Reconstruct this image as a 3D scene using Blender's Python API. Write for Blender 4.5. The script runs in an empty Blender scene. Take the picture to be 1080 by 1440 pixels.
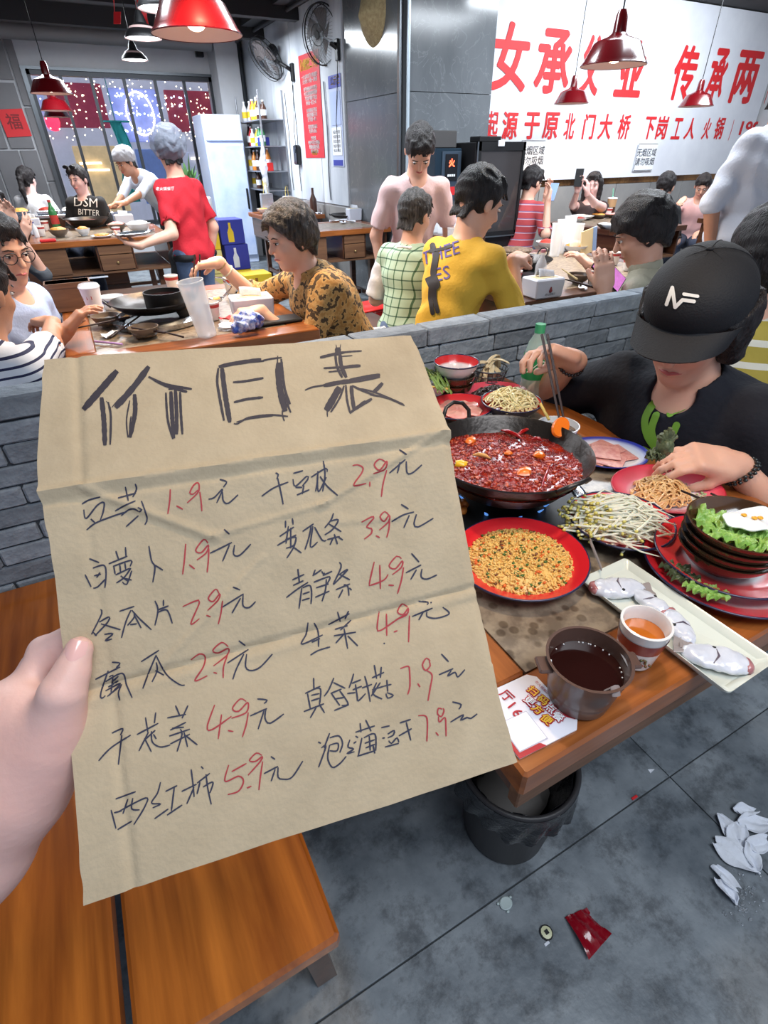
import bpy, bmesh, math, random
import numpy as np
from mathutils import Vector, Matrix
from mathutils.bvhtree import BVHTree
R = math.radians
scene = bpy.context.scene
COL = scene.collection
# ------------------------------------------------------------------ camera
FPX, PITCH, ROLL, YAW, CAMZ = 730.3, .602429, -.0120871, 1.087612, 1.32
_f = Vector((math.cos(YAW), math.sin(YAW), 0)); _r = Vector((math.sin(YAW), -math.cos(YAW), 0)); _u = Vector((0, 0, 1))
CF = _f*math.cos(PITCH) - _u*math.sin(PITCH); CD = -_f*math.sin(PITCH) - _u*math.cos(PITCH)
CX = _r*math.cos(ROLL) - CD*math.sin(ROLL); CY = _r*math.sin(ROLL) + CD*math.cos(ROLL)
CC = Vector((0, 0, CAMZ))
cam = bpy.data.cameras.new('camera'); camo = bpy.data.objects.new('camera', cam); COL.objects.link(camo)
cam.sensor_fit = 'VERTICAL'; cam.sensor_height = 36; cam.lens = FPX/1440*36; cam.clip_start = .02
m = Matrix((CX, -CY, -CF)).transposed().to_4x4(); m.translation = CC
camo.matrix_world = m; scene.camera = camo
# ------------------------------------------------------------------ world, exposure
w = bpy.data.worlds.new('world'); scene.world = w; w.use_nodes = True
w.node_tree.nodes['Background'].inputs[0].default_value = (.62, .72, .92, 1)
w.node_tree.nodes['Background'].inputs[1].default_value = .55
vs = scene.view_settings; vs.view_transform = 'Standard'; vs.look = 'None'; vs.gamma = 1; vs.exposure = 0.0
vs.use_curve_mapping = False
# ------------------------------------------------------------------ lights of the room
def area(x, y, z, sx, sy, power, col=(1, 1, 1), rot=(0, 0, 0)):
    l = bpy.data.lights.new('ceiling_light', 'AREA'); l.shape = 'RECTANGLE'; l.size = sx; l.size_y = sy; l.energy = power; l.color = col
    o = bpy.data.objects.new('ceiling_light', l); o.location = (x, y, z); o.rotation_euler = rot; COL.objects.link(o); return o
def spot(p, power, col, size=1.6, blend=.6, aim=(0, 0, -1), rad=.06):
    l = bpy.data.lights.new('pendant_light', 'SPOT'); l.energy = power; l.color = col; l.spot_size = size; l.spot_blend = blend; l.shadow_soft_size = rad
    o = bpy.data.objects.new('pendant_light', l); o.location = p; o.rotation_euler = Vector(aim).to_track_quat('-Z', 'Y').to_euler(); COL.objects.link(o); return o
COOL = (.86, .93, 1); WARM = (1, .72, .44)
area(.6, -.6, 2.6, 1.6, .8, 45, COOL)
area(1.2, 3.4, 2.6, 2.4, .5, 110, COOL)
area(3.8, 2.6, 2.6, 2.0, .8, 100, COOL)
area(1.0, 7.4, 2.45, 2.4, .6, 180, COOL)
area(5.5, 3.9, 2.6, 3.0, .3, 110, COOL, (R(35), 0, 0))
area(-1.2, 3.6, 2.6, 1.0, 1.0, 40, COOL)
# ------------------------------------------------------------------ pixel helpers (photo frame -> world point)
def ray(x, y): return CF + CX*((x-540)/FPX) + CY*((y-720)/FPX)
def pz(x, y, z): d = ray(x, y); return CC + d*((z-CAMZ)/d.z)
def pyy(x, y, Y): d = ray(x, y); return CC + d*(Y/d.y)
def pxx(x, y, X): d = ray(x, y); return CC + d*(X/d.x)
def pd(x, y, dep): return CC + ray(x, y)*dep
# ------------------------------------------------------------------ materials
def V4(c): return (c[0], c[1], c[2], 1)
def srgb(r, g, b):
    f = lambda v: (v/255/12.92) if v/255 <= .04045 else ((v/255+.055)/1.055)**2.4
    return (f(r), f(g), f(b))
MC = {}
def mat(name, col, rough=.5, metal=0., var=None, bump=None, coat=0, trans=0, emit=0, spec=.5, alpha=1, stretch=None, ecol=None, sss=0):
    """var=(scale, second colour, contrast)  bump=(scale, strength)"""
    if name in MC: return MC[name]
    m = bpy.data.materials.new(name); m.use_nodes = True; MC[name] = m
    nt = m.node_tree; p = nt.nodes['Principled BSDF']; I = p.inputs
    I['Base Color'].default_value = V4(col); I['Roughness'].default_value = rough; I['Metallic'].default_value = metal
    I['Coat Weight'].default_value = coat; I['Transmission Weight'].default_value = trans; I['Specular IOR Level'].default_value = spec
    I['Coat Roughness'].default_value = .12
    if alpha < 1: I['Alpha'].default_value = alpha
    if sss: I['Subsurface Weight'].default_value = sss; I['Subsurface Radius'].default_value = (.02, .008, .005); I['Subsurface Scale'].default_value = .5
    if emit: I['Emission Color'].default_value = V4(ecol or col); I['Emission Strength'].default_value = emit
    if var or bump:
        tc = nt.nodes.new('ShaderNodeTexCoord'); mp = nt.nodes.new('ShaderNodeMapping')
        nt.links.new(tc.outputs['Object'], mp.inputs[0])
        if stretch: mp.inputs['Scale'].default_value = stretch
    if var:
        n = nt.nodes.new('ShaderNodeTexNoise'); n.inputs['Scale'].default_value = var[0]; n.inputs['Detail'].default_value = 6; n.inputs['Roughness'].default_value = .6
        r = nt.nodes.new('ShaderNodeValToRGB'); c = var[2] if len(var) > 2 else .2
        r.color_ramp.elements[0].position = .5-c; r.color_ramp.elements[1].position = .5+c
        r.color_ramp.elements[0].color = V4(col); r.color_ramp.elements[1].color = V4(var[1])
        nt.links.new(mp.outputs[0], n.inputs[0]); nt.links.new(n.outputs[0], r.inputs[0]); nt.links.new(r.outputs[0], I['Base Color'])
    if bump:
        n2 = nt.nodes.new('ShaderNodeTexNoise'); n2.inputs['Scale'].default_value = bump[0]; n2.inputs['Detail'].default_value = 4
        b = nt.nodes.new('ShaderNodeBump'); b.inputs['Strength'].default_value = bump[1]; b.inputs['Distance'].default_value = .01
        nt.links.new(mp.outputs[0], n2.inputs[0]); nt.links.new(n2.outputs[0], b.inputs['Height']); nt.links.new(b.outputs[0], I['Normal'])
    return m
def objrand(m, amt=.25, hue=0):
    """vary base colour by object (one brick to the next)"""
    nt = m.node_tree; p = nt.nodes['Principled BSDF']; inp = p.inputs['Base Color']
    oi = nt.nodes.new('ShaderNodeObjectInfo'); mr = nt.nodes.new('ShaderNodeMapRange'); mr.inputs['To Min'].default_value = 1-amt; mr.inputs['To Max'].default_value = 1+amt
    hs = nt.nodes.new('ShaderNodeHueSaturation')
    nt.links.new(oi.outputs['Random'], mr.inputs['Value']); nt.links.new(mr.outputs[0], hs.inputs['Value'])
    if inp.links: nt.links.new(inp.links[0].from_socket, hs.inputs['Color'])
    else: hs.inputs['Color'].default_value = inp.default_value
    nt.links.new(hs.outputs[0], inp); return m
def stripes(name, cols, axis, scale, rough=.8, axis2=None, cols2=None, ang=(0, 0, 0)):
    """cols: list of (pos, colour) constant ramp repeated along an axis"""
    m = mat(name, cols[0][1], rough, bump=(60, .15)); nt = m.node_tree; p = nt.nodes['Principled BSDF']
    tc = nt.nodes.new('ShaderNodeTexCoord'); mp = nt.nodes.new('ShaderNodeMapping'); mp.inputs['Rotation'].default_value = ang
    nt.links.new(tc.outputs['Object'], mp.inputs[0]); sx = nt.nodes.new('ShaderNodeSeparateXYZ'); nt.links.new(mp.outputs[0], sx.inputs[0])
    def band(ax, cs, sc):
        mu = nt.nodes.new('ShaderNodeMath'); mu.operation = 'MULTIPLY'; mu.inputs[1].default_value = sc
        fr = nt.nodes.new('ShaderNodeMath'); fr.operation = 'FRACT'; rp = nt.nodes.new('ShaderNodeValToRGB'); rp.color_ramp.interpolation = 'CONSTANT'
        nt.links.new(sx.outputs[ax], mu.inputs[0]); nt.links.new(mu.outputs[0], fr.inputs[0]); nt.links.new(fr.outputs[0], rp.inputs[0])
        e = rp.color_ramp.elements
        while len(e) < len(cs): e.new(.5)
        for k, (ps, c) in enumerate(cs): e[k].position = ps; e[k].color = V4(c)
        return rp.outputs[0]
    o = band(axis, cols, scale)
    if axis2 is not None:
        o2 = band(axis2, cols2 or cols, scale); mx = nt.nodes.new('ShaderNodeMixRGB'); mx.blend_type = 'MULTIPLY'; mx.inputs[0].default_value = 1
        nt.links.new(o, mx.inputs[1]); nt.links.new(o2, mx.inputs[2]); o = mx.outputs[0]
    nt.links.new(o, p.inputs['Base Color']); return m
def wood(name, dark, light, axis=1, scale=1., rough=.3, coat=.5):
    if name in MC: return MC[name]
    m = mat(name, dark, rough, coat=coat); nt = m.node_tree; p = nt.nodes['Principled BSDF']
    tc = nt.nodes.new('ShaderNodeTexCoord'); mp = nt.nodes.new('ShaderNodeMapping'); s = [14*scale]*3; s[axis] = 1.1*scale; mp.inputs['Scale'].default_value = s
    nt.links.new(tc.outputs['Object'], mp.inputs[0])
    n = nt.nodes.new('ShaderNodeTexNoise'); n.inputs['Scale'].default_value = 1.0; n.inputs['Detail'].default_value = 8; n.inputs['Roughness'].default_value = .62; n.inputs['Distortion'].default_value = .5
    r = nt.nodes.new('ShaderNodeValToRGB'); e = r.color_ramp.elements; e[0].position = .3; e[1].position = .72; e[0].color = V4(dark); e[1].color = V4(light)
    s2 = [60*scale]*3; s2[axis] = 2.5*scale; mp2 = nt.nodes.new('ShaderNodeMapping'); mp2.inputs['Scale'].default_value = s2; nt.links.new(tc.outputs['Object'], mp2.inputs[0])
    n2 = nt.nodes.new('ShaderNodeTexNoise'); n2.inputs['Scale'].default_value = 1; n2.inputs['Detail'].default_value = 3
    r2 = nt.nodes.new('ShaderNodeValToRGB'); r2.color_ramp.elements[0].position = .3; r2.color_ramp.elements[0].color = (.55, .5, .45, 1); r2.color_ramp.elements[1].position = .55; r2.color_ramp.elements[1].color = (1, 1, 1, 1)
    mx = nt.nodes.new('ShaderNodeMixRGB'); mx.blend_type = 'MULTIPLY'; mx.inputs[0].default_value = .7
    nt.links.new(mp.outputs[0], n.inputs[0]); nt.links.new(n.outputs[0], r.inputs[0]); nt.links.new(mp2.outputs[0], n2.inputs[0]); nt.links.new(n2.outputs[0], r2.inputs[0])
    nt.links.new(r.outputs[0], mx.inputs[1]); nt.links.new(r2.outputs[0], mx.inputs[2]); nt.links.new(mx.outputs[0], p.inputs['Base Color'])
    return m
# ------------------------------------------------------------------ mesh collector
class MB:
    def __init__(s): s.v = []; s.f = []
    def add(s, vs, fs):
        n = len(s.v); s.v += [tuple(v) for v in vs]; s.f += [tuple(i+n for i in f) for f in fs]; return s
    def box(s, a, b, M=None, bev=0):
        x0, y0, z0 = a; x1, y1, z1 = b
        if bev:
            vs = []; c = bev
            for z, q in ((z0, c), (z0+c, 0), (z1-c, 0), (z1, c)):
                e = c if q else 0; g = c
                pts = [(x0+g+e*.4, y0+e), (x1-g-e*.4, y0+e), (x1-e, y0+g+e*.4), (x1-e, y1-g-e*.4), (x1-g-e*.4, y1-e), (x0+g+e*.4, y1-e), (x0+e, y1-g-e*.4), (x0+e, y0+g+e*.4)]
                vs += [(p[0], p[1], z) for p in pts]
            fs = [tuple(range(7, -1, -1)), tuple(range(24, 32))]
            for k in range(3):
                for i in range(8): j = (i+1) % 8; fs.append((k*8+i, k*8+j, k*8+8+j, k*8+8+i))
        else:
            vs = [(x, y, z) for z in (z0, z1) for x, y in ((x0, y0), (x1, y0), (x1, y1), (x0, y1))]
            fs = [(3, 2, 1, 0), (4, 5, 6, 7), (0, 1, 5, 4), (1, 2, 6, 5), (2, 3, 7, 6), (3, 0, 4, 7)]
        if M is not None: vs = [M @ Vector(v) for v in vs]
        return s.add(vs, fs)
    def lathe(s, prof, n=32, c=(0, 0, 0), sx=1, sy=1, M=None, close=False):
        """prof: list of (r, z); r==0 makes a pole"""
        vs = []; fs = []; rings = []
        for r, z in prof:
            if r < 1e-6: rings.append([len(vs)]); vs.append((0, 0, z))
            else:
                rings.append(list(range(len(vs), len(vs)+n)))
                vs += [(r*sx*math.cos(2*math.pi*i/n), r*sy*math.sin(2*math.pi*i/n), z) for i in range(n)]
        pr = list(zip(rings, rings[1:])) + ([(rings[-1], rings[0])] if close else [])
        for A, B in pr:
            for i in range(n):
                j = (i+1) % n
                if len(A) == 1 and len(B) == 1: break
                if len(A) == 1: fs.append((A[0], B[j], B[i]))
                elif len(B) == 1: fs.append((A[i], A[j], B[0]))
                else: fs.append((A[i], A[j], B[j], B[i]))
        if M is not None: vs = [M @ Vector(v) for v in vs]
        vs = [(v[0]+c[0], v[1]+c[1], v[2]+c[2]) for v in vs]
        return s.add(vs, fs)
    def cyl(s, a, b, r, r2=None, n=12):
        return s.tube([a, b], r, n, r2)
    def tube(s, pts, r, n=8, r2=None, closed=False, flat=1):
        pts = [Vector(p) for p in pts]; N = len(pts); vs = []; fs = []
        prev = None
        for i, p in enumerate(pts):
            if closed: t = pts[(i+1) % N] - pts[i-1]
            else: t = pts[min(i+1, N-1)] - pts[max(i-1, 0)]
            t = t.normalized() if t.length > 1e-9 else Vector((0, 0, 1))
            if prev is None:
                a = Vector((0, 0, 1)) if abs(t.z) < .9 else Vector((1, 0, 0)); u = t.cross(a).normalized()
            else:
                u = (prev - t*prev.dot(t)); u = u.normalized() if u.length > 1e-6 else t.orthogonal().normalized()
            prev = u; vv = t.cross(u)
            rr = r[i] if isinstance(r, (list, tuple)) else (r + ((r2-r)*i/(N-1) if r2 is not None else 0))
            vs += [p + u*(rr*math.cos(2*math.pi*k/n)) + vv*(rr*flat*math.sin(2*math.pi*k/n)) for k in range(n)]
        for i in range(N if closed else N-1):
            for k in range(n):
                l = (k+1) % n; j = (i+1) % N
                fs.append((i*n+k, i*n+l, j*n+l, j*n+k))
        if not closed: fs.append(tuple(range(n-1, -1, -1))); fs.append(tuple((N-1)*n+k for k in range(n)))
        return s.add(vs, fs)
    def prism(s, poly, z0, z1, M=None):
        n = len(poly); vs = [(p[0], p[1], z0) for p in poly] + [(p[0], p[1], z1) for p in poly]
        fs = [tuple(range(n-1, -1, -1)), tuple(range(n, 2*n))] + [(i, (i+1) % n, (i+1) % n+n, i+n) for i in range(n)]
        if M is not None: vs = [M @ Vector(v) for v in vs]
        return s.add(vs, fs)
    def blob(s, c, r, n=8, rnd=0, M=None, seed=0):
        rx, ry, rz = r if isinstance(r, (tuple, list)) else (r, r, r); rg = random.Random(seed); k = n//2; prof = []
        vs = [(0, 0, -rz)]; 
        for j in range(1, k):
            a = math.pi*j/k
            for i in range(n):
                q = 1+rg.uniform(-rnd, rnd); b = 2*math.pi*i/n; vs.append((rx*q*math.sin(a)*math.cos(b), ry*q*math.sin(a)*math.sin(b), -rz*q*math.cos(a)))
        vs.append((0, 0, rz)); fs = []
        for i in range(n):
            j = (i+1) % n; fs.append((0, 1+j, 1+i)); L = 1+(k-2)*n; fs.append((L+i, L+j, len(vs)-1))
            for t in range(k-2): fs.append((1+t*n+i, 1+t*n+j, 1+(t+1)*n+j, 1+(t+1)*n+i))
        if M is not None: vs = [M @ Vector(v) for v in vs]
        return s.add([(v[0]+c[0], v[1]+c[1], v[2]+c[2]) for v in vs], fs)
    def grid(s, fn, nu, nv, flip=False):
        vs = [fn(i/nu, j/nv) for j in range(nv+1) for i in range(nu+1)]; w_ = nu+1
        fs = [(j*w_+i, j*w_+i+1, (j+1)*w_+i+1, (j+1)*w_+i) for j in range(nv) for i in range(nu)]
        if flip: fs = [f[::-1] for f in fs]
        return s.add(vs, fs)
    def sheet(s, fn, nu, nv, t=.002):
        """a sheet with thickness t"""
        n0 = len(s.v); s.grid(fn, nu, nv)
        top = [Vector(v) for v in s.v[n0:]]; w_ = nu+1; bot = []
        for j in range(nv+1):
            for i in range(nu+1):
                a = top[j*w_+min(i+1, nu)]-top[j*w_+max(i-1, 0)]; b = top[min(j+1, nv)*w_+i]-top[max(j-1, 0)*w_+i]; nn = a.cross(b); nn = nn.normalized() if nn.length > 1e-12 else Vector((0, 0, 1))
                bot.append(top[j*w_+i]-nn*t)
        N = len(top); s.v += [tuple(v) for v in bot]
        for j in range(nv):
            for i in range(nu): s.f.append((n0+N+j*w_+i, n0+N+(j+1)*w_+i, n0+N+(j+1)*w_+i+1, n0+N+j*w_+i+1))
        rim = [i for i in range(nu+1)] + [j*w_+nu for j in range(1, nv+1)] + [nv*w_+i for i in range(nu-1, -1, -1)] + [j*w_ for j in range(nv-1, 0, -1)]
        for a, b in zip(rim, rim[1:]+rim[:1]): s.f.append((n0+b, n0+a, n0+N+a, n0+N+b))
        return s
def mesh_of(mb, name, smooth=None):
    me = bpy.data.meshes.new(name); me.from_pydata(mb.v, [], mb.f); me.validate()
    if smooth:
        me.polygons.foreach_set('use_smooth', [True]*len(me.polygons))
        if smooth < 180: me.set_sharp_from_angle(angle=R(smooth))
    me.update(); return me
def link(name, me, m, parent=None, loc=None, kind=None):
    if m is not None:
        me.materials.clear(); me.materials.append(m)
    o = bpy.data.objects.new(name, me); COL.objects.link(o)
    if parent is not None: o.parent = parent
    if loc is not None: o.location = loc
    if kind: o['kind'] = kind
    return o
def obj(name, mb, m, parent=None, smooth=None, loc=None, kind=None):
    return link(name, mesh_of(mb, name, smooth), m, parent, loc, kind)
def tag(o, label, cat, group=None, kind=None):
    o['label'] = label; o['category'] = cat
    if group: o['group'] = group
    if kind: o['kind'] = kind
    return o
def thing(name, label, cat, loc=(0, 0, 0), rz=0, group=None):
    o = bpy.data.objects.new(name, None); COL.objects.link(o); o.empty_display_size = .05
    o.location = loc; o.rotation_euler = (0, 0, rz); return tag(o, label, cat, group)
KIDS = {}
def copy_thing(root, loc=None, rz=None, label=None, group=None, scale=None):
    def rec(o, par):
        c = o.copy(); COL.objects.link(c)
        if par is not None: c.parent = par
        for ch in kids.get(o.name, ()): rec(ch, c)
        return c
    kids = {}
    for o in COL.objects:
        if o.parent: kids.setdefault(o.parent.name, []).append(o)
    r = rec(root, None)
    if loc is not None: r.location = loc
    if rz is not None: r.rotation_euler = (0, 0, rz)
    if scale is not None: r.scale = (scale,)*3 if not isinstance(scale, tuple) else scale
    if label: r['label'] = label
    if group: r['group'] = group
    return r
def struct(name, mb, m, smooth=None, loc=None):
    o = obj(name, mb, m, None, smooth, loc); o['kind'] = 'structure'; return o
def text_mb(body, size=1, offset=0., extr=0., shear=0, align='CENTER', font_x=1., res=2):
    """text outline as mesh data lying in xy (letter height ~ size)"""
    c = bpy.data.curves.new('t', 'FONT'); c.body = body; c.size = size; c.offset = offset; c.extrude = extr; c.shear = shear; c.align_x = align; c.align_y = 'CENTER'; c.resolution_u = res
    o = bpy.data.objects.new('t', c); COL.objects.link(o); bpy.context.view_layer.update()
    me = bpy.data.meshes.new_from_object(o.evaluated_get(bpy.context.evaluated_depsgraph_get()))
    mb = MB(); mb.add([(v.co.x*font_x, v.co.y, v.co.z) for v in me.vertices], [tuple(p.vertices) for p in me.polygons])
    bpy.data.objects.remove(o); bpy.data.curves.remove(c); bpy.data.meshes.remove(me); return mb
def frame(o, x, y=None, z=None):
    """matrix with given axes"""
    x = Vector(x).normalized(); z = Vector(z).normalized() if z is not None else x.cross(Vector(y)).normalized()
    y = z.cross(x).normalized(); mm = Matrix((x, y, z)).transposed().to_4x4(); mm.translation = Vector(o); return mm
def xform(mb, M): mb.v = [tuple(M @ Vector(v)) for v in mb.v]; return mb
def decal(mb, M, target_objs, off=.0015, cuts=0, maxd=.3):
    """drop flat mesh data (xy) through frame M along -z onto target meshes (thin print that follows the surface)"""
    bm = bmesh.new(); vs = [bm.verts.new(v) for v in mb.v]
    for f in mb.f:
        try: bm.faces.new([vs[i] for i in f])
        except ValueError: pass
    for _ in range(cuts):
        bmesh.ops.triangulate(bm, faces=bm.faces[:])
        bmesh.ops.subdivide_edges(bm, edges=[e for e in bm.edges if e.calc_length() > .012], cuts=1)
    bmesh.ops.triangulate(bm, faces=bm.faces[:]); bm.verts.ensure_lookup_table(); bm.verts.index_update()
    tv = []; tf = []
    for t in target_objs:
        n = len(tv); tv += [v.co.copy() for v in t.data.vertices]; tf += [tuple(i+n for i in p.vertices) for p in t.data.polygons]
    bv = BVHTree.FromPolygons(tv, tf); out = MB(); d = -(M.to_3x3() @ Vector((0, 0, 1))); co = []
    for v in bm.verts:
        o = M @ Vector((v.co.x, v.co.y, 0)); h = bv.ray_cast(o - d*.15, d, maxd+.15)
        co.append((h[0] - d*off) if h[0] is not None else None)
    fs = [tuple(l.index for l in f.verts) for f in bm.faces]; idx = {}
    for f in fs:
        if all(co[i] is not None for i in f):
            for i in f:
                if i not in idx: idx[i] = len(out.v); out.v.append(tuple(co[i]))
            out.f.append(tuple(idx[i] for i in f))
    bm.free(); return out
# ------------------------------------------------------------------ implicit surfaces (bodies, clothes, soft things)
def axes(f, u):
    f = np.array(f, float); f /= np.linalg.norm(f); u = np.array(u, float); u -= f*u.dot(f); u /= np.linalg.norm(u); l = np.cross(u, f)
    return np.array([f, l, u])
def cap(a, b, ra, rb=None, cut=None, k=None): return ('c', np.array(a, float), np.array(b, float), ra, ra if rb is None else rb, cut, k)
def ell(c, r, M=None, cut=None, k=None): return ('e', np.array(c, float), np.array(r, float), np.eye(3) if M is None else np.array(M, float), cut, k)
def rbx(c, hf, rr, M=None, cut=None, k=None): return ('b', np.array(c, float), np.array(hf, float), (np.eye(3) if M is None else np.array(M, float), rr), cut, k)
def bounds(p, mg):
    if p[0] == 'c': r = max(p[3], p[4])+mg; return np.minimum(p[1], p[2])-r, np.maximum(p[1], p[2])+r
    if p[0] == 'e': e = np.sqrt(((p[3]*p[2][:, None])**2).sum(0))+mg; return p[1]-e, p[1]+e
    e = (np.abs(p[3][0])*(p[2][:, None]+p[3][1])).sum(0)+mg; return p[1]-e, p[1]+e
def evalp(p, X):
    if p[0] == 'c':
        ba = p[2]-p[1]; L = max(ba.dot(ba), 1e-9); q = X-p[1]; t = np.clip((q@ba)/L, 0, 1); d = np.linalg.norm(q-t[..., None]*ba, axis=-1)-(p[3]+(p[4]-p[3])*t)
    elif p[0] == 'e':
        q = (X-p[1])@p[3].T; a = q/p[2]; k0 = np.linalg.norm(a, axis=-1); k1 = np.linalg.norm(a/p[2], axis=-1)+1e-6; d = k0*(k0-1)/k1
    else:
        q = np.abs((X-p[1])@p[3][0].T)-p[2]; d = np.linalg.norm(np.maximum(q, 0), axis=-1)+np.minimum(q.max(-1), 0)-p[3][1]
    if p[-2] is not None:
        for (pt, n) in (p[-2] if isinstance(p[-2], list) else [p[-2]]):
            n = np.array(n, float); n /= np.linalg.norm(n); d = np.maximum(d, (X-np.array(pt, float))@n)
    return d
def sdf(prims, h=.008, k=.02, subs=(), noise=None, ksub=.006):
    lo = np.min([bounds(p, 0)[0] for p in prims], 0)-3*h; hi = np.max([bounds(p, 0)[1] for p in prims], 0)+3*h
    n = np.ceil((hi-lo)/h).astype(int)+1; F = np.full(n, 1., np.float32)
    def region(p, mg):
        a, b = bounds(p, mg); i0 = np.clip(np.floor((a-lo)/h).astype(int), 0, n); i1 = np.clip(np.ceil((b-lo)/h).astype(int)+1, 0, n)
        if (i1 <= i0).any(): return None, None
        g = [lo[d]+h*np.arange(i0[d], i1[d]) for d in range(3)]; X = np.stack(np.meshgrid(*g, indexing='ij'), -1)
        return tuple(slice(i0[d], i1[d]) for d in range(3)), X
    for p in prims:
        kk = p[-1] if p[-1] is not None else k; S, X = region(p, kk+2*h)
        if S is None: continue
        d = evalp(p, X); A = F[S]; hh = np.maximum(kk-np.abs(A-d), 0)/kk; F[S] = np.minimum(A, d)-hh*hh*kk*.25
    if noise:
        am, fr = noise; g = [lo[d]+h*np.arange(n[d]) for d in range(3)]; X, Y, Z = np.meshgrid(*g, indexing='ij', sparse=True)
        w1 = np.sin(fr*X+2*np.sin(fr*.6*Z+1)+.7*np.sin(fr*1.3*Y))*np.sin(fr*.8*Y+1.7*np.sin(fr*.7*X))+.6*np.sin(fr*1.9*Z+2*np.sin(fr*1.1*X+fr*.5*Y))
        F += (am*w1).astype(np.float32)*(np.abs(F) < .1)
    for p in subs:
        S, X = region(p, ksub+2*h)
        if S is None: continue
        d = -evalp(p, X); A = F[S]; hh = np.maximum(ksub-np.abs(A-d), 0)/ksub; F[S] = np.maximum(A, d)+hh*hh*ksub*.25
    # surface nets
    S = F < 0; c = np.zeros(n-1, int)
    for dx in (0, 1):
        for dy in (0, 1):
            for dz in (0, 1): c += S[dx:n[0]-1+dx, dy:n[1]-1+dy, dz:n[2]-1+dz]
    idx = np.argwhere((c > 0) & (c < 8)); vid = np.full(n-1, -1, int); vid[tuple(idx.T)] = np.arange(len(idx))
    acc = np.zeros((len(idx), 3)); cnt = np.zeros(len(idx))
    cor = [(a, b, e) for a in (0, 1) for b in (0, 1) for e in (0, 1)]
    for a in cor:
        for ax in range(3):
            if a[ax]: continue
            b = list(a); b[ax] = 1; ia = idx+a; ib = idx+b; fa = F[tuple(ia.T)]; fb = F[tuple(ib.T)]; mk = (fa < 0) != (fb < 0)
            t = fa/np.where(fa-fb == 0, 1, fa-fb); q = np.array(a)+np.outer(t, np.eye(3)[ax]); acc[mk] += q[mk]; cnt[mk] += 1
    V = lo+h*(idx+acc/cnt[:, None]); Q = []
    for ax in range(3):
        o = [slice(None)]*3; o2 = [slice(None)]*3; o[ax] = slice(0, n[ax]-1); o2[ax] = slice(1, n[ax])
        E = S[tuple(o)] != S[tuple(o2)]; P = np.argwhere(E); u, v = (ax+1) % 3, (ax+2) % 3
        P = P[(P[:, u] > 0) & (P[:, v] > 0) & (P[:, u] < n[u]-1) & (P[:, v] < n[v]-1)]; sg = S[tuple(P.T)]
        def g(du, dv): r = P.copy(); r[:, u] -= du; r[:, v] -= dv; return vid[tuple(r.T)]
        q = np.stack([g(1, 1), g(0, 1), g(0, 0), g(1, 0)], 1); q[~sg] = q[~sg][:, ::-1]; Q.append(q)
    return V, np.concatenate(Q)
def sdf_obj(name, m, parent, prims, h=.008, k=.02, subs=(), noise=None, ksub=.006, relax=1, kind=None, org=None):
    V, Q = sdf(prims, h, k, subs, noise, ksub)
    if org is not None: V = V-np.array(org)
    me = bpy.data.meshes.new(name); me.vertices.add(len(V)); me.vertices.foreach_set('co', V.astype(np.float32).ravel())
    me.loops.add(Q.size); me.loops.foreach_set('vertex_index', Q.astype(np.int32).ravel()); me.polygons.add(len(Q)); me.polygons.foreach_set('loop_start', np.arange(0, Q.size, 4, dtype=np.int32))
    me.update(calc_edges=True); me.polygons.foreach_set('use_smooth', [True]*len(Q)); me.validate()
    return link(name, me, m, parent, kind=kind)
# ================================================================== STRUCTURE
rg = random.Random(5)
mt_floor = mat('floor_concrete', srgb(90, 98, 106), .42, var=(3.6, srgb(146, 153, 159), .14), bump=(25, .25), spec=.5)
nt = mt_floor.node_tree                                  # stains
tc = nt.nodes.new('ShaderNodeTexCoord'); n1 = nt.nodes.new('ShaderNodeTexNoise'); n1.inputs['Scale'].default_value = 11; n1.inputs['Detail'].default_value = 9; n1.inputs['Roughness'].default_value = .75
rp = nt.nodes.new('ShaderNodeValToRGB'); rp.color_ramp.elements[0].position = .38; rp.color_ramp.elements[0].color = (.36, .36, .37, 1); rp.color_ramp.elements[1].position = .52; rp.color_ramp.elements[1].color = (1, 1, 1, 1)
gt = nt.nodes.new('ShaderNodeNewGeometry'); nt.links.new(gt.outputs['Position'], n1.inputs[0]); nt.links.new(n1.outputs[0], rp.inputs[0])
mx = nt.nodes.new('ShaderNodeMixRGB'); mx.blend_type = 'MULTIPLY'; mx.inputs[0].default_value = .8
pn = nt.nodes['Principled BSDF']; src = pn.inputs['Base Color'].links[0].from_socket
nt.links.new(src, mx.inputs[1]); nt.links.new(rp.outputs[0], mx.inputs[2]); nt.links.new(mx.outputs[0], pn.inputs['Base Color'])
objrand(mt_floor, .1)
mt_joint = mat('joint_dark', srgb(58, 62, 66), .9)
fl = struct('floor', MB().box((-3, -2, -.08), (8.6, 9.6, -.006)), mt_joint)
tile = mesh_of(MB().box((.0015, .0015, -.02), (1.1985, .7985, 0), bev=.001), 'tile')
for i in range(-3, 6):
    for j in range(-3, 12):
        x, y = .97+1.2*i, .29+.8*j
        if x > 8: continue
        link('tile', tile, mt_floor, fl, (x, y, rg.uniform(-.0008, 0)))
CEIL = 2.67
mt_ceil = mat('ceiling_dark', srgb(58, 57, 58), .85, var=(2, srgb(38, 37, 38)))
struct('ceiling', MB().box((-3, -2, CEIL), (8.6, 9.6, CEIL+.1)), mt_ceil)
mt_plaster = mat('plaster_white', srgb(196, 196, 198), .85, var=(1.5, srgb(176, 176, 180)), bump=(30, .06))
mt_grimy = mat('plaster_grimy', srgb(208, 212, 218), .8, var=(2.2, srgb(170, 176, 186), .16), bump=(20, .08), stretch=(1, 1, .35))
mt_panel = mat('grey_panel', srgb(118, 116, 118), .6, var=(1.3, srgb(104, 102, 104)))
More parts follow.
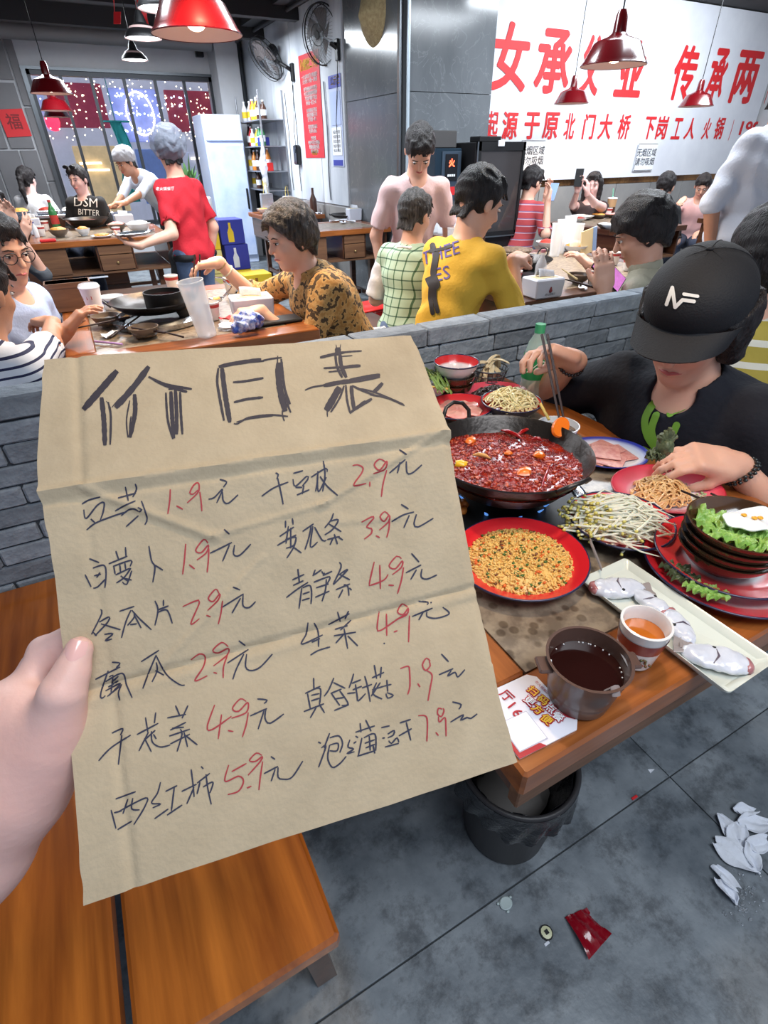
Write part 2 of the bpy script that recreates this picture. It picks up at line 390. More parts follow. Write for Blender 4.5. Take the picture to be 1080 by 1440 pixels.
WY = 9.46; W0, W1, WB, WT = .02, 2.31, .5, 2.235
# back wall with the shop window
wb = MB()
wb.box((-3, WY, 0), (W0, WY+.2, CEIL)); wb.box((W1, WY, 0), (2.75, WY+.2, CEIL)); wb.box((W0, WY, WT), (W1, WY+.2, CEIL)); wb.box((W0, WY, 0), (W1, WY+.2, WB))
wall_back = struct('wall_back', wb, mt_plaster)
pm = []
for (x0, z0, x1, z1) in ((-.95, 1.43, -.42, 2.1), (-.4, 1.43, -.12, 2.1), (-.1, 1.87, -.0, 2.66), (-.1, 1.07, -.0, 1.86), (-.1, .02, 0, 1.06), (-.31, .72, -.11, 1.42), (-.6, .72, -.32, 1.42), (-.6, .02, -.11, .71), (-.95, .72, -.61, 1.42), (-1.6, 1.43, -.96, 2.1), (-.95, 2.12, -.11, 2.66), (-1.6, .02, -.96, 1.42)):
    obj('panel', MB().box((x0+.006, WY-.03, z0+.006), (x1-.006, WY+.01, z1-.006), bev=.002), mt_panel, wall_back)
mt_steel = mat('window_steel', srgb(92, 96, 100), .35, .8); mt_frame = mat('window_frame_dark', srgb(52, 54, 58), .4, .5)
win = struct('window_1', MB().box((W0, WY-.02, WB), (W0+.06, WY+.1, WT)).box((W1-.04, WY-.02, WB), (W1, WY+.1, WT)).box((W0, WY-.02, WT-.05), (W1, WY+.1, WT)).box((W0, WY-.02, WB), (W1, WY+.1, WB+.05)), mt_frame)
obj('steel_trim', MB().box((W0-.03, WY-.05, WB), (W0+.02, WY-.02, WT)).box((W0-.03, WY-.05, WT), (W1, WY-.03, WT+.03)), mt_steel, win)
mul = mesh_of(MB().box((-.018, -.01, WB), (.018, .05, WT-.05)), 'mullion')
for x in (.41, .76, 1.16, 1.55, 1.93): link('mullion', mul, mt_frame, win, (x, WY, 0))
mt_glass = mat('window_glass', (.9, .95, 1), .02, trans=1, spec=.4); mt_glass.node_tree.nodes['Principled BSDF'].inputs['IOR'].default_value = 1.02
for a, b in ((.08, .41), (.41, .76), (.76, 1.16), (1.16, 1.55), (1.55, 1.93), (1.93, 2.27)):
    obj('pane', MB().box((a+.018, WY+.015, WB+.05), (b-.018, WY+.021, WT-.05)), mt_glass, win)
# white pillar right of the window with the dark riser
struct('trim_1', MB().box((2.31, 9.05, 0), (2.62, WY, CEIL), bev=.006), mt_plaster)
tag(obj('riser_pipe', MB().cyl((2.68, 9.2, 0), (2.68, 9.2, CEIL), .035), mat('pipe_dark', srgb(62, 66, 70), .5, .4), smooth=60), 'dark vertical riser pipe in the corner behind the shelf rack', 'pipe')
# fan wall
FX = 2.75
ws = struct('wall_side', MB().box((FX, 5.94, 0), (FX+.2, WY+.2, CEIL)), mt_plaster)
mt_dado = mat('dado_stone', srgb(118, 116, 116), .5, var=(4, srgb(146, 144, 142), .25))
for k in range(6): obj('dado_tile', MB().box((FX-.012, 5.96+k*.55, 0), (FX, 5.96+k*.55+.545, .84), bev=.002), mt_dado, ws)
for k, (a, b) in enumerate(((5.95, 6.62), (6.63, 7.36), (7.37, 8.1), (8.11, 9.4))):
    obj('wall_sheet', MB().box((FX-.018, a, .86), (FX, b, CEIL-.02), bev=.004), mt_grimy, ws)
# marble pillar
mt_marble = mat('marble_grey', srgb(84, 88, 92), .16, var=(1.6, srgb(112, 116, 120), .2), coat=.3, stretch=(1, 1, .4))
nt = mt_marble.node_tree; tc = nt.nodes.new('ShaderNodeTexCoord'); wv = nt.nodes.new('ShaderNodeTexNoise'); wv.inputs['Scale'].default_value = 3.2; wv.inputs['Detail'].default_value = 5; wv.inputs['Distortion'].default_value = 2.2
rp = nt.nodes.new('ShaderNodeValToRGB'); e = rp.color_ramp.elements; e[0].position = .488; e[0].color = (0, 0, 0, 1); e[1].position = .5; e[1].color = (.05, .052, .055, 1); q = e.new(.512); q.color = (0, 0, 0, 1)
mx = nt.nodes.new('ShaderNodeMixRGB'); mx.blend_type = 'ADD'; mx.inputs[0].default_value = 1; pn = nt.nodes['Principled BSDF']; s0 = pn.inputs['Base Color'].links[0].from_socket
nt.links.new(tc.outputs['Object'], wv.inputs[0]); nt.links.new(wv.outputs[0], rp.inputs[0]); nt.links.new(s0, mx.inputs[1]); nt.links.new(rp.outputs[0], mx.inputs[2]); nt.links.new(mx.outputs[0], pn.inputs['Base Color'])
PX0, PY0, PX1, PY1 = 2.75, 4.77, 3.63, 5.94
pil = struct('trim_2', MB().box((PX0+.01, PY0+.01, 0), (PX1-.01, PY1-.01, CEIL)), mt_joint)
for z0, z1 in ((0, 1.75), (1.753, CEIL-.002)):
    obj('marble_slab', MB().box((PX0, PY0+.14, z0+.001), (PX0+.012, PY1, z1), bev=.001), mt_marble, pil)
    obj('marble_slab', MB().box((PX0+.04, PY0, z0+.001), (PX1, PY0+.012, z1), bev=.001), mt_marble, pil)
    obj('marble_slab', MB().box((PX1-.012, PY0+.012, z0+.001), (PX1, PY1, z1), bev=.001), mt_marble, pil)
obj('corner_strip', MB().box((PX0-.004, PY0+.09, 0), (PX0+.02, PY0+.135, CEIL)), mat('rust_strip', srgb(96, 74, 66), .5, var=(6, srgb(58, 56, 56), .1)), pil)
mt_pipe = mat('steel_pipe', srgb(128, 134, 140), .3, .85)
for dx, dy, r_, n_ in ((-.02, .05, .011, 'thin'), (.005, -.035, .014, 'bright')):
    tag(obj('conduit_pipe', MB().cyl((PX0+dx, PY0+dy, 0), (PX0+dx, PY0+dy, CEIL), r_), mt_pipe if n_ == 'thin' else mat('bright_pipe', srgb(186, 200, 210), .3, .3), smooth=60), f'{n_} metal conduit running up the corner of the marble pillar, ' + ('left one' if n_ == 'thin' else 'right one'), 'pipe')
# banner wall
mt_bw = mat('stone_wall', srgb(122, 121, 121), .5, var=(1.6, srgb(150, 148, 146), .2))
wr = struct('wall_right', MB().box((PX1, 5.36, 0), (8.6, 5.5, CEIL)), mt_joint)
for k in range(8): obj('stone_panel', MB().box((PX1+k*.62+.003, 5.345, .02), (PX1+k*.62+.615, 5.36, 1.0), bev=.002), mt_bw, wr)
mirror = mat('brown_glass', srgb(90, 62, 44), .08, .7, var=(5, srgb(150, 110, 70), .1))
obj('glass_band', MB().box((PX1, 5.34, 1.0), (8.6, 5.36, 1.07)), mirror, wr)
obj('wall_top', MB().box((PX1, 5.345, 1.07), (8.6, 5.36, CEIL)), mt_plaster, wr)
struct('wall_far_right', MB().box((8.5, -2, 0), (8.6, 5.5, CEIL)), mt_plaster)
struct('wall_left', MB().box((-3.1, 2, 0), (-3, 9.6, CEIL)), mt_panel)
mt_ban = mat('banner_cloth', srgb(226, 228, 234), .6, var=(3, srgb(212, 214, 222)))
bn = thing('wall_banner', 'huge white wall banner with bold red Chinese slogan lettering behind the right tables', 'banner', (4, 5.3, 1))
BX0, BX1 = 3.93, 8.45
def bz(x): return 1.065
obj('cloth', MB().box((BX0-4, 0, .065), (BX1-4, .012, CEIL-1.01)), mt_ban, bn)
obj('edge', MB().box((BX0-4.02, -.004, .065), (BX0-4, .014, CEIL-1.01)), mat('banner_edge', srgb(96, 22, 30), .6), bn)
mt_redprint = mat('print_red', srgb(208, 34, 40), .6)
def bantext(s, px0, py0, px1, py1, off, xs=None):
    """one line of lettering between two photo points (lower-left and upper-right) on the banner plane"""
    a = pyy(px0, py0, 5.3); b = pyy(px1, py1, 5.3); hgt = b.z-a.z
    base = text_mb(s, 1, 0, res=3); mb = MB()
    for i_, (ox, oy) in enumerate(((0, 0), (off, 0), (-off, 0), (0, off*.7), (0, -off*.7), (off*.7, off*.5), (-off*.7, off*.5), (off*.7, -off*.5), (-off*.7, -off*.5))): mb.add([(v[0]+ox, v[1]+oy, i_) for v in base.v], base.f)
    xsn = [v[0] for v in mb.v]; ysn = [v[1] for v in mb.v]; sx = (b.x-a.x)/(max(xsn)-min(xsn)); sy = hgt/(max(ysn)-min(ysn))
    mb.v = [(a.x-4+(v[0]-min(xsn))*sx, -.0025-.0004*v[2], a.z-1+(v[1]-min(ysn))*sy) for v in mb.v]
    obj('lettering', mb, mt_redprint, bn)
# each big character placed by its own span
for ch, x0, yb, x1, yt in (('女', 688, 128, 749, 33), ('承', 748, 131, 810, 43), ('父', 811, 135, 853, 50), ('业', 861, 136, 915, 58), ('传', 938, 141, 988, 65), ('承', 986, 144, 1031, 69), ('两', 1021, 145, 1076, 73), ('代', 1070, 147, 1112, 76)):
    bantext(ch, x0, yb, x1, yt, .035)
for ch, x0, yb, x1, yt in (('起', 684, 196, 702, 156), ('源', 704, 196, 730, 157), ('于', 735, 196, 761, 158), ('原', 761, 196, 788, 158), ('北', 791, 196, 811, 159), ('门', 817, 196, 839, 160), ('大', 839, 196, 864, 160), ('桥', 866, 196, 889, 161), ('下', 902, 196, 924, 164), ('岗', 920, 196, 942, 163), ('工', 942, 196, 962, 166), ('人', 960, 196, 982, 166), ('火', 985, 196, 1003, 166), ('锅', 1001, 196, 1022, 165), ('(', 1024, 198, 1032, 168), ('1994)', 1036, 196, 1085, 171)):
    bantext(ch, x0, yb, x1, yt, .03)
mt_paper = mat('paper_white', srgb(232, 234, 238), .8); mt_ink = mat('ink_dark', srgb(60, 62, 72), .8)
for k, (px_, py_, lab) in enumerate(((748, 219, 'small handwritten paper note on the banner above the person in red stripes'), (908, 221, 'small handwritten paper note on the banner right of the girl with phone'))):
    c = pyy(px_, py_, 5.28)
    t = thing('paper_note', lab, 'note', c, 0, 'notes stuck on the banner')
    obj('sheet', MB().box((-.17, 0, -.14), (.17, .003, .14)), mt_paper, t)
    for r_, s in enumerate(('无烟区域', '请勿吸烟')):
        mb = text_mb(s, .085, .001); mb.v = [(v[0], -.002, v[1]+.04-.09*r_) for v in mb.v]; obj('writing', mb, mt_ink, t)
    obj('border', MB().box((-.165, -.002, -.135), (.165, -.001, -.13)).box((-.165, -.002, .13), (.165, -.001, .135)).box((-.165, -.002, -.135), (-.16, -.001, .135)), mt_ink, t)
# -------------------------------------------------- brick half wall
mt_brick = mat('brick_grey', srgb(104, 112, 122), .8, var=(13, srgb(152, 161, 172), .22), bump=(38, .9)); objrand(mt_brick, .24)
mt_mortar = mat('mortar', srgb(64, 68, 74), .95)
BY = 1.28
wd = struct('wall_divider', MB().box((-1.18, BY+.008, 0), (2.88, BY+.062, .9)), mt_mortar)
bms = []
for k in range(5):
    mb = MB().box((-.1, 0, -.0232), (.1, .07, .0232), bev=.004); mb.v = [(x+rg.uniform(-.002, .002), y+(rg.uniform(-.002, .002)), z+rg.uniform(-.0016, .0016)) for x, y, z in mb.v]
    bms.append(mesh_of(mb, 'brick'))
for row in range(10):
    z = .86-.0255-row*.0505
    for c in range(20):
        x = -1.08+c*.2045+(row % 2)*.102
        if x > 2.8: continue
        link('brick', bms[rg.randrange(5)], mt_brick, wd, (x, BY-.002+rg.uniform(-.002, .003), z))
for c in range(19):
    mb = MB().box((-.108, 0, -.0245), (.108, .08, .0245), bev=.004); mb.v = [(x, y+rg.uniform(-.0015, .0015), z+rg.uniform(-.0015, .0015)) for x, y, z in mb.v]
    obj('cap_brick', mb, mt_brick, wd, loc=(-1.06+c*.221, BY-.006, .886+rg.uniform(-.002, .002)))
lo = MB()
for row in range(7):
    for c in range(20): x = -1.08+c*.2045+(row % 2)*.102; z = .33-row*.05; lo.box((x-.1, BY-.002, z-.023), (x+.1, BY+.07, z+.023))
obj('lower_bricks', lo, mt_brick, wd, kind='stuff')
# -------------------------------------------------- ceiling services
mt_duct = mat('duct_grey', srgb(120, 118, 118), .5, .3); mt_dk = mat('duct_dark', srgb(40, 40, 43), .7)
tag(obj('ceiling_duct', MB().cyl((-3, 9.1, 2.56), (2.28, 9.1, 2.56), .1, n=20), mt_duct, smooth=60), 'long grey round duct under the ceiling above the shop window', 'duct')
for k, y in enumerate((8.2, 7.0, 5.9)):
    tag(obj('ceiling_beam', MB().box((-3, y, 2.5), (2.74, y+.12, CEIL)), mt_dk), ('dark ceiling beam nearest the shop window', 'dark ceiling beam halfway between window and marble pillar', 'dark ceiling beam nearest the big red lamp')[k], 'beam', None, 'structure')
tag(obj('cable_tray', MB().box((2.45, 6.1, 2.6), (2.73, 9.0, 2.665)).cyl((2.6, 6.1, 2.57), (2.6, 9.0, 2.57), .018), mt_dk), 'dark cable tray along the top of the fan wall', 'tray')
# -------------------------------------------------- street scene beyond the glass
sf = thing('shop_front', 'lit shopfront across the walkway outside the window', 'shop', (1.2, 12.2, 0))
mt_out = mat('outside_wall_glow', srgb(150, 154, 170), .7, var=(2.2, srgb(96, 98, 118), .2), emit=.9, ecol=srgb(150, 152, 168))  # wall glows by itself, standing in for street light falling on it
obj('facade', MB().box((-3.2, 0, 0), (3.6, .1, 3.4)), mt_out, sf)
for k, (x0, z0, x1, z1, c, e) in enumerate(((-1.9, 1.7, -1.0, 2.2, (120, 130, 170), 1.2), (-.95, 1.75, -.1, 2.35, (118, 40, 62), .8), (0, 1.55, .8, 2.3, (120, 130, 190), .9), (.9, 1.7, 1.7, 2.3, (120, 42, 60), .8), (1.8, 1.5, 2.4, 2.3, (60, 60, 80), .5), (-.8, .5, -.1, 1.5, (196, 170, 130), .7), (.2, .6, .95, 1.45, (90, 110, 160), .7), (1.1, .5, 1.8, 1.4, (160, 165, 190), .7), (-1.9, .6, -1.2, 1.5, (190, 150, 120), .7))):
    c3 = srgb(*c); obj('display_panel', MB().box((x0, -.06, z0), (x1, -.02, z1), bev=.01), mat(f'lit_panel_{k}', c3, .5, var=(5, tuple(v*.4 for v in c3), .2), emit=e, ecol=c3), sf)
for x, z in ((-1.75, 1.62), (-1.3, 1.6), (-.98, 1.62)):
    obj('red_sign', MB().blob((x, -.12, z+.2), (.11, .04, .12), 12, .1), mat('sign_red', (1, .02, .05), .5, emit=2.2, ecol=(1, .03, .08)), sf)
for x0, x1, z in ((-.75, -.4, 1.25), (-.75, -.3, 1.15), (1.15, 1.6, 1.3)):
    obj('light_tube', MB().cyl((x0, -.1, z), (x1, -.1, z), .015), mat('tube_warm', (1, .8, .5), .5, emit=6), sf)
fb = MB(); fr = random.Random(3)
for k in range(420):
    x = fr.uniform(-2.2, 2.6); z = fr.uniform(1.55, 2.6); fb.blob((x, -.14, z), .011, 4)
for k in range(60): a = k*math.pi/30; fb.blob((.42+.22*math.cos(a), -.15, 1.95+.3*math.sin(a)), .014, 6)
tag(obj('fairy_lights', fb, mat('bulb_warm', (1, .85, .6), .5, emit=9, ecol=(1, .82, .55)), loc=(1.2, 12.2, 0)), 'curtain of tiny warm fairy lights hanging outside the window', 'lights', None, 'stuff')
fb = MB()
for k in range(150): x = fr.choice((-2.3, .02))+fr.uniform(0, 1.3 if k % 2 else .8); fb.blob((x-.1, -.14, fr.choice((1.72, 2.2, 1.95, 2.08))+fr.uniform(-.02, .02)), .013, 6)
tag(obj('blue_lights', fb, mat('bulb_blue', (.6, .75, 1), .5, emit=9, ecol=(.65, .78, 1)), loc=(1.2, 12.2, 0)), 'rows of small blue white lights on the shopfront outside', 'lights', None, 'stuff')
struct('trim_3', MB().box((-4, 9.66, -.1), (5, 12.3, -.01)), mt_floor)
tb = MB().sheet(lambda u, v: (.92+.16*u+.05*math.sin(5*v)+(.06*v if u > .5 else 0), 10.2+.02*math.sin(9*u), 1.75-1.0*v), 8, 16, .01)
tb.cyl((.8, 10.2, 1.76), (1.2, 10.2, 1.76), .012).cyl((1.0, 10.2, 1.76), (1.0, 10.2, 3.4), .006)
tag(obj('hanging_cloth', tb, mat('teal_cloth', srgb(60, 176, 170), .8), smooth=60), 'teal cloth hanging outside behind the window glass', 'cloth')
# ================================================================== CARDBOARD SIGN
BC = [Vector((-.052, .533, 1.177)), Vector((.287, .477, 1.163)), Vector((.218, .170, .877)), Vector((-.121, .226, .891))]
EU = (BC[1]-BC[0]); EV = (BC[3]-BC[0]); EV = EV - EU*(EU.dot(EV)/EU.dot(EU)); BN = EU.cross(EV).normalized()
if BN.dot(CC-BC[0]) < 0: BN = -BN
def fold(u, v):
    """height of the card above its plane: the top fold stands forward, second fold a crease, dents"""
    k1 = .305-.02*u; h = .028*(v/k1 if v < k1 else max(0, 1-(v-k1)/(.66-k1)))
    if v > .66: h = .004*math.sin((v-.66)*9)
    h += .0028*math.exp(-((v-k1)/.008)**2)-.0018*math.exp(-((v-k1-.022)/.006)**2)
    h -= .0028*math.exp(-((v-.665+.035*u)/.0055)**2); h += .0012*math.exp(-((v-.685+.035*u)/.008)**2)
    def crease(a, b, wd_, am):
        ax, ay = a; bx, by = b; dx, dy = bx-ax, by-ay; t = ((u-ax)*dx+(v-ay)*dy)/(dx*dx+dy*dy)
        t = max(-.03, min(1.03, t)); d = math.hypot(u-ax-t*dx, (v-ay-t*dy)*1.24); s = 1 if (u-ax)*dy-(v-ay)*dx > 0 else -1
        s = math.tanh(((u-ax)*dy-(v-ay)*dx)/math.hypot(dx, dy)/.004); return am*math.exp(-(d/wd_)**2)*(.5+.6*s)
    h += crease((.08, .315), (.33, .435), .016, .0028); h += crease((.33, .435), (.62, .405), .010, .002); h += crease((.62, .405), (.97, .29), .012, .0025)
    h += crease((.43, .49), (.16, .66), .010, .0022); h += crease((.66, .45), (.80, .46), .02, .0012)
    h -= .0022*math.exp(-((u-.075)/.010)**2)*(1 if v < .3 or v > .66 else .4)
    h += .0007*math.sin(23*u+4*math.sin(7*v))*math.sin(17*v+3*math.sin(5*u))
    if u > .97: h -= .006*(u-.97)/.03*(1 if .3 < v < .8 else .3)
    return h
def board_uv(px_, py_):
    d = ray(px_, py_); u = v = 0; h = 0
    for _ in range(12):
        t = ((BC[0]+BN*h)-CC).dot(BN)/d.dot(BN); p = CC+d*t-BN*h-BC[0]; u = p.dot(EU)/EU.dot(EU); v = p.dot(EV)/EV.dot(EV); h = .5*h+.5*fold(min(max(u, 0), 1), min(max(v, 0), 1))
    return u, v
def bpt(u, v, off=0): return BC[0]+EU*u+EV*v+BN*(fold(min(max(u, 0), 1), min(max(v, 0), 1))+off)
ledge = sorted([board_uv(*p) for p in ((62, 506), (56, 590), (52, 668), (64, 735), (78, 810), (92, 950), (98, 1008), (104, 1100), (118, 1272))], key=lambda q: q[1])
redge = sorted([board_uv(*p) for p in ((578, 472), (596, 510), (615, 565), (632, 602), (645, 700), (664, 800), (680, 880), (702, 980), (727, 1072))], key=lambda q: q[1])
tedge = [board_uv(*p) for p in ((62, 506), (150, 498), (330, 488), (480, 478), (578, 472))]
bedge = [board_uv(*p) for p in ((118, 1274), (250, 1228), (400, 1178), (560, 1128), (727, 1072))]
def interp(tab, x, i=1, o=0):
    if x <= tab[0][i]: return tab[0][o]
    for a, b in zip(tab, tab[1:]):
        if x <= b[i]: t = (x-a[i])/(b[i]-a[i]+1e-9); return a[o]+(b[o]-a[o])*t
    return tab[-1][o]
def bsurf(s, t, off=0):
    v0 = interp(tedge, s, 0, 1); v1 = interp(bedge, s, 0, 1); v = v0+(v1-v0)*t; u0 = interp(ledge, v); u1 = interp(redge, v)
    u = u0+(u1-u0)*s; rgh = .0012*math.sin(61*t+3*math.sin(19*t)); u += rgh*((1-s)**6-s**6)
    return bpt(u, v, off)
BL0 = Vector((.083, .35, 1.03))
sign = thing('cardboard_sign', 'large folded brown cardboard sheet with handwritten Chinese price list held up in front', 'sign', BL0)
mt_card = mat('cardboard', srgb(184, 168, 142), .85, var=(26, srgb(174, 158, 132), .2), bump=(240, .12))
nt = mt_card.node_tree; tc = nt.nodes.new('ShaderNodeTexCoord'); n1 = nt.nodes.new('ShaderNodeTexNoise'); n1.inputs['Scale'].default_value = 7; n1.inputs['Detail'].default_value = 8
rp = nt.nodes.new('ShaderNodeValToRGB'); rp.color_ramp.elements[0].position = .28; rp.color_ramp.elements[0].color = (.72, .71, .7, 1); rp.color_ramp.elements[1].position = .45; rp.color_ramp.elements[1].color = (1, 1, 1, 1)
mx = nt.nodes.new('ShaderNodeMixRGB'); mx.blend_type = 'MULTIPLY'; mx.inputs[0].default_value = .7; pn = nt.nodes['Principled BSDF']; s0 = pn.inputs['Base Color'].links[0].from_socket
nt.links.new(tc.outputs['Object'], n1.inputs[0]); nt.links.new(n1.outputs[0], rp.inputs[0]); nt.links.new(s0, mx.inputs[1]); nt.links.new(rp.outputs[0], mx.inputs[2]); nt.links.new(mx.outputs[0], pn.inputs['Base Color'])
mb = MB().sheet(lambda s, t: bsurf(s, t)-BL0, 150, 210, -.003)
obj('sheet', mb, mt_card, sign, smooth=50)
CR = {'A': (100, 470, 4.5), 'B': (330, 470, 4.), 'C': (100, 650, 4.32), 'D': (350, 620, 4.), 'E': (100, 740, 4.1538), 'F': (380, 700, 4.5), 'G': (120, 860, 3.857), 'H': (380, 780, 3.857), 'I': (120, 960, 3.6), 'J': (400, 900, 3.857), 'K': (130, 1040, 3.6)}
def stroke(mb, crop, pts, wpx, taper=.5, seed=0):
    """marker stroke traced on the card: a very thin raised ribbon"""
    x0, y0, s = CR[crop]; P = [Vector((x0+a/s, y0+b/s)) for a, b in pts]; Q = []
    for i in range(len(P)-1):
        a = P[max(i-1, 0)]; b = P[i]; c = P[i+1]; d = P[min(i+2, len(P)-1)]; n = max(2, int((c-b).length/2.5))
        for k in range(n):
            t = k/n; Q.append(.5*((2*b)+(c-a)*t+(2*a-5*b+4*c-d)*t*t+(3*b-a-3*c+d)*t**3) if len(P) > 2 else b.lerp(c, t))
    Q.append(P[-1]); N = len(Q); L = []; Rr = []; sr = random.Random(seed)
    for i, q in enumerate(Q):
        d = Q[min(i+1, N-1)]-Q[max(i-1, 0)]; d = d.normalized() if d.length > 0 else Vector((1, 0)); n = Vector((-d.y, d.x)); e = min(i, N-1-i)/max(1, N-1)*2
        ww = wpx/2*(1-taper*(1-min(1, e*3)))*sr.uniform(.9, 1.1)
        for lst, sg in ((L, 1), (Rr, -1)): u, v = board_uv(*(q+n*ww*sg)); lst.append(bpt(u, v, .0004)-BL0)
    n0 = len(mb.v); mb.v += [tuple(v) for v in L+Rr]
    for i in range(N-1): mb.f.append((n0+i, n0+i+1, n0+N+i+1, n0+N+i))
TITLE = ['A|34|292,232 190,350 78,478', 'A|26|193,400 208,540 215,705', 'A|12|235,430 252,520 248,700', 'A|5|222,425 240,450 255,560', 'A|32|493,205 400,330 282,466', 'A|5|258,465 300,415 350,370', 'A|13|490,270 600,318 765,348', 'A|14|520,288 620,335 735,365', 'A|24|402,380 405,500 372,655', 'A|8|372,420 352,540 360,655', 'A|8|380,520 372,600 382,650',
 'A|12|600,370 612,540 645,665', 'A|22|632,362 640,520 650,660', 'A|20|660,350 668,500 668,635', 'A|14|690,365 695,500 705,635', 'A|9|616,350 680,345 712,355',
 'A|14|932,215 925,300 940,400 968,548', 'A|26|955,215 975,380 1005,560', 'B|18|-90,184 0,165 150,143', 'B|9|-60,178 60,160 165,152', 'B|8|150,152 200,140 265,132', 'B|30|247,160 252,290 285,435', 'B|12|262,140 280,300 312,395', 'B|10|285,320 300,400 316,442', 'B|6|242,122 240,180', 'B|6|268,428 270,460 280,490', 'B|11|-9,271 60,265 162,247', 'B|12|-4,384 70,366 160,356', 'B|9|-4,502 15,505 80,470 200,455 300,463', 'B|7|10,495 90,475 215,460',
 'B|30|580,75 582,120', 'B|12|566,110 575,180 605,245', 'B|18|592,110 600,180 628,245', 'B|4|570,60 578,100', 'B|4|596,58 590,100', 'B|13|480,132 550,115 620,102', 'B|8|600,104 660,98 715,95', 'B|5|590,126 620,124 662,121', 'B|10|500,192 570,188 640,182', 'B|15|610,190 650,182 708,178', 'B|7|528,213 600,205', 'B|8|395,316 440,298 520,285', 'B|20|500,290 560,278 640,262', 'B|18|630,266 720,246 818,230', 'B|8|600,280 720,262 818,242', 'B|34|590,298 550,370 515,430', 'B|10|615,290 590,360 540,440', 'B|6|520,430 522,465', 'B|10|625,285 632,370 650,445', 'B|18|655,290 662,360 672,425', 'B|12|648,445 690,410 735,375', 'B|14|665,430 720,395 772,364', 'B|18|832,275 800,310 778,328', 'B|10|660,290 720,318 790,345', 'B|8|690,305 790,328 950,395', 'B|9|760,340 860,360 955,402']
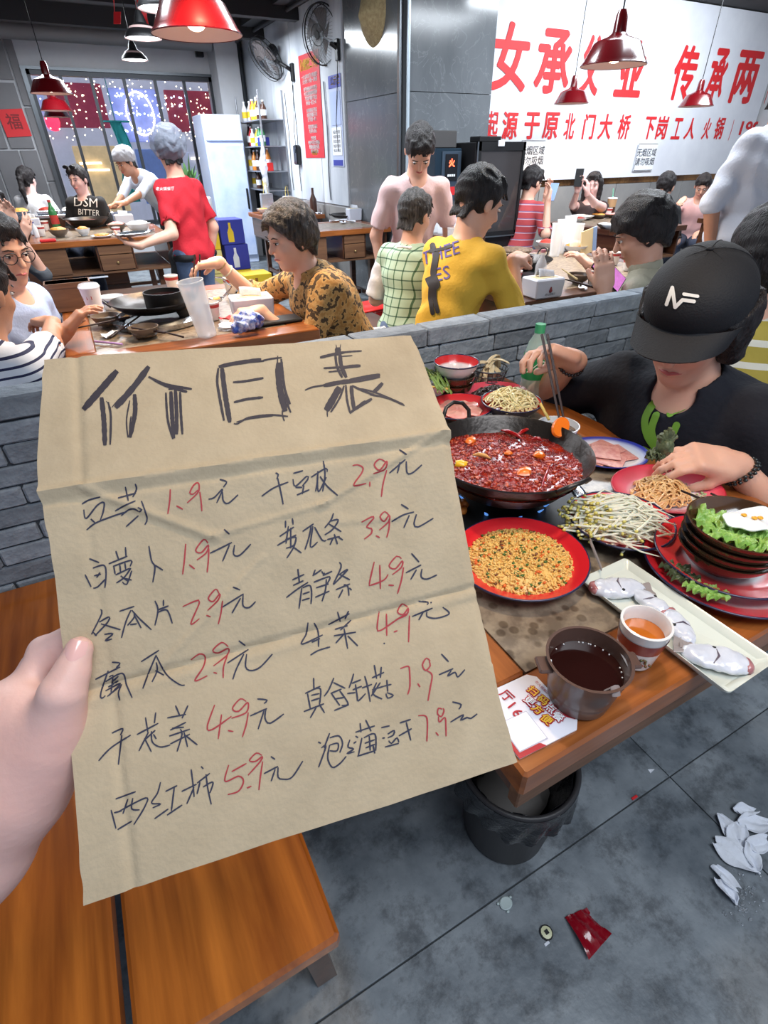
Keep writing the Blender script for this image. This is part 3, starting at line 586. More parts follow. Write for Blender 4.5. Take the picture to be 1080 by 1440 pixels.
BLK = {'C': '78,288 92,342 160,262 200,246 196,300 176,358;66,255 110,230 178,212;120,345 150,372;95,412 150,370 250,330 340,300;330,150 348,235;390,132 398,165 375,212;285,218 395,188;268,297 330,262 392,235;305,325 350,290 385,285 410,300;428,235 462,340 448,380;335,392 410,325;405,275 430,290 412,303;903,105 945,120 925,152;835,225 870,215 920,165 885,247;920,180 925,235 955,250 1015,198;930,408 962,438',
 'D': '150,180 165,190 157,215;72,312 140,265 222,232;162,210 180,290 193,358;250,183 305,168;248,215 262,255 325,200 332,215 300,255;262,262 300,262;270,305 340,275;310,250 300,300;350,205 432,155 440,175;418,112 428,190 415,285;388,170 385,230 375,285;385,195 392,285 435,205;400,200 440,255 500,308;845,50 888,78;790,182 880,105;850,120 835,182;885,115 890,180 920,180 973,135',
 'F': '97,145 97,190;140,130 145,170;60,245 150,185;45,302 100,270 165,235;115,180 100,290;95,265 160,250 150,300 100,320;130,190 130,320;165,250 150,310 105,382;150,315 198,350;205,213 275,165;260,175 245,250 220,328;270,180 255,310 300,280;280,185 330,270 355,268;400,98 385,140 345,190;375,150 430,140 395,200 345,235;370,165 450,215;360,265 440,245;405,230 425,295;400,250 378,298;425,245 460,268;828,42 875,72;768,152 840,110 910,90;880,110 845,190;925,105 910,165 935,185 1032,130;'
      '175,450 185,540;140,520 215,485;145,555 210,525;102,632 170,580 240,535;200,570 182,702;205,570 250,555 262,600 258,672;205,610 250,595;200,650 250,635;285,455 270,495;275,490 325,455;325,465 335,480;345,475 335,490 392,465;275,535 375,500 360,545;290,570 370,545;285,630 375,590;355,515 350,580 328,655;437,408 448,440 398,548;430,490 490,455 400,550;430,480 505,520;415,582 505,545;465,550 490,560 498,620;460,580 432,635;500,570 515,585;893,352 942,408;858,475 955,425;925,455 888,518;960,450 955,500 990,515 1055,488',
 'E': '107,190 165,213;82,282 118,355;128,245 190,228 205,270 198,360;135,290 175,280;130,362 155,355 200,310;170,270 150,300;262,145 280,200;318,122 322,180;220,220 330,175;250,235 258,280;245,235 350,200 345,235;285,225 290,270;315,215 320,255;260,285 345,245;350,245 310,300 265,332;290,290 330,320;355,260 325,340 300,325;310,305 355,315;455,115 470,200 490,240 478,328;485,225 537,257;812,158 870,130 940,95;925,110 885,205;955,110 950,165 985,170 1050,105;'
      '172,487 180,510 120,632;165,560 222,530 215,560 140,640;130,620 150,640;175,570 290,605;195,632 245,628 200,668 240,658;283,497 370,468;350,490 320,560 295,652;355,490 400,540 470,605;365,500 370,530 330,580;370,520 410,595;345,575 385,570;490,435 508,490 490,580;540,430 540,465;505,490 570,465;505,505 560,490 592,568;945,355 988,373;875,478 1008,395;990,420 940,508;1005,400 1005,465 1040,475 1078,440',
 'G': '145,275 188,280 168,305;55,368 120,335 190,300;125,320 85,440 90,470 110,455;110,380 200,335 225,400 255,468;130,355 150,345 150,375 180,350;125,410 180,375;150,360 140,440;120,460 200,395;195,400 180,440 188,482;110,430 190,390 130,455;303,272 400,210;385,235 345,330 312,418;385,240 440,340 510,395 540,398;385,275 390,320 362,382;380,320 428,345;832,158 868,185;770,280 885,205;860,230 820,310 800,368;875,230 870,300 900,320 950,300 1015,230',
 'H': '205,368 195,430 172,485 285,435;238,370 260,420 262,500;225,475 270,455;218,545 260,520 325,500;365,310 380,365;425,305 405,350;315,380 430,320;438,355 380,410;350,405 420,385;345,440 465,420;400,400 420,510;400,430 355,480;420,440 475,495;800,253 855,258 850,272;868,258 876,261;770,335 880,290;830,310 805,355;850,310 850,335 900,345 970,320 935,285;615,478 621,484',
 'I': '135,255 190,232 178,265;68,395 130,330 230,265;185,265 168,415;305,175 318,255;357,150 350,205;262,262 370,205;320,250 272,345;300,280 335,350;355,240 300,290;335,245 340,300 380,325 430,315;345,260 360,285;457,115 480,170;520,115 490,180;415,178 510,160;430,240 510,200;440,230 500,225;425,270 530,235;480,235 490,260 465,348;430,310 530,260;500,250 518,325;505,265 568,315;870,82 920,88 905,105;835,168 920,130;905,140 875,235;915,130 910,180 935,205 1005,158',
 'K': '118,300 220,263;95,355 120,450;130,365 270,295 265,340 210,430;180,300 155,375;205,295 200,350 240,355;128,455 200,412;110,370 150,360;345,215 330,270 300,320 345,325 305,345;315,400 385,350;370,262 430,232;415,240 400,360;378,382 455,330;452,262 528,225;500,150 510,230 515,290;515,240 478,325;550,135 562,148;530,220 595,170;545,215 530,275;560,240 610,215 595,270;575,175 585,250 602,328;903,85 925,100;868,172 940,135;925,150 905,210;940,140 940,190 965,200 1010,190 1065,108',
 'J': '158,205 160,270;112,290 195,250;125,290 140,370;150,270 195,265 190,350;145,300 190,290;145,330 190,315;105,388 215,345;175,360 140,422;190,350 218,395;268,205 240,270 215,305;265,230 330,262;250,290 310,265;255,290 300,355;300,275 345,345 310,355;270,382 350,350;270,320 330,310;375,182 365,220 350,260;365,235 415,215;370,270 420,250;340,290 385,285;385,240 395,310 400,330 440,290;435,195 450,250 465,335;420,260 475,240;487,135 500,210;525,145 520,205;475,205 540,175;500,230 480,290 530,320;520,230 470,305;475,270 540,250;555,215 560,280;540,250 580,240;555,285 590,300 560,315 550,290;850,75 890,118;838,188 915,155;905,165 885,195 925,175 940,200 978,160;'
      '182,552 198,560;200,585 225,575 185,690;245,505 215,585;245,530 295,520 315,560 300,610;245,570 290,560 285,600 245,600;245,570 235,640 260,690 300,670 335,630;355,540 345,580 375,590 340,615 380,605;410,450 415,500;440,432 470,495;385,500 490,465;385,520 400,530;375,560 390,550;420,530 400,630;430,530 490,510 495,600;435,560 490,540;440,585 490,565;460,520 465,600;395,630 490,600;480,570 490,615;525,475 570,465;530,532 545,530;560,510 595,490 590,515 560,530;565,545 580,560 610,530 620,555;545,580 620,560;625,450 685,430;620,520 690,480;660,445 685,545;910,335 958,350 945,375;900,445 970,405 955,435 990,420 1010,425 1045,400'}
RED = {'C': '603,165 600,230 588,315;640,265 680,287;770,170 740,195 722,185 745,140 768,125 778,140 770,185 706,247;782,180 790,240 795,298',
 'D': '583,140 610,135 640,150 635,180 590,250 660,240;680,230 680,258;770,120 735,103 705,135 735,165 775,115 765,160 700,185;775,165 755,240 745,315',
 'F': '578,155 640,122 655,128 610,185 640,195 640,225 595,262;668,240 693,253;750,110 725,88 695,120 720,150 752,110 750,150 690,205;755,150 750,200 737,252;658,405 628,540 640,552 720,520 745,485;693,425 697,577;748,553 782,555;830,385 800,370 752,430 790,450 835,400 830,440 772,487;843,440 830,520 805,607',
 'E': '670,103 662,200 652,282;690,225 722,250;800,100 775,78 728,140 760,155 802,110 790,155 735,198;805,130 802,200 795,270;652,470 725,438 750,445 700,570 750,540;790,520 815,530;865,395 845,368 802,420 830,440 868,395 860,430 798,492;885,435 875,510 860,572',
 'G': '573,262 620,230 650,245 640,300 595,375 662,348;695,330 715,335;775,190 740,168 692,210 720,225 775,200 770,235 695,295;770,240 750,300 748,360',
 'H': '590,308 580,400 600,410 690,350 740,320;630,320 632,440;670,420 690,412;745,285 715,268 690,310 720,325 748,290 740,325 690,350;755,330 750,475',
 'I': '655,112 618,220 640,238 740,170;690,160 673,285;722,242 750,247;815,95 785,82 745,130 775,145 822,100 815,150 740,180;825,150 815,210 795,275',
 'K': '690,128 672,210 740,185 765,210 740,260 685,278;705,162 780,120;782,245 805,235;858,80 830,68 795,105 825,110 860,85 850,110 788,180;862,110 850,190 843,255',
 'J': '628,155 670,142 678,165 680,250 668,295;722,235 735,255;790,115 770,98 748,135 765,165 790,140 785,115;770,165 800,190 790,260 778,330;725,410 765,412 775,450 772,550;820,500 835,518;855,375 835,370 830,400 850,415 865,385 860,370;835,415 840,445 870,420 875,470 876,522'}
P2 = lambda s: [tuple(float(q) for q in p.split(',')) for p in s.split()]
mb = MB()
for k, t in enumerate(TITLE): c, w_, p = t.split('|'); stroke(mb, c, P2(p), 1.22*float(w_)/CR[c][2], .35, k)
mt_mark = mat('marker_black', srgb(52, 48, 58), .7)
obj('title_writing', mb, mt_mark, sign)['label'] = 'bold black marker title 价目表'
for nm, D, m_, wd_ in (('list_writing', BLK, mat('marker_blue_black', srgb(44, 46, 68), .7), 2.3), ('price_writing', RED, mat('marker_red', srgb(160, 50, 58), .7), 2.2)):
    mb = MB()
    for c, s in D.items():
        for k, t in enumerate(s.split(';')): stroke(mb, c, P2(t), wd_, .3, k)
    obj(nm, mb, m_, sign, kind='stuff')['label'] = 'dish names and 元 signs in dark marker' if D is BLK else 'prices in red marker'
# ================================================================== FURNITURE
W_TOP = wood('wood_table_top', srgb(112, 58, 22), srgb(190, 112, 54), 0); W_TOPY = wood('wood_table_top_y', srgb(112, 58, 22), srgb(190, 112, 54), 1)
W_DARK = wood('wood_dark', srgb(64, 38, 26), srgb(108, 66, 42), 0); W_DARKY = wood('wood_dark_y', srgb(58, 34, 24), srgb(98, 60, 38), 1); W_CASE = wood('wood_case', srgb(86, 56, 38), srgb(134, 94, 64), 0, 1, .5, .1)
W_BENCH = wood('wood_bench', srgb(122, 56, 14), srgb(206, 120, 44), 1, .9, .28, .6)
mt_stone = mat('stone_inlay', srgb(112, 98, 84), .34, var=(28, srgb(150, 134, 114), .1), coat=.12)
nt = mt_stone.node_tree; tc = nt.nodes.new('ShaderNodeTexCoord'); vo = nt.nodes.new('ShaderNodeTexVoronoi'); vo.inputs['Scale'].default_value = 42; vo.inputs['Randomness'].default_value = 1
rp = nt.nodes.new('ShaderNodeValToRGB'); rp.color_ramp.elements[0].position = .25; rp.color_ramp.elements[0].color = (.35, .3, .27, 1); rp.color_ramp.elements[1].position = .36; rp.color_ramp.elements[1].color = (1, 1, 1, 1)
mx = nt.nodes.new('ShaderNodeMixRGB'); mx.blend_type = 'MULTIPLY'; mx.inputs[0].default_value = .75; pn = nt.nodes['Principled BSDF']; s0 = pn.inputs['Base Color'].links[0].from_socket
nt.links.new(tc.outputs['Object'], vo.inputs[0]); nt.links.new(vo.outputs['Distance'], rp.inputs[0]); nt.links.new(s0, mx.inputs[1]); nt.links.new(rp.outputs[0], mx.inputs[2]); nt.links.new(mx.outputs[0], pn.inputs['Base Color'])
mt_knob = mat('knob_brass', srgb(190, 160, 110), .3, .8)
TABS = []
def hot_table(label, x0, y0, x1, y1, z=.75, near=False, group='hotpot tables', dark=False):
    TABS.append((x0, y0, x1, y1, z))
    W, D = x1-x0, y1-y0; t = thing('hotpot_table', label, 'table', (x0, y0, 0), 0, group)
    a, b, c = (.095, .11, .095) if near else (.1, .12, .1); e = .045
    wx, wy = (W_DARK, W_DARKY) if dark else (W_TOP, W_TOPY)
    obj('edge_board', MB().box((0, 0, z-e), (W, b, z), bev=.004), wx, t); obj('edge_board', MB().box((0, D-b, z-e), (W, D, z), bev=.004), wx, t)
    obj('edge_board', MB().box((0, b+.001, z-e), (a, D-b-.001, z), bev=.004), wy, t); obj('edge_board', MB().box((W-a, b+.001, z-e), (W, D-b-.001, z), bev=.004), wy, t)
    obj('stone_inlay', MB().box((a+.001, b+.001, z-.03), (W-a-.001, D-b-.001, z-.0015)), mt_stone, t)
    zb = z-.25
    if near: zb = z-.125
    obj('side_panel', MB().box((.03, .035, zb), (.05, D-.04, z-e), bev=.002), W_DARKY, t); obj('side_panel', MB().box((W-.05, .035, zb), (W-.03, D-.04, z-e), bev=.002), W_DARKY, t)
    if near: obj('apron', MB().box((.022, .018, zb), (W-.022, .036, z-e), bev=.002), W_CASE, t)
    else:
        obj('shelf', MB().box((.05, .03, zb-.02), (W-.05, D-.03, zb), bev=.002), W_CASE, t)
        obj('front_panel', MB().box((.04, .022, zb), (.04+W*.19, .034, z-e), bev=.002), W_CASE, t)
        dx0, dx1 = W*.44, W*.68
        for k, (za, zc) in enumerate(((zb+.005, zb+.125), (zb+.13, z-e-.004))):
            d = obj('drawer', MB().box((dx0, .018, za), (dx1, .03, zc), bev=.003).box((dx0+.01, .03, za+.01), (dx1-.01, .3, zc-.02)), W_CASE, t)
            if k == 0: obj('knob', MB().blob(((dx0+dx1)/2, .008, (za+zc)/2), .011, 10), mt_knob, d, 60)
        obj('divider', MB().box((dx0-.016, .03, zb), (dx0-.004, D-.1, z-e)), W_DARKY, t); obj('divider', MB().box((dx1+.004, .03, zb), (dx1+.016, D-.1, z-e)), W_DARKY, t)
    lm = W_DARK
    for lx in (.12, W-.17):
        for ly in ((.5 if near else .14), D-.19): obj('leg', MB().box((lx, ly, .0), (lx+.05, ly+.05, zb), bev=.003), lm, t)
    obj('foot_rail', MB().box((.125, .19+.36*near, .1), (.155, D-.19, .14)).box((W-.155, .19+.36*near, .1), (W-.125, D-.19, .14)).box((.17, D/2+.08*near-.02, .1), (W-.17, D/2+.08*near+.02, .14)), lm, t)
    return t
def bench(label, x0, y0, x1, y1, z=.45, m=None, planks=1, group='wooden benches'):
    W, D = x1-x0, y1-y0; t = thing('wooden_bench', label, 'bench', (x0, y0, 0), 0, group); m = m or W_BENCH
    obj('seat_plank', MB().box((0, 0, z-.035), (W, D, z), bev=.006), m, t)
    lx = W > D
    for i in (0, 1):
        for j in (0, 1):
            cx = (.06 if i == 0 else W-.1); cy = (.03 if j == 0 else D-.07)
            if not lx: cx = (.03 if i == 0 else W-.07); cy = (.1 if j == 0 else D-.14)
            mb = MB().box((0, 0, 0), (.04, .04, z-.035)); sxx = (-.06 if i == 0 else .06)*(1 if lx else .5); syy = (-.02 if j == 0 else .02)
            mb.v = [(x+cx+sxx*(1-zz/(z-.035)), y+cy+syy*(1-zz/(z-.035)), zz) for x, y, zz in mb.v]; obj('leg', mb, W_DARKY, t)
    obj('stretcher', MB().box((.07, D/2-.02, .14), (W-.07, D/2+.02, .17)) if lx else MB().box((W/2-.02, .12, .14), (W/2+.02, D-.12, .17)), W_DARK, t)
    return t
TN = hot_table('nearest hotpot table, with the laden red plates and the table card on its corner', .278, .2, 1.06, 1.25, near=True)
TW = hot_table('hotpot table where the woman in patterned blouse reaches with chopsticks', -.14, 2.0, .77, 3.1)
TF = hot_table('far left hotpot table with two drawers in front of the window', -.34, 5.5, .78, 6.6)
TR = hot_table('hotpot table behind the brick divider beside the man in yellow', 1.77, 1.93, 3.1, 3.15, dark=True)
TG = hot_table('hotpot table where the girl holds up her phone below the banner', 4.22, 3.55, 5.12, 4.5, dark=True)
TD = hot_table('uncleared drawer table littered with used tissues left of the marble pillar', 1.85, 4.98, 2.73, 5.75)
TB = hot_table('small table with stacked white boxes under the shelf rack', 2.0, 6.55, 2.7, 7.35)
TP = hot_table('dark table at the far right where the woman in pink eats', 5.75, 3.25, 6.75, 3.9, dark=True)
bench('near orange wooden bench plank with its corner jutting right below the cardboard', -.2, .255, .06, 1.22)
bench('near orange wooden bench plank at the left edge beside the dark gap', -.475, .18, -.213, 1.27)
bench('reddish bench on the far side of the near table under the man in black cap', 1.2, .34, 1.46, 1.24, m=W_DARKY)
bench('dark bench under the person in mustard stripes behind the black cap', 1.82, .7, 2.1, 1.24, m=W_DARKY)
bench('long dark red bench crossing behind the woman\'s table', -.32, 4.72, .98, 4.96, m=W_DARK)
bench('dark bench under the man in yellow and the person in green check', 1.34, 1.6, 1.64, 3.25, m=W_DARKY)
bench('dark bench under the person in beige beyond the brick divider', 1.75, 1.42, 2.6, 1.68, m=W_DARK)
bench('bench under the woman in patterned blouse', .9, 2.0, 1.16, 3.0, m=W_DARKY)
bench('bench under the boy in stripes and the person in glasses', -.62, 1.55, -.36, 3.0, m=W_DARKY)
bench('bench under the girl in the black lettered jumper', -.3, 6.72, .8, 6.96, m=W_DARK)
bench('bench under the girl holding up her phone', 3.9, 4.75, 5.1, 5.0, m=W_DARK)
# red plastic stool
def red_stool(px_, py_, lab, dep):
    c = pd(px_, py_, dep); z = .45; t = thing('plastic_stool', lab, 'stool', (c.x, c.y, 0), R(8), 'red plastic stools'); m = mat('plastic_red', srgb(222, 40, 36), .35)
    s = MB().box((-.125, -.125, z-.02), (.125, .125, z), bev=.008); obj('seat', s, m, t, 50)
    for i in (-1, 1):
        for j in (-1, 1):
            mb = MB().box((-.02, -.02, 0), (.02, .02, z-.02), bev=.005); mb.v = [(x+i*(.1+.035*(1-zz/z)), y+j*(.1+.035*(1-zz/z)), zz) for x, y, zz in mb.v]; obj('leg', mb, m, t, 40)
    for zz in (.15, .38):
        q = .1+.035*(1-zz/z); obj('rail', MB().box((-q, -q-.012, zz), (q, -q+.004, zz+.04)).box((-q, q-.004, zz), (q, q+.012, zz+.04)).box((-q-.012, -q, zz), (-q+.004, q, zz+.04)).box((q-.004, -q, zz), (q+.012, q, zz+.04)), m, t)
    return t
red_stool(515, 372, 'bright red plastic stool between the patterned blouse and the green check dress', 3.5)
# ================================================================== LAMPS, FANS, WALL ITEMS
mt_lampred = mat('lamp_red', srgb(92, 6, 14), .22, coat=.6); mt_lampin = mat('lamp_inside', srgb(214, 180, 176), .45); mt_blk = mat('black_metal', srgb(28, 28, 30), .45, .3); mt_bulbw = mat('bulb_glow', (1, .86, .66), .4, emit=14, ecol=(1, .8, .55)); mt_bulbc = mat('bulb_cool', (1, 1, 1), .4, emit=10, ecol=(.9, .95, 1))
def lamp(label, p, r, red=True, glow=1, group='red pendant lamps'):
    t = thing('pendant_lamp', label, 'lamp', p, 0, group); h = r*.62; m = mt_lampred if red else mt_blk
    if red: prof = [(r, 0), (r*1.005, .004), (r*.93, h*.18), (r*.70, h*.86), (r*.62, h*.95), (r*.30, h*1.12), (r*.2, h*1.25), (r*.17, h*1.9), (r*.12, h*2.1), (0, h*2.12)]
    else: prof = [(r, 0), (r*1.0, .01), (r*.92, h*.35), (r*.6, h*.85), (r*.35, h*1.1), (r*.25, h*1.6), (r*.12, h*2.0), (0, h*2.02)]
    obj('shade', MB().lathe(prof, 40), m, t, 40)
    obj('shade_inside', MB().lathe([(r*.992, .002), (r*.9, h*.17), (r*.66, h*.82), (r*.28, h*1.05), (0, h*1.06)], 40), mt_lampin, t, 60)
    if red:
        obj('socket', MB().cyl((0, 0, h*.95), (0, 0, h*.35), r*.2, n=20), mat('socket_brown', srgb(60, 30, 26), .5), t, 50)
        obj('bulb', MB().blob((0, 0, h*.3), (r*.2, r*.2, r*.12), 16), mt_bulbw, t, 180)
    else: obj('bulb', MB().lathe([(0, .0), (r*.86, .004), (r*.86, .012), (0, .016)], 28), mt_bulbc, t, 180)
    obj('cable', MB().cyl((0, 0, h*2.05), (0, 0, CEIL-p[2]), .004, n=6), mt_blk, t)
    return t
L0 = pd(278, 50, 1.95); lamp('largest red pendant lamp at the top left', L0, .165)
lamp('red pendant lamp in front of the window, nearest of that row', pd(73, 132, 4.6), .17)
lamp('red pendant lamp in front of the window, middle of that row', pd(80, 156, 5.9), .165)
lamp('red pendant lamp in front of the window, farthest and lowest of that row', pd(81, 165, 6.9), .165)
L4 = pd(862, 93, 2.7); lamp('red pendant lamp before the big slogan, largest on the right', L4, .165)
L5 = pd(803, 146, 5.1); lamp('small red pendant lamp hanging before the slogan left of the large one', L5, .165)
L6 = pd(978, 150, 5.3); lamp('small red pendant lamp at the right before the slogan', L6, .165)
for k, (x, y, d, r_, lb) in enumerate(((190, 85, 4.6, .11, 'small black pendant lamp with white glow, lowest above the window'), (202, 55, 3.3, .11, 'black pendant lamp with white glow just left of the big red lamp'), (231, 14, 2.5, .12, 'black pendant lamp with bright white disc at the top edge'))):
    p = pd(x, y, d); lamp(lb, p, r_, False, 1, 'black pendant lamps'); spot((p.x, p.y, p.z-.02), 22, COOL, 2.4)
# warm light under the red shades
for p, e, s in ((L4, 50, 1.75), (L0, 16, 1.6), (L5, 26, 2.0), (L6, 26, 2.0), (pd(73, 132, 4.6), 22, 1.7), (pd(80, 156, 5.9), 10, 1.7)): spot((p.x, p.y, p.z+.015), e, WARM, s, .5, rad=.05)
# lamps of the rows that hang outside the frame, over the near tables
for k, (x, y, z, e) in enumerate(((.62, .55, 2.02, 34), (.62, 2.3, 2.0, 100), (2.15, 2.4, 2.02, 26), (.15, 5.9, 2.02, 55))):
    lamp(('red pendant lamp over the near table, above the frame', 'red pendant lamp over the table of the woman in patterned blouse, above the frame', 'red pendant lamp over the table of the man in yellow, above the frame', 'red pendant lamp over the far left table, above the frame')[k], (x, y, z), .165) if k in (0,) else None
    spot((x, y, z+.015), e, WARM, 1.75, .5, rad=.05)
# red ribbons and cable bundle by the black lamps
tag(obj('red_ribbon', MB().sheet(lambda u, v: tuple(pd(190+14*u+6*v, -4+48*v, 3.9)+Vector((0, .02*math.sin(9*v+3*u), 0))), 3, 14, .002), mt_redprint, smooth=60), 'red ribbon strips hanging beside the black pendant lamps', 'ribbon')
tag(obj('red_tag', MB().sheet(lambda u, v: tuple(pd(160+10*u, 17+17*v, 4.2)), 2, 2, .003).cyl(pd(161, 17, 4.2), pd(160, 0, 4.1), .003), mt_redprint), 'small red paper tag hanging under the ceiling duct', 'tag')
def fan(label, c, face, rad=.225, mount=None):
    t = thing('wall_fan', label, 'fan', c, 0, 'black wall fans'); f = Vector(face).normalized(); M = frame((0, 0, 0), f.orthogonal(), z=f)
    up = Vector((0, 0, 1)); x = up.cross(f).normalized(); M = frame((0, 0, 0), x, z=f); dk = mt_blk
    cg = MB(); ring = lambda r, z, n=40: [M @ Vector((r*math.cos(2*math.pi*i/n), r*math.sin(2*math.pi*i/n), z)) for i in range(n)]
    cg.tube(ring(rad, 0), .007, 6, closed=True); cg.tube(ring(rad*.97, .04), .004, 5, closed=True); cg.tube(ring(rad*.35, .07, 24), .003, 5, closed=True); cg.tube(ring(rad*.95, -.05), .004, 5, closed=True)
    for k in range(44):
        a = 2*math.pi*k/44; d = Vector((math.cos(a), math.sin(a), 0)); cg.tube([M @ (d*rad*.12+Vector((0, 0, .075))), M @ (d*rad*.7+Vector((0, 0, .065))), M @ (d*rad+Vector((0, 0, 0)))], .0012, 4); cg.tube([M @ (d*rad*.15+Vector((0, 0, -.06))), M @ (d*rad*.8+Vector((0, 0, -.06))), M @ (d*rad)], .0012, 4)
    obj('cage', cg, dk, t, 60)
    obj('cage_badge', MB().lathe([(0, .08), (.03, .08), (.03, .07), (0, .07)], 20, M=M), dk, t)
    for k in range(5):
        a0 = 2*math.pi*k/5
        obj('blade', MB().sheet(lambda u, v: tuple(M @ Vector(((.03+(rad*.85-.03)*v)*math.cos(a0+(u-.5)*(1.0-.15*v)+.3*v), (.03+(rad*.85-.03)*v)*math.sin(a0+(u-.5)*(1.0-.15*v)+.3*v), .02*(u-.5)))), 5, 7, .002), mat('fan_blade', srgb(120, 112, 112), .4, alpha=.55), t, 60)
    obj('motor', MB().lathe([(0, -.17), (.045, -.17), (.06, -.15), (.065, -.07), (.03, -.045), (0, -.04)], 20, M=M), dk, t, 40)
    b = M @ Vector((0, 0, -.12)); m_ = Vector(mount)-Vector(c)
    obj('arm', MB().tube([b, b+Vector((0, 0, -.07)), m_+Vector((-.06, 0, .03)), m_], [.022, .02, .018, .02], 10), dk, t, 60)
    obj('wall_bracket', MB().box((m_.x-.02, m_.y-.035, m_.z-.09), (m_.x+.01, m_.y+.035, m_.z+.07), bev=.006), dk, t)
    obj('power_cord', MB().tube([m_+Vector((0, .02, -.08)), m_+Vector((-.005, .05, -.3)), m_+Vector((0, .12, -.55)), m_+Vector((0, .1, -.8))], .004, 5), mt_blk, t, 60)
    return t
p = pxx(404, 100, FX-.02); fan('tilted black wall fan, farther from the pillar', pd(374, 83, 6.05), (-.75, -.15, -.62), .225, (FX-.03, p.y-.2, p.z-.02))
p = pxx(481, 62, FX-.03); fan('black wall fan facing the room beside the marble pillar', pd(453, 49, 5.1), (-.9, -.42, -.12), .23, (FX-.03, 6.02, p.z-.02))
# conical straw hat
mt_straw = mat('straw', srgb(186, 168, 126), .8, var=(40, srgb(150, 130, 92), .2), bump=(90, .6))
c = pxx(526, 22, 2.74); ht = thing('straw_hat', 'woven conical straw hat hanging high on the marble pillar', 'hat', c)
hn = Vector((-1, -.12, -.1)).normalized(); M = frame((0, 0, 0), Vector((0, 0, 1)).cross(hn), z=hn)
obj('crown', MB().lathe([(.2, 0), (.203, .004), (.11, .075), (.02, .145), (0, .15), (0, .143), (.02, .138), (.105, .07), (.193, 0)], 48, M=M), mt_straw, ht, 60)
rings = MB()
for r_ in (.06, .1, .14, .18): rings.tube([M @ Vector((r_*math.cos(a*math.pi/18), r_*math.sin(a*math.pi/18), .153-r_*.72)) for a in range(36)], .0022, 5, closed=True)
obj('woven_ring', rings, mt_straw, ht, 60)
# posters on the fan wall
def wallposter(name, label, cat, y0, y1, z0, z1, m, th=.004):
    t = thing(name, label, cat, (FX-.02, (y0+y1)/2, (z0+z1)/2)); obj('sheet', MB().box((-th, (y0-y1)/2, (z0-z1)/2), (0, (y1-y0)/2, (z1-z0)/2)), m, t); return t
pt = wallposter('red_poster', 'tall narrow red poster with yellow Chinese heading on the fan wall', 'poster', 6.52, 7.1, 1.3, 2.22, mat('poster_red', srgb(196, 36, 46), .5))
def wtext(par, s, y, z, size, m, fx=1., off=.0, x=-.0055):
    b0 = text_mb(s, size, 0, font_x=fx); mb = MB()
    for ox, oy in (((0, 0),) if not off else ((0, 0), (off, 0), (-off, 0), (0, off), (0, -off))): mb.add([(v[0]+ox, v[1]+oy, 0) for v in b0.v], b0.f)
    pass; mb.v = [(x+v[2], y-v[0], z+v[1]) for v in mb.v]; return obj('lettering', mb, m, par)
yel = mat('print_yellow', srgb(240, 200, 60), .6); wht = mat('print_white', srgb(245, 235, 235), .6)
wtext(pt, '【火锅老灶二十年】', 0, .365, .1, yel, .62, .003)
z = .27
for blk in (('一九九四年北门大桥边起火', '父女两代人守着一口老锅'), ('每天清晨亲手炒料熬汤', '牛油花椒辣椒样样现炒', '不添加不回收不将就', '老味道一做三十年'), ('食材新鲜当天到店', '老街坊带着孩子来', '坐下就是一家人'), ('喜欢就常来坐坐', '吃得开心舒心'), ('欢迎光临', '请爱护环境文明用餐', '贵重物品随身保管', '谢谢大家支持')):
    for s in blk: wtext(pt, s, 0, z, .04, wht, .98, .0015); z -= .041
    z -= .024
wtext(pt, '老火锅', 0, -.415, .05, yel, 1, .002)
nb = wallposter('notice_board', 'blue edged notice board with white sheets beside the marble pillar', 'board', 6.0, 6.3, 1.22, 1.98, mat('board_pale', srgb(186, 196, 224), .5))
blu = mat('print_blue', srgb(52, 62, 160), .5)
obj('header', MB().box((-.008, -.15, .28), (-.004, .15, .38)), blu, nb); obj('footer', MB().box((-.008, -.12, -.37), (-.004, .12, -.32)), blu, nb)
obj('paper', MB().box((-.009, -.12, -.28), (-.004, .12, -.04)), mt_paper, nb); obj('paper', MB().box((-.009, -.12, -.02), (-.004, .12, .25)), mat('paper_blue', srgb(176, 190, 226), .7), nb)
wtext(nb, '公示栏', -.02, .33, .075, yel, 1, .001, x=-.0095)
for k in range(5): wtext(nb, '食品安全信息', 0, -.08-.04*k, .03, mt_ink, 1, 0, x=-.0105)
c = pxx(418, 218, FX-.05); tag(obj('soap_dispenser', MB().box((c.x-.03, c.y-.06, c.z-.1), (c.x+.03, c.y+.06, c.z+.1), bev=.012).box((c.x-.034, c.y-.03, c.z+.02), (c.x-.03, c.y+.02, c.z+.06)), mat('black_gloss', srgb(22, 22, 26), .2), smooth=40), 'small black box shaped dispenser on the wall left of the red poster', 'dispenser')
for k, (y, z0, z1) in enumerate(((6.4, .9, 1.95), (7.33, .95, 2.0), (7.62, .95, 1.95))):
    tag(obj('wall_cable', MB().tube([(FX-.03, y+.015*math.sin(q), z0+(z1-z0)*q/8) for q in range(9)], .007 if k == 0 else .004, 6), mt_pipe if k == 0 else mt_blk, smooth=60), ('pale conduit on the wall right of the red poster', 'thin dark cable on the wall left of the red poster', 'thin dark cable hanging beside the shelf rack')[k], 'cable')
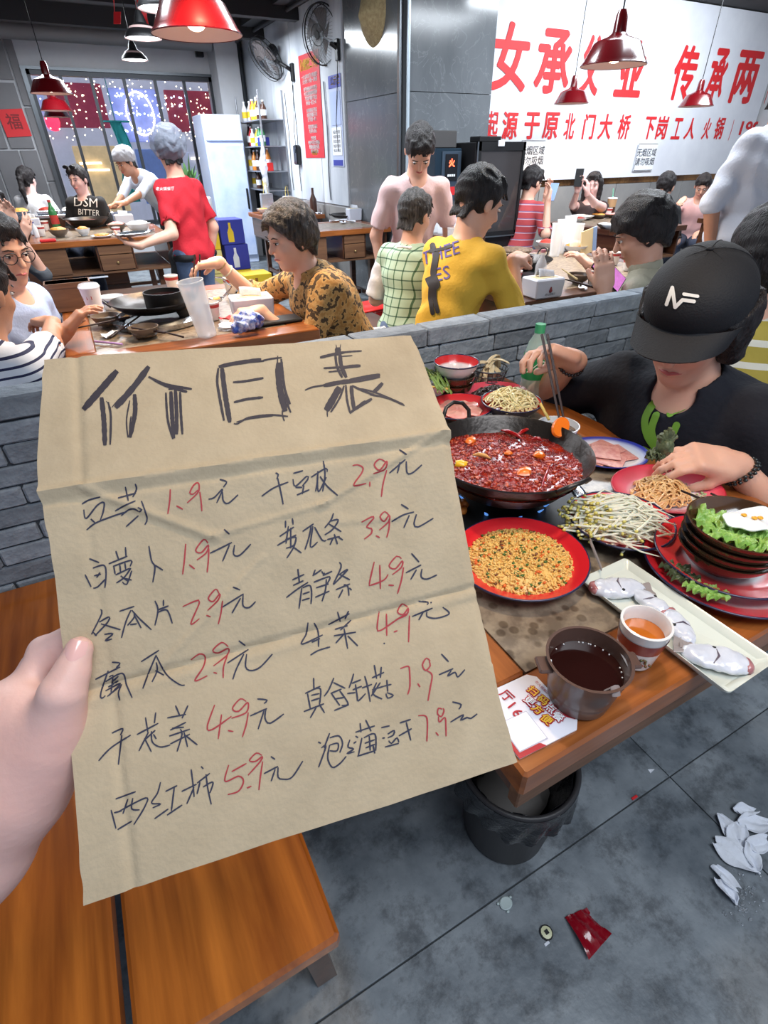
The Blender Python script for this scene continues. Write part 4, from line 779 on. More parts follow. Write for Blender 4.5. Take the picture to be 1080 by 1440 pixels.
# left wall red paper and switch
pp = [pyy(x, y, WY-.045) for x, y in ((-8, 152), (14, 151), (35, 187), (12, 195))]
rp_ = thing('red_paper', 'red paper square stuck on the grey panel left of the window', 'paper', (-.21, WY-.04, 1.7)); obj('sheet', MB().box((-.19, -.004, -.14), (.09, 0, .14), M=Matrix.Rotation(R(-3), 4, 'Y')), mt_redprint, rp_)
wtext_m = text_mb('福', .17, .002); wtext_m.v = [(v[0]-.05, -.006, v[1]) for v in wtext_m.v]; obj('lettering', wtext_m, mat('print_darkred', srgb(120, 14, 20), .6), rp_)
# ================================================================== BACKGROUND FURNISHINGS
# white fridge by the pillar
fr_ = thing('tall_fridge', 'tall white glass-door fridge beside the window', 'fridge', (1.9, 8.55, 0)); mw = mat('fridge_white', srgb(198, 210, 236), .35)
obj('body', MB().box((-.02, 0, 0), (.5, .55, 1.78), bev=.01), mw, fr_); obj('door', MB().box((-.005, -.03, .1), (.485, 0, 1.45), bev=.01), mat('fridge_door', srgb(172, 192, 232), .25, var=(5, srgb(205, 216, 240), .2)), fr_)
obj('handle', MB().box((.43, -.055, .7), (.455, -.03, .95), bev=.004), mt_blk, fr_); obj('sign_panel', MB().box((0, -.032, 1.5), (.48, 0, 1.76)), mw, fr_)
def stackbox(name, lab, cat, x, y, z, w_, d_, h_, m, group=None, art=None, rz=0):
    t = thing(name, lab, cat, (x, y, z), rz, group); obj('carton', MB().box((0, 0, 0), (w_, d_, h_), bev=.004), m, t)
    if art:
        g = obj('front_print', MB().prism([(w_*.42+w_*q*.12, h_*r_) for q, r_ in ((-1, .1), (1, .1), (1.05, .5), (.4, .68), (.4, .88), (-.4, .88), (-.4, .68), (-1.05, .5))], 0, .002, M=Matrix.Rotation(R(90), 4, 'X')), art, t)
    return t
yb = mat('carton_yellow', srgb(226, 190, 40), .6); bb = mat('carton_blue', srgb(44, 52, 150), .6); wbx = mat('carton_white', srgb(214, 216, 222), .6); brn = mat('bottle_amber', srgb(150, 96, 30), .4)
stackbox('beer_carton', 'yellow beer carton with bottle picture beside the red shirt', 'carton', 1.12, 6.45, .48, .28, .3, .26, yb, 'beer cartons', brn)
stackbox('beer_carton', 'blue and yellow beer carton, top of the stack beside the window fridge', 'carton', 1.42, 6.45, .52, .26, .3, .24, bb, 'beer cartons', yb)
stackbox('beer_carton', 'blue beer carton under the top blue one', 'carton', 1.44, 6.45, .26, .26, .3, .255, bb, 'beer cartons', wbx)
stackbox('beer_carton', 'plain yellow beer carton on the floor behind the woman', 'carton', 1.5, 6.0, 0, .3, .3, .27, yb, 'beer cartons', brn)
stackbox('beer_carton', 'yellow carton at the bottom of the blue stack', 'carton', 1.44, 6.45, 0, .26, .3, .255, yb, 'beer cartons', wbx)
stackbox('beer_carton', 'pale yellow carton under the bottle carton', 'carton', 1.12, 6.45, .0, .28, .3, .235, mat('carton_pale', srgb(216, 202, 130), .6), 'beer cartons')
stackbox('beer_carton', 'pale yellow carton in the middle of the stack beside the red shirt', 'carton', 1.12, 6.45, .24, .28, .3, .235, mat('carton_pale', srgb(216, 202, 130), .6), 'beer cartons')
wc = thing('white_cabinet', 'low white cabinet with plants on top behind the red shirt', 'cabinet', (1.1, 7.45, 0)); obj('body', MB().box((0, 0, 0), (.5, .4, .92), bev=.006), wbx, wc); obj('front_sheet', MB().box((.27, -.012, .45), (.48, 0, .9)), mt_paper, wc)
def plant(lab, c, r_, h_, n, seed):
    t = thing('potted_plant', lab, 'plant', c, 0, 'plants on the white cabinet'); q = random.Random(seed); obj('pot', MB().lathe([(0, 0), (.05, 0), (.065, .09), (.06, .09), (.055, .02), (0, .02)], 20), mt_paper, t, 40)
    gm = mat('leaf_green', srgb(48, 82, 44), .45, var=(9, srgb(84, 124, 62))); nleaf = n
    for k in range(nleaf):
        a = q.uniform(0, 6.28); el = q.uniform(.2, 1.3); L = r_*q.uniform(.6, 1.1); b = Vector((.02*math.cos(a), .02*math.sin(a), .08)); tip = b+Vector((math.cos(a)*math.cos(el)*L, math.sin(a)*math.cos(el)*L, math.sin(el)*h_*q.uniform(.5, 1))); side = Vector((-math.sin(a), math.cos(a), 0)); wd_ = .028
        obj('leaf', MB().sheet(lambda u, v: tuple(b.lerp(tip, v)+side*(u-.5)*2*wd_*math.sin(math.pi*min(1, v*.95+.05))+Vector((0, 0, -.03*v*v-.006*abs(u-.5)))), 2, 5, .001), gm, t, 60)
    return t
plant('leafy green plant on the cabinet behind the hair net', (1.2, 7.58, .921), .17, .26, 34, 1); plant('lower green plant beside the red shirt collar', (1.38, 7.52, .921), .14, .16, 22, 2)
plant('upper green plant in front of the window', (1.42, 7.75, .921), .16, .42, 30, 4)
# shelf rack with bottles on the fan wall
rk = thing('wire_shelf_rack', 'wall shelf rack crowded with bottles below the tilted fan', 'shelf', (2.42, 7.75, 0)); my = mat('rack_steel', srgb(150, 152, 158), .35, .7)
for x in (0, .3):
    for y in (0, 1.0): obj('post', MB().cyl((x, y, .92), (x, y, 1.98), .013, n=8), my, rk, 60)
for z in (.95, 1.16, 1.43, 1.7):
    mb = MB().box((-.01, -.01, z-.012), (.31, 1.01, z)); obj('shelf', mb, my, rk)
obj('bracket', MB().box((.28, .1, .9), (.33, .14, 1.0)).box((.28, .8, .9), (.33, .84, 1.0)), my, rk)
bt_cols = [(srgb(225, 225, 228), 'white'), (srgb(186, 40, 44), 'red'), (srgb(232, 190, 50), 'yellow'), (srgb(60, 130, 80), 'green'), (srgb(70, 40, 28), 'dark'), (srgb(214, 130, 50), 'orange')]
def bottle(name, lab, p, h_, r_, m, capm=None, labm=None, group=None, par_glass=True):
    t = thing(name, lab, 'bottle', p, 0, group); obj('body', MB().lathe([(0, 0), (r_*.9, 0), (r_, .008), (r_, h_*.58), (r_*.75, h_*.7), (r_*.36, h_*.82), (r_*.34, h_*.93), (0, h_*.93)], 20), m, t, 40)
    obj('cap', MB().lathe([(r_*.4, h_*.92), (r_*.42, h_), (0, h_)], 16), capm or mt_paper, t, 40)
    if labm: obj('label', MB().lathe([(r_*1.02, h_*.2), (r_*1.02, h_*.5)], 20), labm, t, 60)
    return t
protos = {}
q = random.Random(11); ordn = ['first', 'second', 'third', 'fourth', 'fifth', 'sixth', 'seventh', 'eighth', 'ninth', 'tenth']
for sh, (z, seq) in enumerate(((1.7, 'whwhryyydd'), (1.43, 'drwygg'), (1.16, 'wodwo'), (.95, 'wdw'))):
    for k, ch in enumerate(seq):
        if ch == 'h': continue
        key = {'w': 0, 'r': 1, 'y': 2, 'g': 3, 'd': 4, 'o': 5}[ch]; cn = bt_cols[key][1]; y = 7.75+.93-k*(.88/len(seq))
        lab = f'{cn} bottle on the {("top", "second", "third", "bottom")[sh]} shelf of the rack, {ordn[k]} from the far end'
        bottle('sauce_bottle', lab, (2.5+q.uniform(-.02, .03), y, z+.001), q.uniform(.19, .25), .037, mat('bottle_'+cn, bt_cols[key][0], .3), labm=mt_paper if key != 0 else mat('carton_yellow', srgb(226, 190, 40)), group='bottles on the shelf rack')
for k, (dy, z, c_) in enumerate(((.2, 1.43, bb), (.15, 1.16, mat('plastic_red', srgb(222, 40, 36))))): stackbox('small_box', ('small blue box', 'small red box')[k]+' at the near end of the shelf rack', 'box', 2.45, 7.75+dy, z+.001, .12, .12, .09, c_)
# clear bag hanging on the rack
def bag(name, lab, c, r, m, seed=0, cat='bag', noise=.008, h=.008, prims=None):
    o = sdf_obj(name, m, None, prims or [ell((0, 0, r[2]*.9), r), ell((r[0]*.2, 0, r[2]*1.75), (r[0]*.5, r[1]*.5, r[2]*.35))], h, .03, noise=(noise, 40+seed)); o.location = c; return tag(o, lab, cat)
mt_bagc = mat('bag_clear', srgb(226, 230, 236), .15, alpha=.45); mt_bagw = mat('bag_white', srgb(226, 228, 234), .35, bump=(40, .4)); mt_bagy = mat('bag_mesh', srgb(170, 160, 110), .6, var=(30, srgb(110, 96, 60)))
tag(sdf_obj('plastic_bag', mt_bagc, None, [cap((2.41, 7.74, 1.5), (2.37, 7.69, 1.2), .01, .05), cap((2.36, 7.66, 1.2), (2.36, 7.62, .78), .04, .012), ell((2.36, 7.62, .74), (.05, .07, .03))], .009, .03, noise=(.005, 50)), 'clear plastic bag hanging long from the shelf rack', 'bag')
# things on the small table under the rack
for k, (nm, lab, cat, x, y, s, m) in enumerate((('gift_bag', 'silver foil carrier bag on the table under the rack', 'bag', 2.12, 7.1, (.14, .08, .2), mat('foil', srgb(200, 204, 212), .2, .6, bump=(25, .8))), ('gift_bag', 'white paper carrier bag on the table under the rack', 'bag', 2.42, 7.15, (.1, .07, .16), wbx), ('small_box', 'blue box on the table under the rack', 'box', 2.5, 6.95, (.16, .08, .1), bb), ('paper_cup', 'pink paper cup on the table under the rack', 'cup', 2.3, 6.9, (.06, .06, .1), mat('cup_pink', srgb(224, 150, 160), .5)), ('menu_card', 'white card standing at the back of the table under the rack', 'card', 2.5, 6.75, (.1, .01, .13), mt_paper), ('food_tub', 'white food tub at the front of the table under the rack', 'tub', 2.05, 6.62, (.15, .12, .06), wbx))):
    t = thing(nm, lab, cat, (x, y, .751)); mb = MB().box((0, 0, 0), s, bev=.005); mb.v = [(v[0]*(1+.1*v[2]), v[1], v[2]) for v in mb.v]; obj('body', mb, m, t)
    if nm == 'gift_bag': obj('handle', MB().tube([(s[0]*.3, s[1]/2, s[2]), (s[0]*.4, s[1]/2, s[2]+.1), (s[0]*.6, s[1]/2, s[2]+.1), (s[0]*.7, s[1]/2, s[2])], .004, 6), mat('cord_yellow', srgb(200, 180, 110)), t, 60)
tag(obj('glass_bottle', MB().lathe([(0, 0), (.04, 0), (.04, .14), (.015, .2), (.015, .26), (0, .26)], 18, c=(2.62, 6.7, .751)), mat('bottle_dark', srgb(40, 32, 30), .2), smooth=40), 'dark bottle at the wall end of the table under the rack', 'bottle')
# water boiler and drinks fridge beside the pillar
wbz = thing('water_boiler', 'tall dark blue steel water boiler with lit display beside the pillar', 'boiler', (2.80, 4.35, 0)); dkb = mat('boiler_blue', srgb(34, 52, 66), .3, .4)
obj('body', MB().box((0, 0, .0), (.26, .34, 1.36), bev=.008), dkb, wbz); obj('front_plate', MB().box((.06, -.012, .75), (.25, 0, 1.34), bev=.003), mat('boiler_steel', srgb(92, 108, 124), .3, .8), wbz)
obj('display', MB().box((.09, -.018, 1.13), (.21, -.012, 1.32)), mat('black_gloss', srgb(22, 22, 26)), wbz); mm = text_mb('火', .06, .002); mm.v = [(v[0]+.15, -.02, v[1]+1.255) for v in mm.v]; obj('display_symbol', mm, mat('led_red', (1, .08, .03), .5, emit=6), wbz)
mm = text_mb('■■■■', .022); mm.v = [(v[0]+.15, -.02, v[1]+1.17) for v in mm.v]; obj('display_keys', mm, mt_paper, wbz); obj('tap', MB().cyl((.15, -.012, .98), (.15, -.07, .98), .012).cyl((.15, -.06, .98), (.15, -.06, .93), .01), mt_pipe, wbz, 50)
obj('label_red', MB().box((.1, -.015, 1.03), (.2, -.012, 1.09)), mt_redprint, wbz)
df = thing('drinks_fridge', 'black drinks fridge with glass door below the left end of the slogan', 'fridge', (3.12, 4.24, 0))
obj('body', MB().box((0, .0, 0), (.50, .5, 1.399), bev=.006), mt_blk, df); obj('door_frame', MB().box((.0, -.03, .7), (.5, 0, .74)).box((0, -.03, 1.34), (.5, 0, 1.4)).box((0, -.03, .1), (.035, 0, 1.4)).box((.475, -.03, .1), (.5, 0, 1.4)), mt_blk, df)
obj('door_glass', MB().box((.035, -.02, .74), (.475, -.012, 1.34)), mat('fridge_glass', srgb(60, 56, 56), .06, spec=.7), df); obj('edge_trim', MB().box((-.008, -.034, .1), (.004, -.028, 1.4)).box((0, -.034, .695), (.5, -.03, .705)), mt_pipe, df); obj('clip', MB().box((.2, -.04, 1.37), (.26, -.03, 1.41)), mt_paper, df)
tag(obj('microwave_box', MB().box((2.82, 4.42, 1.3615), (3.05, 4.66, 1.48), bev=.006), mat('grey_box', srgb(66, 64, 64), .5)), 'low dark grey box on top of the water boiler', 'box')
tag(obj('router', MB().box((3.2, 4.3, 1.401), (3.42, 4.45, 1.44), bev=.005), mt_blk), 'flat black box on top of the drinks fridge', 'box')
# reed and white stand right of boiler
bs = thing('side_counter', 'low dark wooden counter with tumblers in front of the water boiler', 'counter', (2.70, 3.97, 0)); obj('counter', MB().box((-.1, -.05, 0), (.35, .25, .78), bev=.006), W_DARK, bs)
mt_clear = mat('clear_plastic', (.95, .97, 1), .08, alpha=.35, spec=.6); mt_gl = mat('clear_glass', (.96, .98, 1), .03, trans=1, spec=.5)
for k in range(12): tag(obj('glass_tumbler', MB().lathe([(0, 0), (.03, 0), (.037, .1), (.034, .1), (.028, .006), (0, .006)], 14, c=(2.68+.085*(k % 4), 3.96+.08*(k//4), .782)), mt_clear, smooth=40), f'clear tumbler before the water boiler, {("front", "middle", "back")[k//4]} row, {ordn[k % 4]} from the left', 'glass', 'tumblers before the boiler')
# ================================================================== TABLEWARE AND FOOD
def radial(name, stops, rad, rough=.25, coat=.5, sx=1, sy=1, bump=None):
    """colour by distance from the piece's own centre (enamel rims, bands)"""
    m = mat(name, stops[0][1], rough, coat=coat, bump=bump); nt = m.node_tree; p = nt.nodes['Principled BSDF']; tc = nt.nodes.new('ShaderNodeTexCoord')
    mp = nt.nodes.new('ShaderNodeMapping'); mp.inputs['Scale'].default_value = (1/(rad*sx), 1/(rad*sy), 0); le = nt.nodes.new('ShaderNodeVectorMath'); le.operation = 'LENGTH'; rp = nt.nodes.new('ShaderNodeValToRGB')
    nt.links.new(tc.outputs['Object'], mp.inputs[0]); nt.links.new(mp.outputs[0], le.inputs[0]); nt.links.new(le.outputs['Value'], rp.inputs[0]); e = rp.color_ramp.elements
    while len(e) < len(stops): e.new(.5)
    for k, (ps, c) in enumerate(stops): e[k].position = ps; e[k].color = V4(c)
    nt.links.new(rp.outputs[0], p.inputs['Base Color']); return m
TZ = .7505
ENW = srgb(232, 230, 234); RD = srgb(214, 34, 44); PK = srgb(226, 84, 104)
mt_navy = mat('enamel_navy', srgb(36, 34, 70), .3, coat=.5)
def plate(name, lab, p, r, sx=1, sy=1, rz=0, m=None, h=.018, rimm=None, group=None, cat='plate'):
    t = thing(name, lab, cat, p, rz, group)
    obj('dish', MB().lathe([(0, 0), (r*.66, 0), (r*.72, h*.25), (r*.98, h), (r, h+.001), (r, h-.001), (r*.97, h-.003), (r*.7, -.0), (r*.62, -.002+.002), (0, .003-.003)][:5]+[(r*.99, h+.003), (r*.97, h+.002), (r*.72, h*.4), (r*.64, .004), (0, .004)], 56, sx=sx, sy=sy), m, t, 50)
    if rimm: obj('rim', MB().tube([(r*sx*math.cos(a*math.pi/30), r*sy*math.sin(a*math.pi/30), h+.0015) for a in range(60)], .0018, 6, closed=True), rimm, t, 180)
    return t
def bowl(name, lab, p, r, h, m, rimm=None, group=None, mi=None, foot=True, cat='bowl', rz=0):
    t = thing(name, lab, cat, p, rz, group); th = .003
    obj('bowl_body', MB().lathe([(0, 0), (r*.45, 0), (r*.47, .006), (r*.7, h*.3), (r*.9, h*.7), (r, h), (r-th, h)], 44), m, t, 50)
    obj('inner_face', MB().lathe([(r-th, h), (r*.87, h*.7), (r*.66, h*.33), (r*.4, .009), (0, .008)], 44), mi or m, t, 60)
    if rimm: obj('rim', MB().tube([((r-.001)*math.cos(a*math.pi/24), (r-.001)*math.sin(a*math.pi/24), h) for a in range(48)], .002, 6, closed=True), rimm, t, 180)
    return t
def cup(name, lab, p, r, h, m, fill=None, band=None, group=None, cat='cup', rz=0):
    t = thing(name, lab, cat, p, rz, group)
    obj('cup_body', MB().lathe([(0, 0), (r*.7, 0), (r*.74, .004), (r*.85, h*.4), (r, h), (r-.003, h+.001), (r-.005, h-.004), (r*.8, h*.4), (r*.68, .006), (0, .006)], 40), m, t, 50)
    if band: obj('band', MB().lathe([(r*(.85+.15*.55)*1.012, h*.72), (r*1.008, h*.92)], 40), band, t, 60)
    if fill: obj('drink', MB().lathe([(r*.9, h*.72), (0, h*.722)], 36), fill, t, 60)
    return t
def sticks(name, lab, a, b, r0=.0034, m=None, group=None, n=8, cat='chopsticks'):
    a = Vector(a); b = Vector(b); t = thing(name, lab, cat, a, 0, group); obj('stick', MB().tube([(0, 0, 0), (b-a)*.5, b-a], [r0*.6, r0*.85, r0], n), m or mat('stick_dark', srgb(46, 26, 24), .55, spec=.3), t, 60); return t
mt_wok = mat('wok_iron', srgb(66, 62, 60), .32, .75, bump=(90, .1)); mt_ringst = mat('ring_steel', srgb(190, 196, 204), .18, .95)
def steam_pot(lab, p, r, h, fill, group=None, handles=True, near=False):
    t = thing('hotpot_wok', lab, 'wok', p, 0, group)
    obj('pan', MB().lathe([(0, .0), (r*.4, .004), (r*.75, h*.35), (r*.93, h*.8), (r, h), (r*1.015, h+.002), (r*1.01, h+.005), (r*.985, h+.001), (r*.91, h*.75), (r*.72, h*.36), (0, .01)], 72 if near else 40), mt_wok, t, 50)
    if handles:
        for sgn, a0 in ((1, 1.66), (-1, 1.62-math.pi)) if near else ((1, 0.1), (-1, 3.2)):
            d = Vector((math.cos(a0), math.sin(a0), 0)); s = Vector((-d.y, d.x, 0))
            pts = [d*r*(1.0+e_)+s*w_+Vector((0, 0, h+(z_ if sgn > 0 else z_*.45))) for e_, w_, z_ in ((0, .032, 0), (.04, .034, .018), (.09, .022, .034), (.11, 0, .04), (.09, -.022, .034), (.04, -.034, .018), (0, -.032, 0))]
            obj('handle', MB().tube(pts, .0042, 8), mt_wok, t, 60)
    return t
# ---- the boiling wok on the near table
WC = Vector((.615, .66, 0)); WR = .152
st = thing('gas_ring', 'round steel stove ring sunk in the near table under the wok', 'stove', (WC.x, WC.y, TZ))
obj('ring', MB().lathe([(.146, 0), (.166, 0), (.169, .003), (.166, .010), (.159, .013), (.152, .008), (.148, .003)], 72), mt_ringst, st, 40)
obj('burner', MB().lathe([(0, .001), (.14, .001), (.14, .006), (.05, .012), (0, .012)], 40), mt_blk, st, 50)
fl_ = MB()
for k in range(18): a = k*2*math.pi/18+.2*math.sin(9*k); fl_.tube([(.08*math.cos(a), .08*math.sin(a), .006), (.087*math.cos(a), .087*math.sin(a), .014), (.092*math.cos(a), .092*math.sin(a), .02)], [.0026, .002, .0005], 6)
obj('blue_flame', fl_, mat('flame_blue', (.1, .3, 1), .5, emit=.7, ecol=(.15, .4, 1)), st, 60, kind='stuff')
wok = steam_pot('big iron wok of boiling red chilli broth on the near table', (WC.x, WC.y, TZ+.022), WR, .085, None, near=True)
mt_soup = mat('broth_red', srgb(96, 6, 4), .16, var=(30, srgb(176, 44, 12), .18), bump=(95, .7), coat=.6)
q = random.Random(4)
def soupz(x, y): return .833+.0025*math.sin(55*x+3*math.sin(40*y))*math.cos(48*y)+.006*math.exp(-((x-.56)**2+(y-.66)**2)/.004)
sp = MB(); sp.grid(lambda u, v: (((.139*v))*math.cos(2*math.pi*u)+WC.x, ((.139*v))*math.sin(2*math.pi*u)+WC.y, soupz(((.139*v))*math.cos(2*math.pi*u)+WC.x, ((.139*v))*math.sin(2*math.pi*u)+WC.y)), 120, 46)
sp.lathe([(.139, .832), (.10, .812), (0, .806)], 40, c=(WC.x, WC.y, 0))
tag(obj('broth', sp, mt_soup, smooth=60), 'bubbling dark red chilli broth filling the big iron wok', 'soup', None, 'stuff')
bb_ = MB()
for k in range(1500):
    a = q.uniform(0, 6.283); rr = .136*math.sqrt(q.random()); x = WC.x+rr*math.cos(a); y = WC.y+rr*math.sin(a); s = q.uniform(.0012, .0036); bb_.blob((x, y, soupz(x, y)), (s, s, s*.8), 6)
tag(obj('broth_bubbles', bb_, mat('bubble_red', srgb(150, 30, 16), .14, coat=.5, var=(50, srgb(90, 6, 6), .12)), smooth=180), 'froth of small red bubbles over the boiling broth', 'bubbles', None, 'stuff')
bits = MB()
for k in range(420):
    a = q.uniform(0, 6.283); rr = .134*math.sqrt(q.random()); x = WC.x+rr*math.cos(a); y = WC.y+rr*math.sin(a)
    if (x-.6)*.6+(y-.64)*.2 > .05: continue
    bits.blob((x, y, soupz(x, y)+.001), (q.uniform(.002, .006), q.uniform(.002, .006), .002), 6, .3, seed=k)
tag(obj('chilli_flakes', bits, mat('spice_orange', srgb(206, 84, 28), .3, coat=.8, var=(70, srgb(150, 30, 16), .15)), smooth=180), 'orange scum of oil, spices and chilli flakes on the broth', 'spices', None, 'stuff')
mt_carrot = mat('carrot', srgb(240, 120, 26), .3, coat=.5, sss=.1); mt_chili = mat('chilli_red', srgb(160, 12, 14), .22, coat=.8)
for k, (px_, py_, s, lab) in enumerate(((738, 664, .016, 'bright orange carrot chunk in the middle of the broth'), (757, 640, .013, 'orange carrot chunk toward the right of the broth'), (648, 652, .014, 'yellow pepper chunk at the left of the broth'), (715, 637, .009, 'small orange carrot piece behind the middle of the broth'), (662, 620, .014, 'reddish carrot slab at the back left of the broth'))):
    c = pz(px_, py_, .838); o = obj('carrot_chunk' if k != 2 else 'pepper_chunk', MB().blob((0, 0, 0), (s, s*.8, s*.5), 8, .22, seed=k+3), mt_carrot if k != 2 else mat('pepper_yellow', srgb(246, 190, 30), .3, coat=.6), smooth=50, loc=c); tag(o, lab, 'food', 'pieces floating in the broth')
for k, (x0, y0, x1, y1, lab) in enumerate(((772, 655, 762, 685, 'thin long red chilli lying upright at the right of the broth'), (705, 605, 735, 618, 'dark red dried chilli at the back of the broth'), (728, 612, 745, 604, 'crossing dried chilli at the back of the broth'), (748, 618, 762, 620, 'short red chilli at the back right of the broth'), (665, 640, 690, 645, 'pale stick of lemongrass in the broth'))):
    a = pz(x0, y0, .839); b = pz(x1, y1, .839); o = obj('dried_chilli', MB().tube([(0, 0, 0), (b-a)*.3+Vector((0, 0, .004)), (b-a)*.7+Vector((0, 0, .004)), b-a], [.002, .0042 if k else .0022, .004 if k else .002, .001], 8), mt_chili if k < 4 else mat('herb_pale', srgb(220, 160, 90), .5), smooth=60, loc=a); tag(o, lab, 'chilli', 'chillies in the broth')
# ---- fried rice plate
def heap_grains(name, lab, cat, c, rx, ry, h, n, size, mats, seed, flat=False):
    q = random.Random(seed); dome = MB().lathe([(1, 0), (.85, h*.45), (.6, h*.78), (.3, h*.95), (0, h)], 30, c=c); dome.v = [(c[0]+(v[0]-c[0])*rx, c[1]+(v[1]-c[1])*ry, v[2]) for v in dome.v]
    for k in range(n):
        a = q.uniform(0, 6.283); rr = math.sqrt(q.random()); z = h*(1-rr**2.2)**.8 if rr < 1 else 0; s = size*q.uniform(.7, 1.25)
        M = Matrix.Rotation(q.uniform(0, 6.28), 4, 'Z') @ Matrix.Rotation(q.uniform(-.7, .7), 4, 'Y')
        dome.blob((c[0]+rx*rr*math.cos(a), c[1]+ry*rr*math.sin(a), c[2]+z+q.uniform(-.001, .0035)), (s, s*.42, s*.42), 6, .05, M=M, seed=k)
    return tag(obj(name, dome, mats, smooth=180), lab, cat, None, 'stuff')
mt_plred = radial('plate_red', [(0, ENW), (.58, ENW), (.66, srgb(235, 60, 60)), (.8, RD), (1, RD)], .118)
RC = Vector((.505, .482, TZ+.004)); plate('enamel_plate', 'red rimmed oval plate of fried rice on the near table', RC, .111, 1, .95, 0, mt_plred, .02, mt_navy, 'red enamel plates')
RC.z += .006
heap_grains('fried_rice', 'heap of golden fried rice grains on the red plate', 'rice', RC, .089, .085, .026, 2300, .0042, mat('rice_fried', srgb(226, 166, 74), .5, var=(150, srgb(244, 206, 128), .25), coat=.2, sss=.05), 8)
vb = {'g': MB(), 'o': MB(), 'b': MB()}
q = random.Random(6)
for k in range(170):
    a = q.uniform(0, 6.283); rr = math.sqrt(q.random())*.95; z = .026*(1-rr**2.2)**.8; vb['ggobo'[k % 5]].blob((RC.x+(.089*rr)*math.cos(a), RC.y+.088*rr*math.sin(a), RC.z+z+.003), (.0034*q.uniform(.6, 1.3), .0026, .0018), 6, .3, seed=k)
for k_, nm, c_ in (('g', 'scallion_bits', srgb(74, 104, 40)), ('o', 'carrot_bits', srgb(232, 110, 40)), ('b', 'meat_bits', srgb(120, 66, 36))): tag(obj(nm, vb[k_], mat('bits_'+nm, c_, .4), smooth=180), {'g': 'chopped green scallion scattered over the fried rice', 'o': 'diced carrot scattered over the fried rice', 'b': 'brown meat crumbs scattered over the fried rice'}[k_], 'food', None, 'stuff')
# ---- bean sprouts
SC = Vector((.722, .47, TZ)); bowl('enamel_bowl', 'shallow red rimmed bowl under the bean sprouts', SC, .09, .032, mt_navy, mt_navy, mi=radial('bowl_red_in', [(0, ENW), (.5, PK), (.8, RD), (1, RD)], .09))
q = random.Random(21); spm = MB(); hd = MB()
mt_sprout = mat('sprout_white', srgb(236, 232, 212), .3, coat=.3, sss=.15); mt_head = mat('sprout_head', srgb(226, 214, 120), .45, var=(80, srgb(200, 184, 90)))
for k in range(430):
    lay = k/430; cx = SC.x+q.gauss(0, .030); cy = SC.y+q.gauss(0, .028)
    if math.hypot(cx-SC.x, cy-SC.y) > .07: continue
    ang = R(-28)+q.gauss(0, .38); L = q.uniform(.06, .1); d = Vector((math.cos(ang), math.sin(ang), 0)); s = Vector((-d.y, d.x, 0)); zb = SC.z+.022+.042*lay*math.exp(-((cx-SC.x)**2+(cy-SC.y)**2)/.004)+q.uniform(0, .004)
    bend = q.gauss(0, .013); c = Vector((cx, cy, zb)); pts = [c-d*L*.5+Vector((0, 0, -.004+q.uniform(-.006, .006))), c-d*L*.2+s*bend*.6, c+d*L*.15+s*bend+Vector((0, 0, .003)), c+d*L*.5+s*bend*.3+Vector((0, 0, -.008-q.uniform(0, .008)))]
    spm.tube(pts, [.0021, .002, .0015, .0006], 5)
    hp = pts[0]+s*q.uniform(-.003, .003)-d*.003; hd.blob(hp, (.0042, .003, .003), 6, .1, M=Matrix.Rotation(ang+q.uniform(-1, 1), 4, 'Z'), seed=k)
hd2 = MB()
tag(obj('bean_sprouts', spm, mt_sprout, smooth=60), 'tangled heap of long white bean sprouts on the near table', 'sprouts', None, 'stuff')
tag(obj('sprout_heads', hd, mt_head, smooth=180), 'yellow heads of the bean sprouts gathered at the left of the heap', 'sprouts', None, 'stuff')
# ---- pink oval plate with shredded tripe
OC = Vector((.905, .512, TZ)); mt_pk = radial('plate_pink', [(0, ENW), (.5, ENW), (.72, srgb(232, 120, 140)), (.9, PK), (1, srgb(205, 50, 72))], .1, sx=1.08, sy=.9)
plate('enamel_plate', 'pink and white oval plate of shredded tripe by the hand with bracelet', OC, .1, 1.08, .9, R(-20), mt_pk, .018, mat('rim_red', srgb(176, 30, 48), .3), 'red enamel plates')
def noodles(name, lab, c, rx, ry, h, n, rad, m, seed, cat='noodles', curl=1., L=7, twist=None):
    q = random.Random(seed); mb = MB()
    for k in range(n):
        a = q.uniform(0, 6.283); rr = math.sqrt(q.random())*.85; p = Vector((rr*math.cos(a), rr*math.sin(a), 0)); hdg = q.uniform(0, 6.283); w_ = q.uniform(-1, 1)*curl; pts = []
        for j in range(L):
            z = h*max(0, 1-(p.x**2+p.y**2))**.7*(.35+.65*q.random() if j not in (0, L-1) else .4); pts.append(Vector((c[0]+p.x*rx, c[1]+p.y*ry, c[2]+z+.002))); hdg += w_+q.uniform(-.5, .5)*curl; p = p+Vector((math.cos(hdg), math.sin(hdg), 0))*.24
            if p.length > 1: hdg += 2.2; p *= .92
        P = []
        for i in range(len(pts)-1):
            a_ = pts[max(i-1, 0)]; b_ = pts[i]; c_ = pts[i+1]; d_ = pts[min(i+2, len(pts)-1)]
            for tt in (0, .33, .66): P.append(.5*((2*b_)+(c_-a_)*tt+(2*a_-5*b_+4*c_-d_)*tt*tt+(3*b_-a_-3*c_+d_)*tt**3))
        P.append(pts[-1]); mb.tube(P, rad, 6)
    return tag(obj(name, mb, m, smooth=60), lab, cat, None, 'stuff')
noodles('shredded_tripe', 'pile of tan shredded tripe on the pink oval plate', (OC.x-.012, OC.y+.004, OC.z+.006), .062, .05, .032, 110, .0019, mat('tripe_tan', srgb(214, 160, 100), .35, var=(60, srgb(236, 196, 140), .2), coat=.4), 5, 'tripe', .8)
q = random.Random(2); gb = MB()
for k in range(70): gb.blob((OC.x+q.uniform(.02, .068), OC.y-.02+q.uniform(-.03, .025), OC.z+.007), (.003, .002, .0015), 6, .3, seed=k)
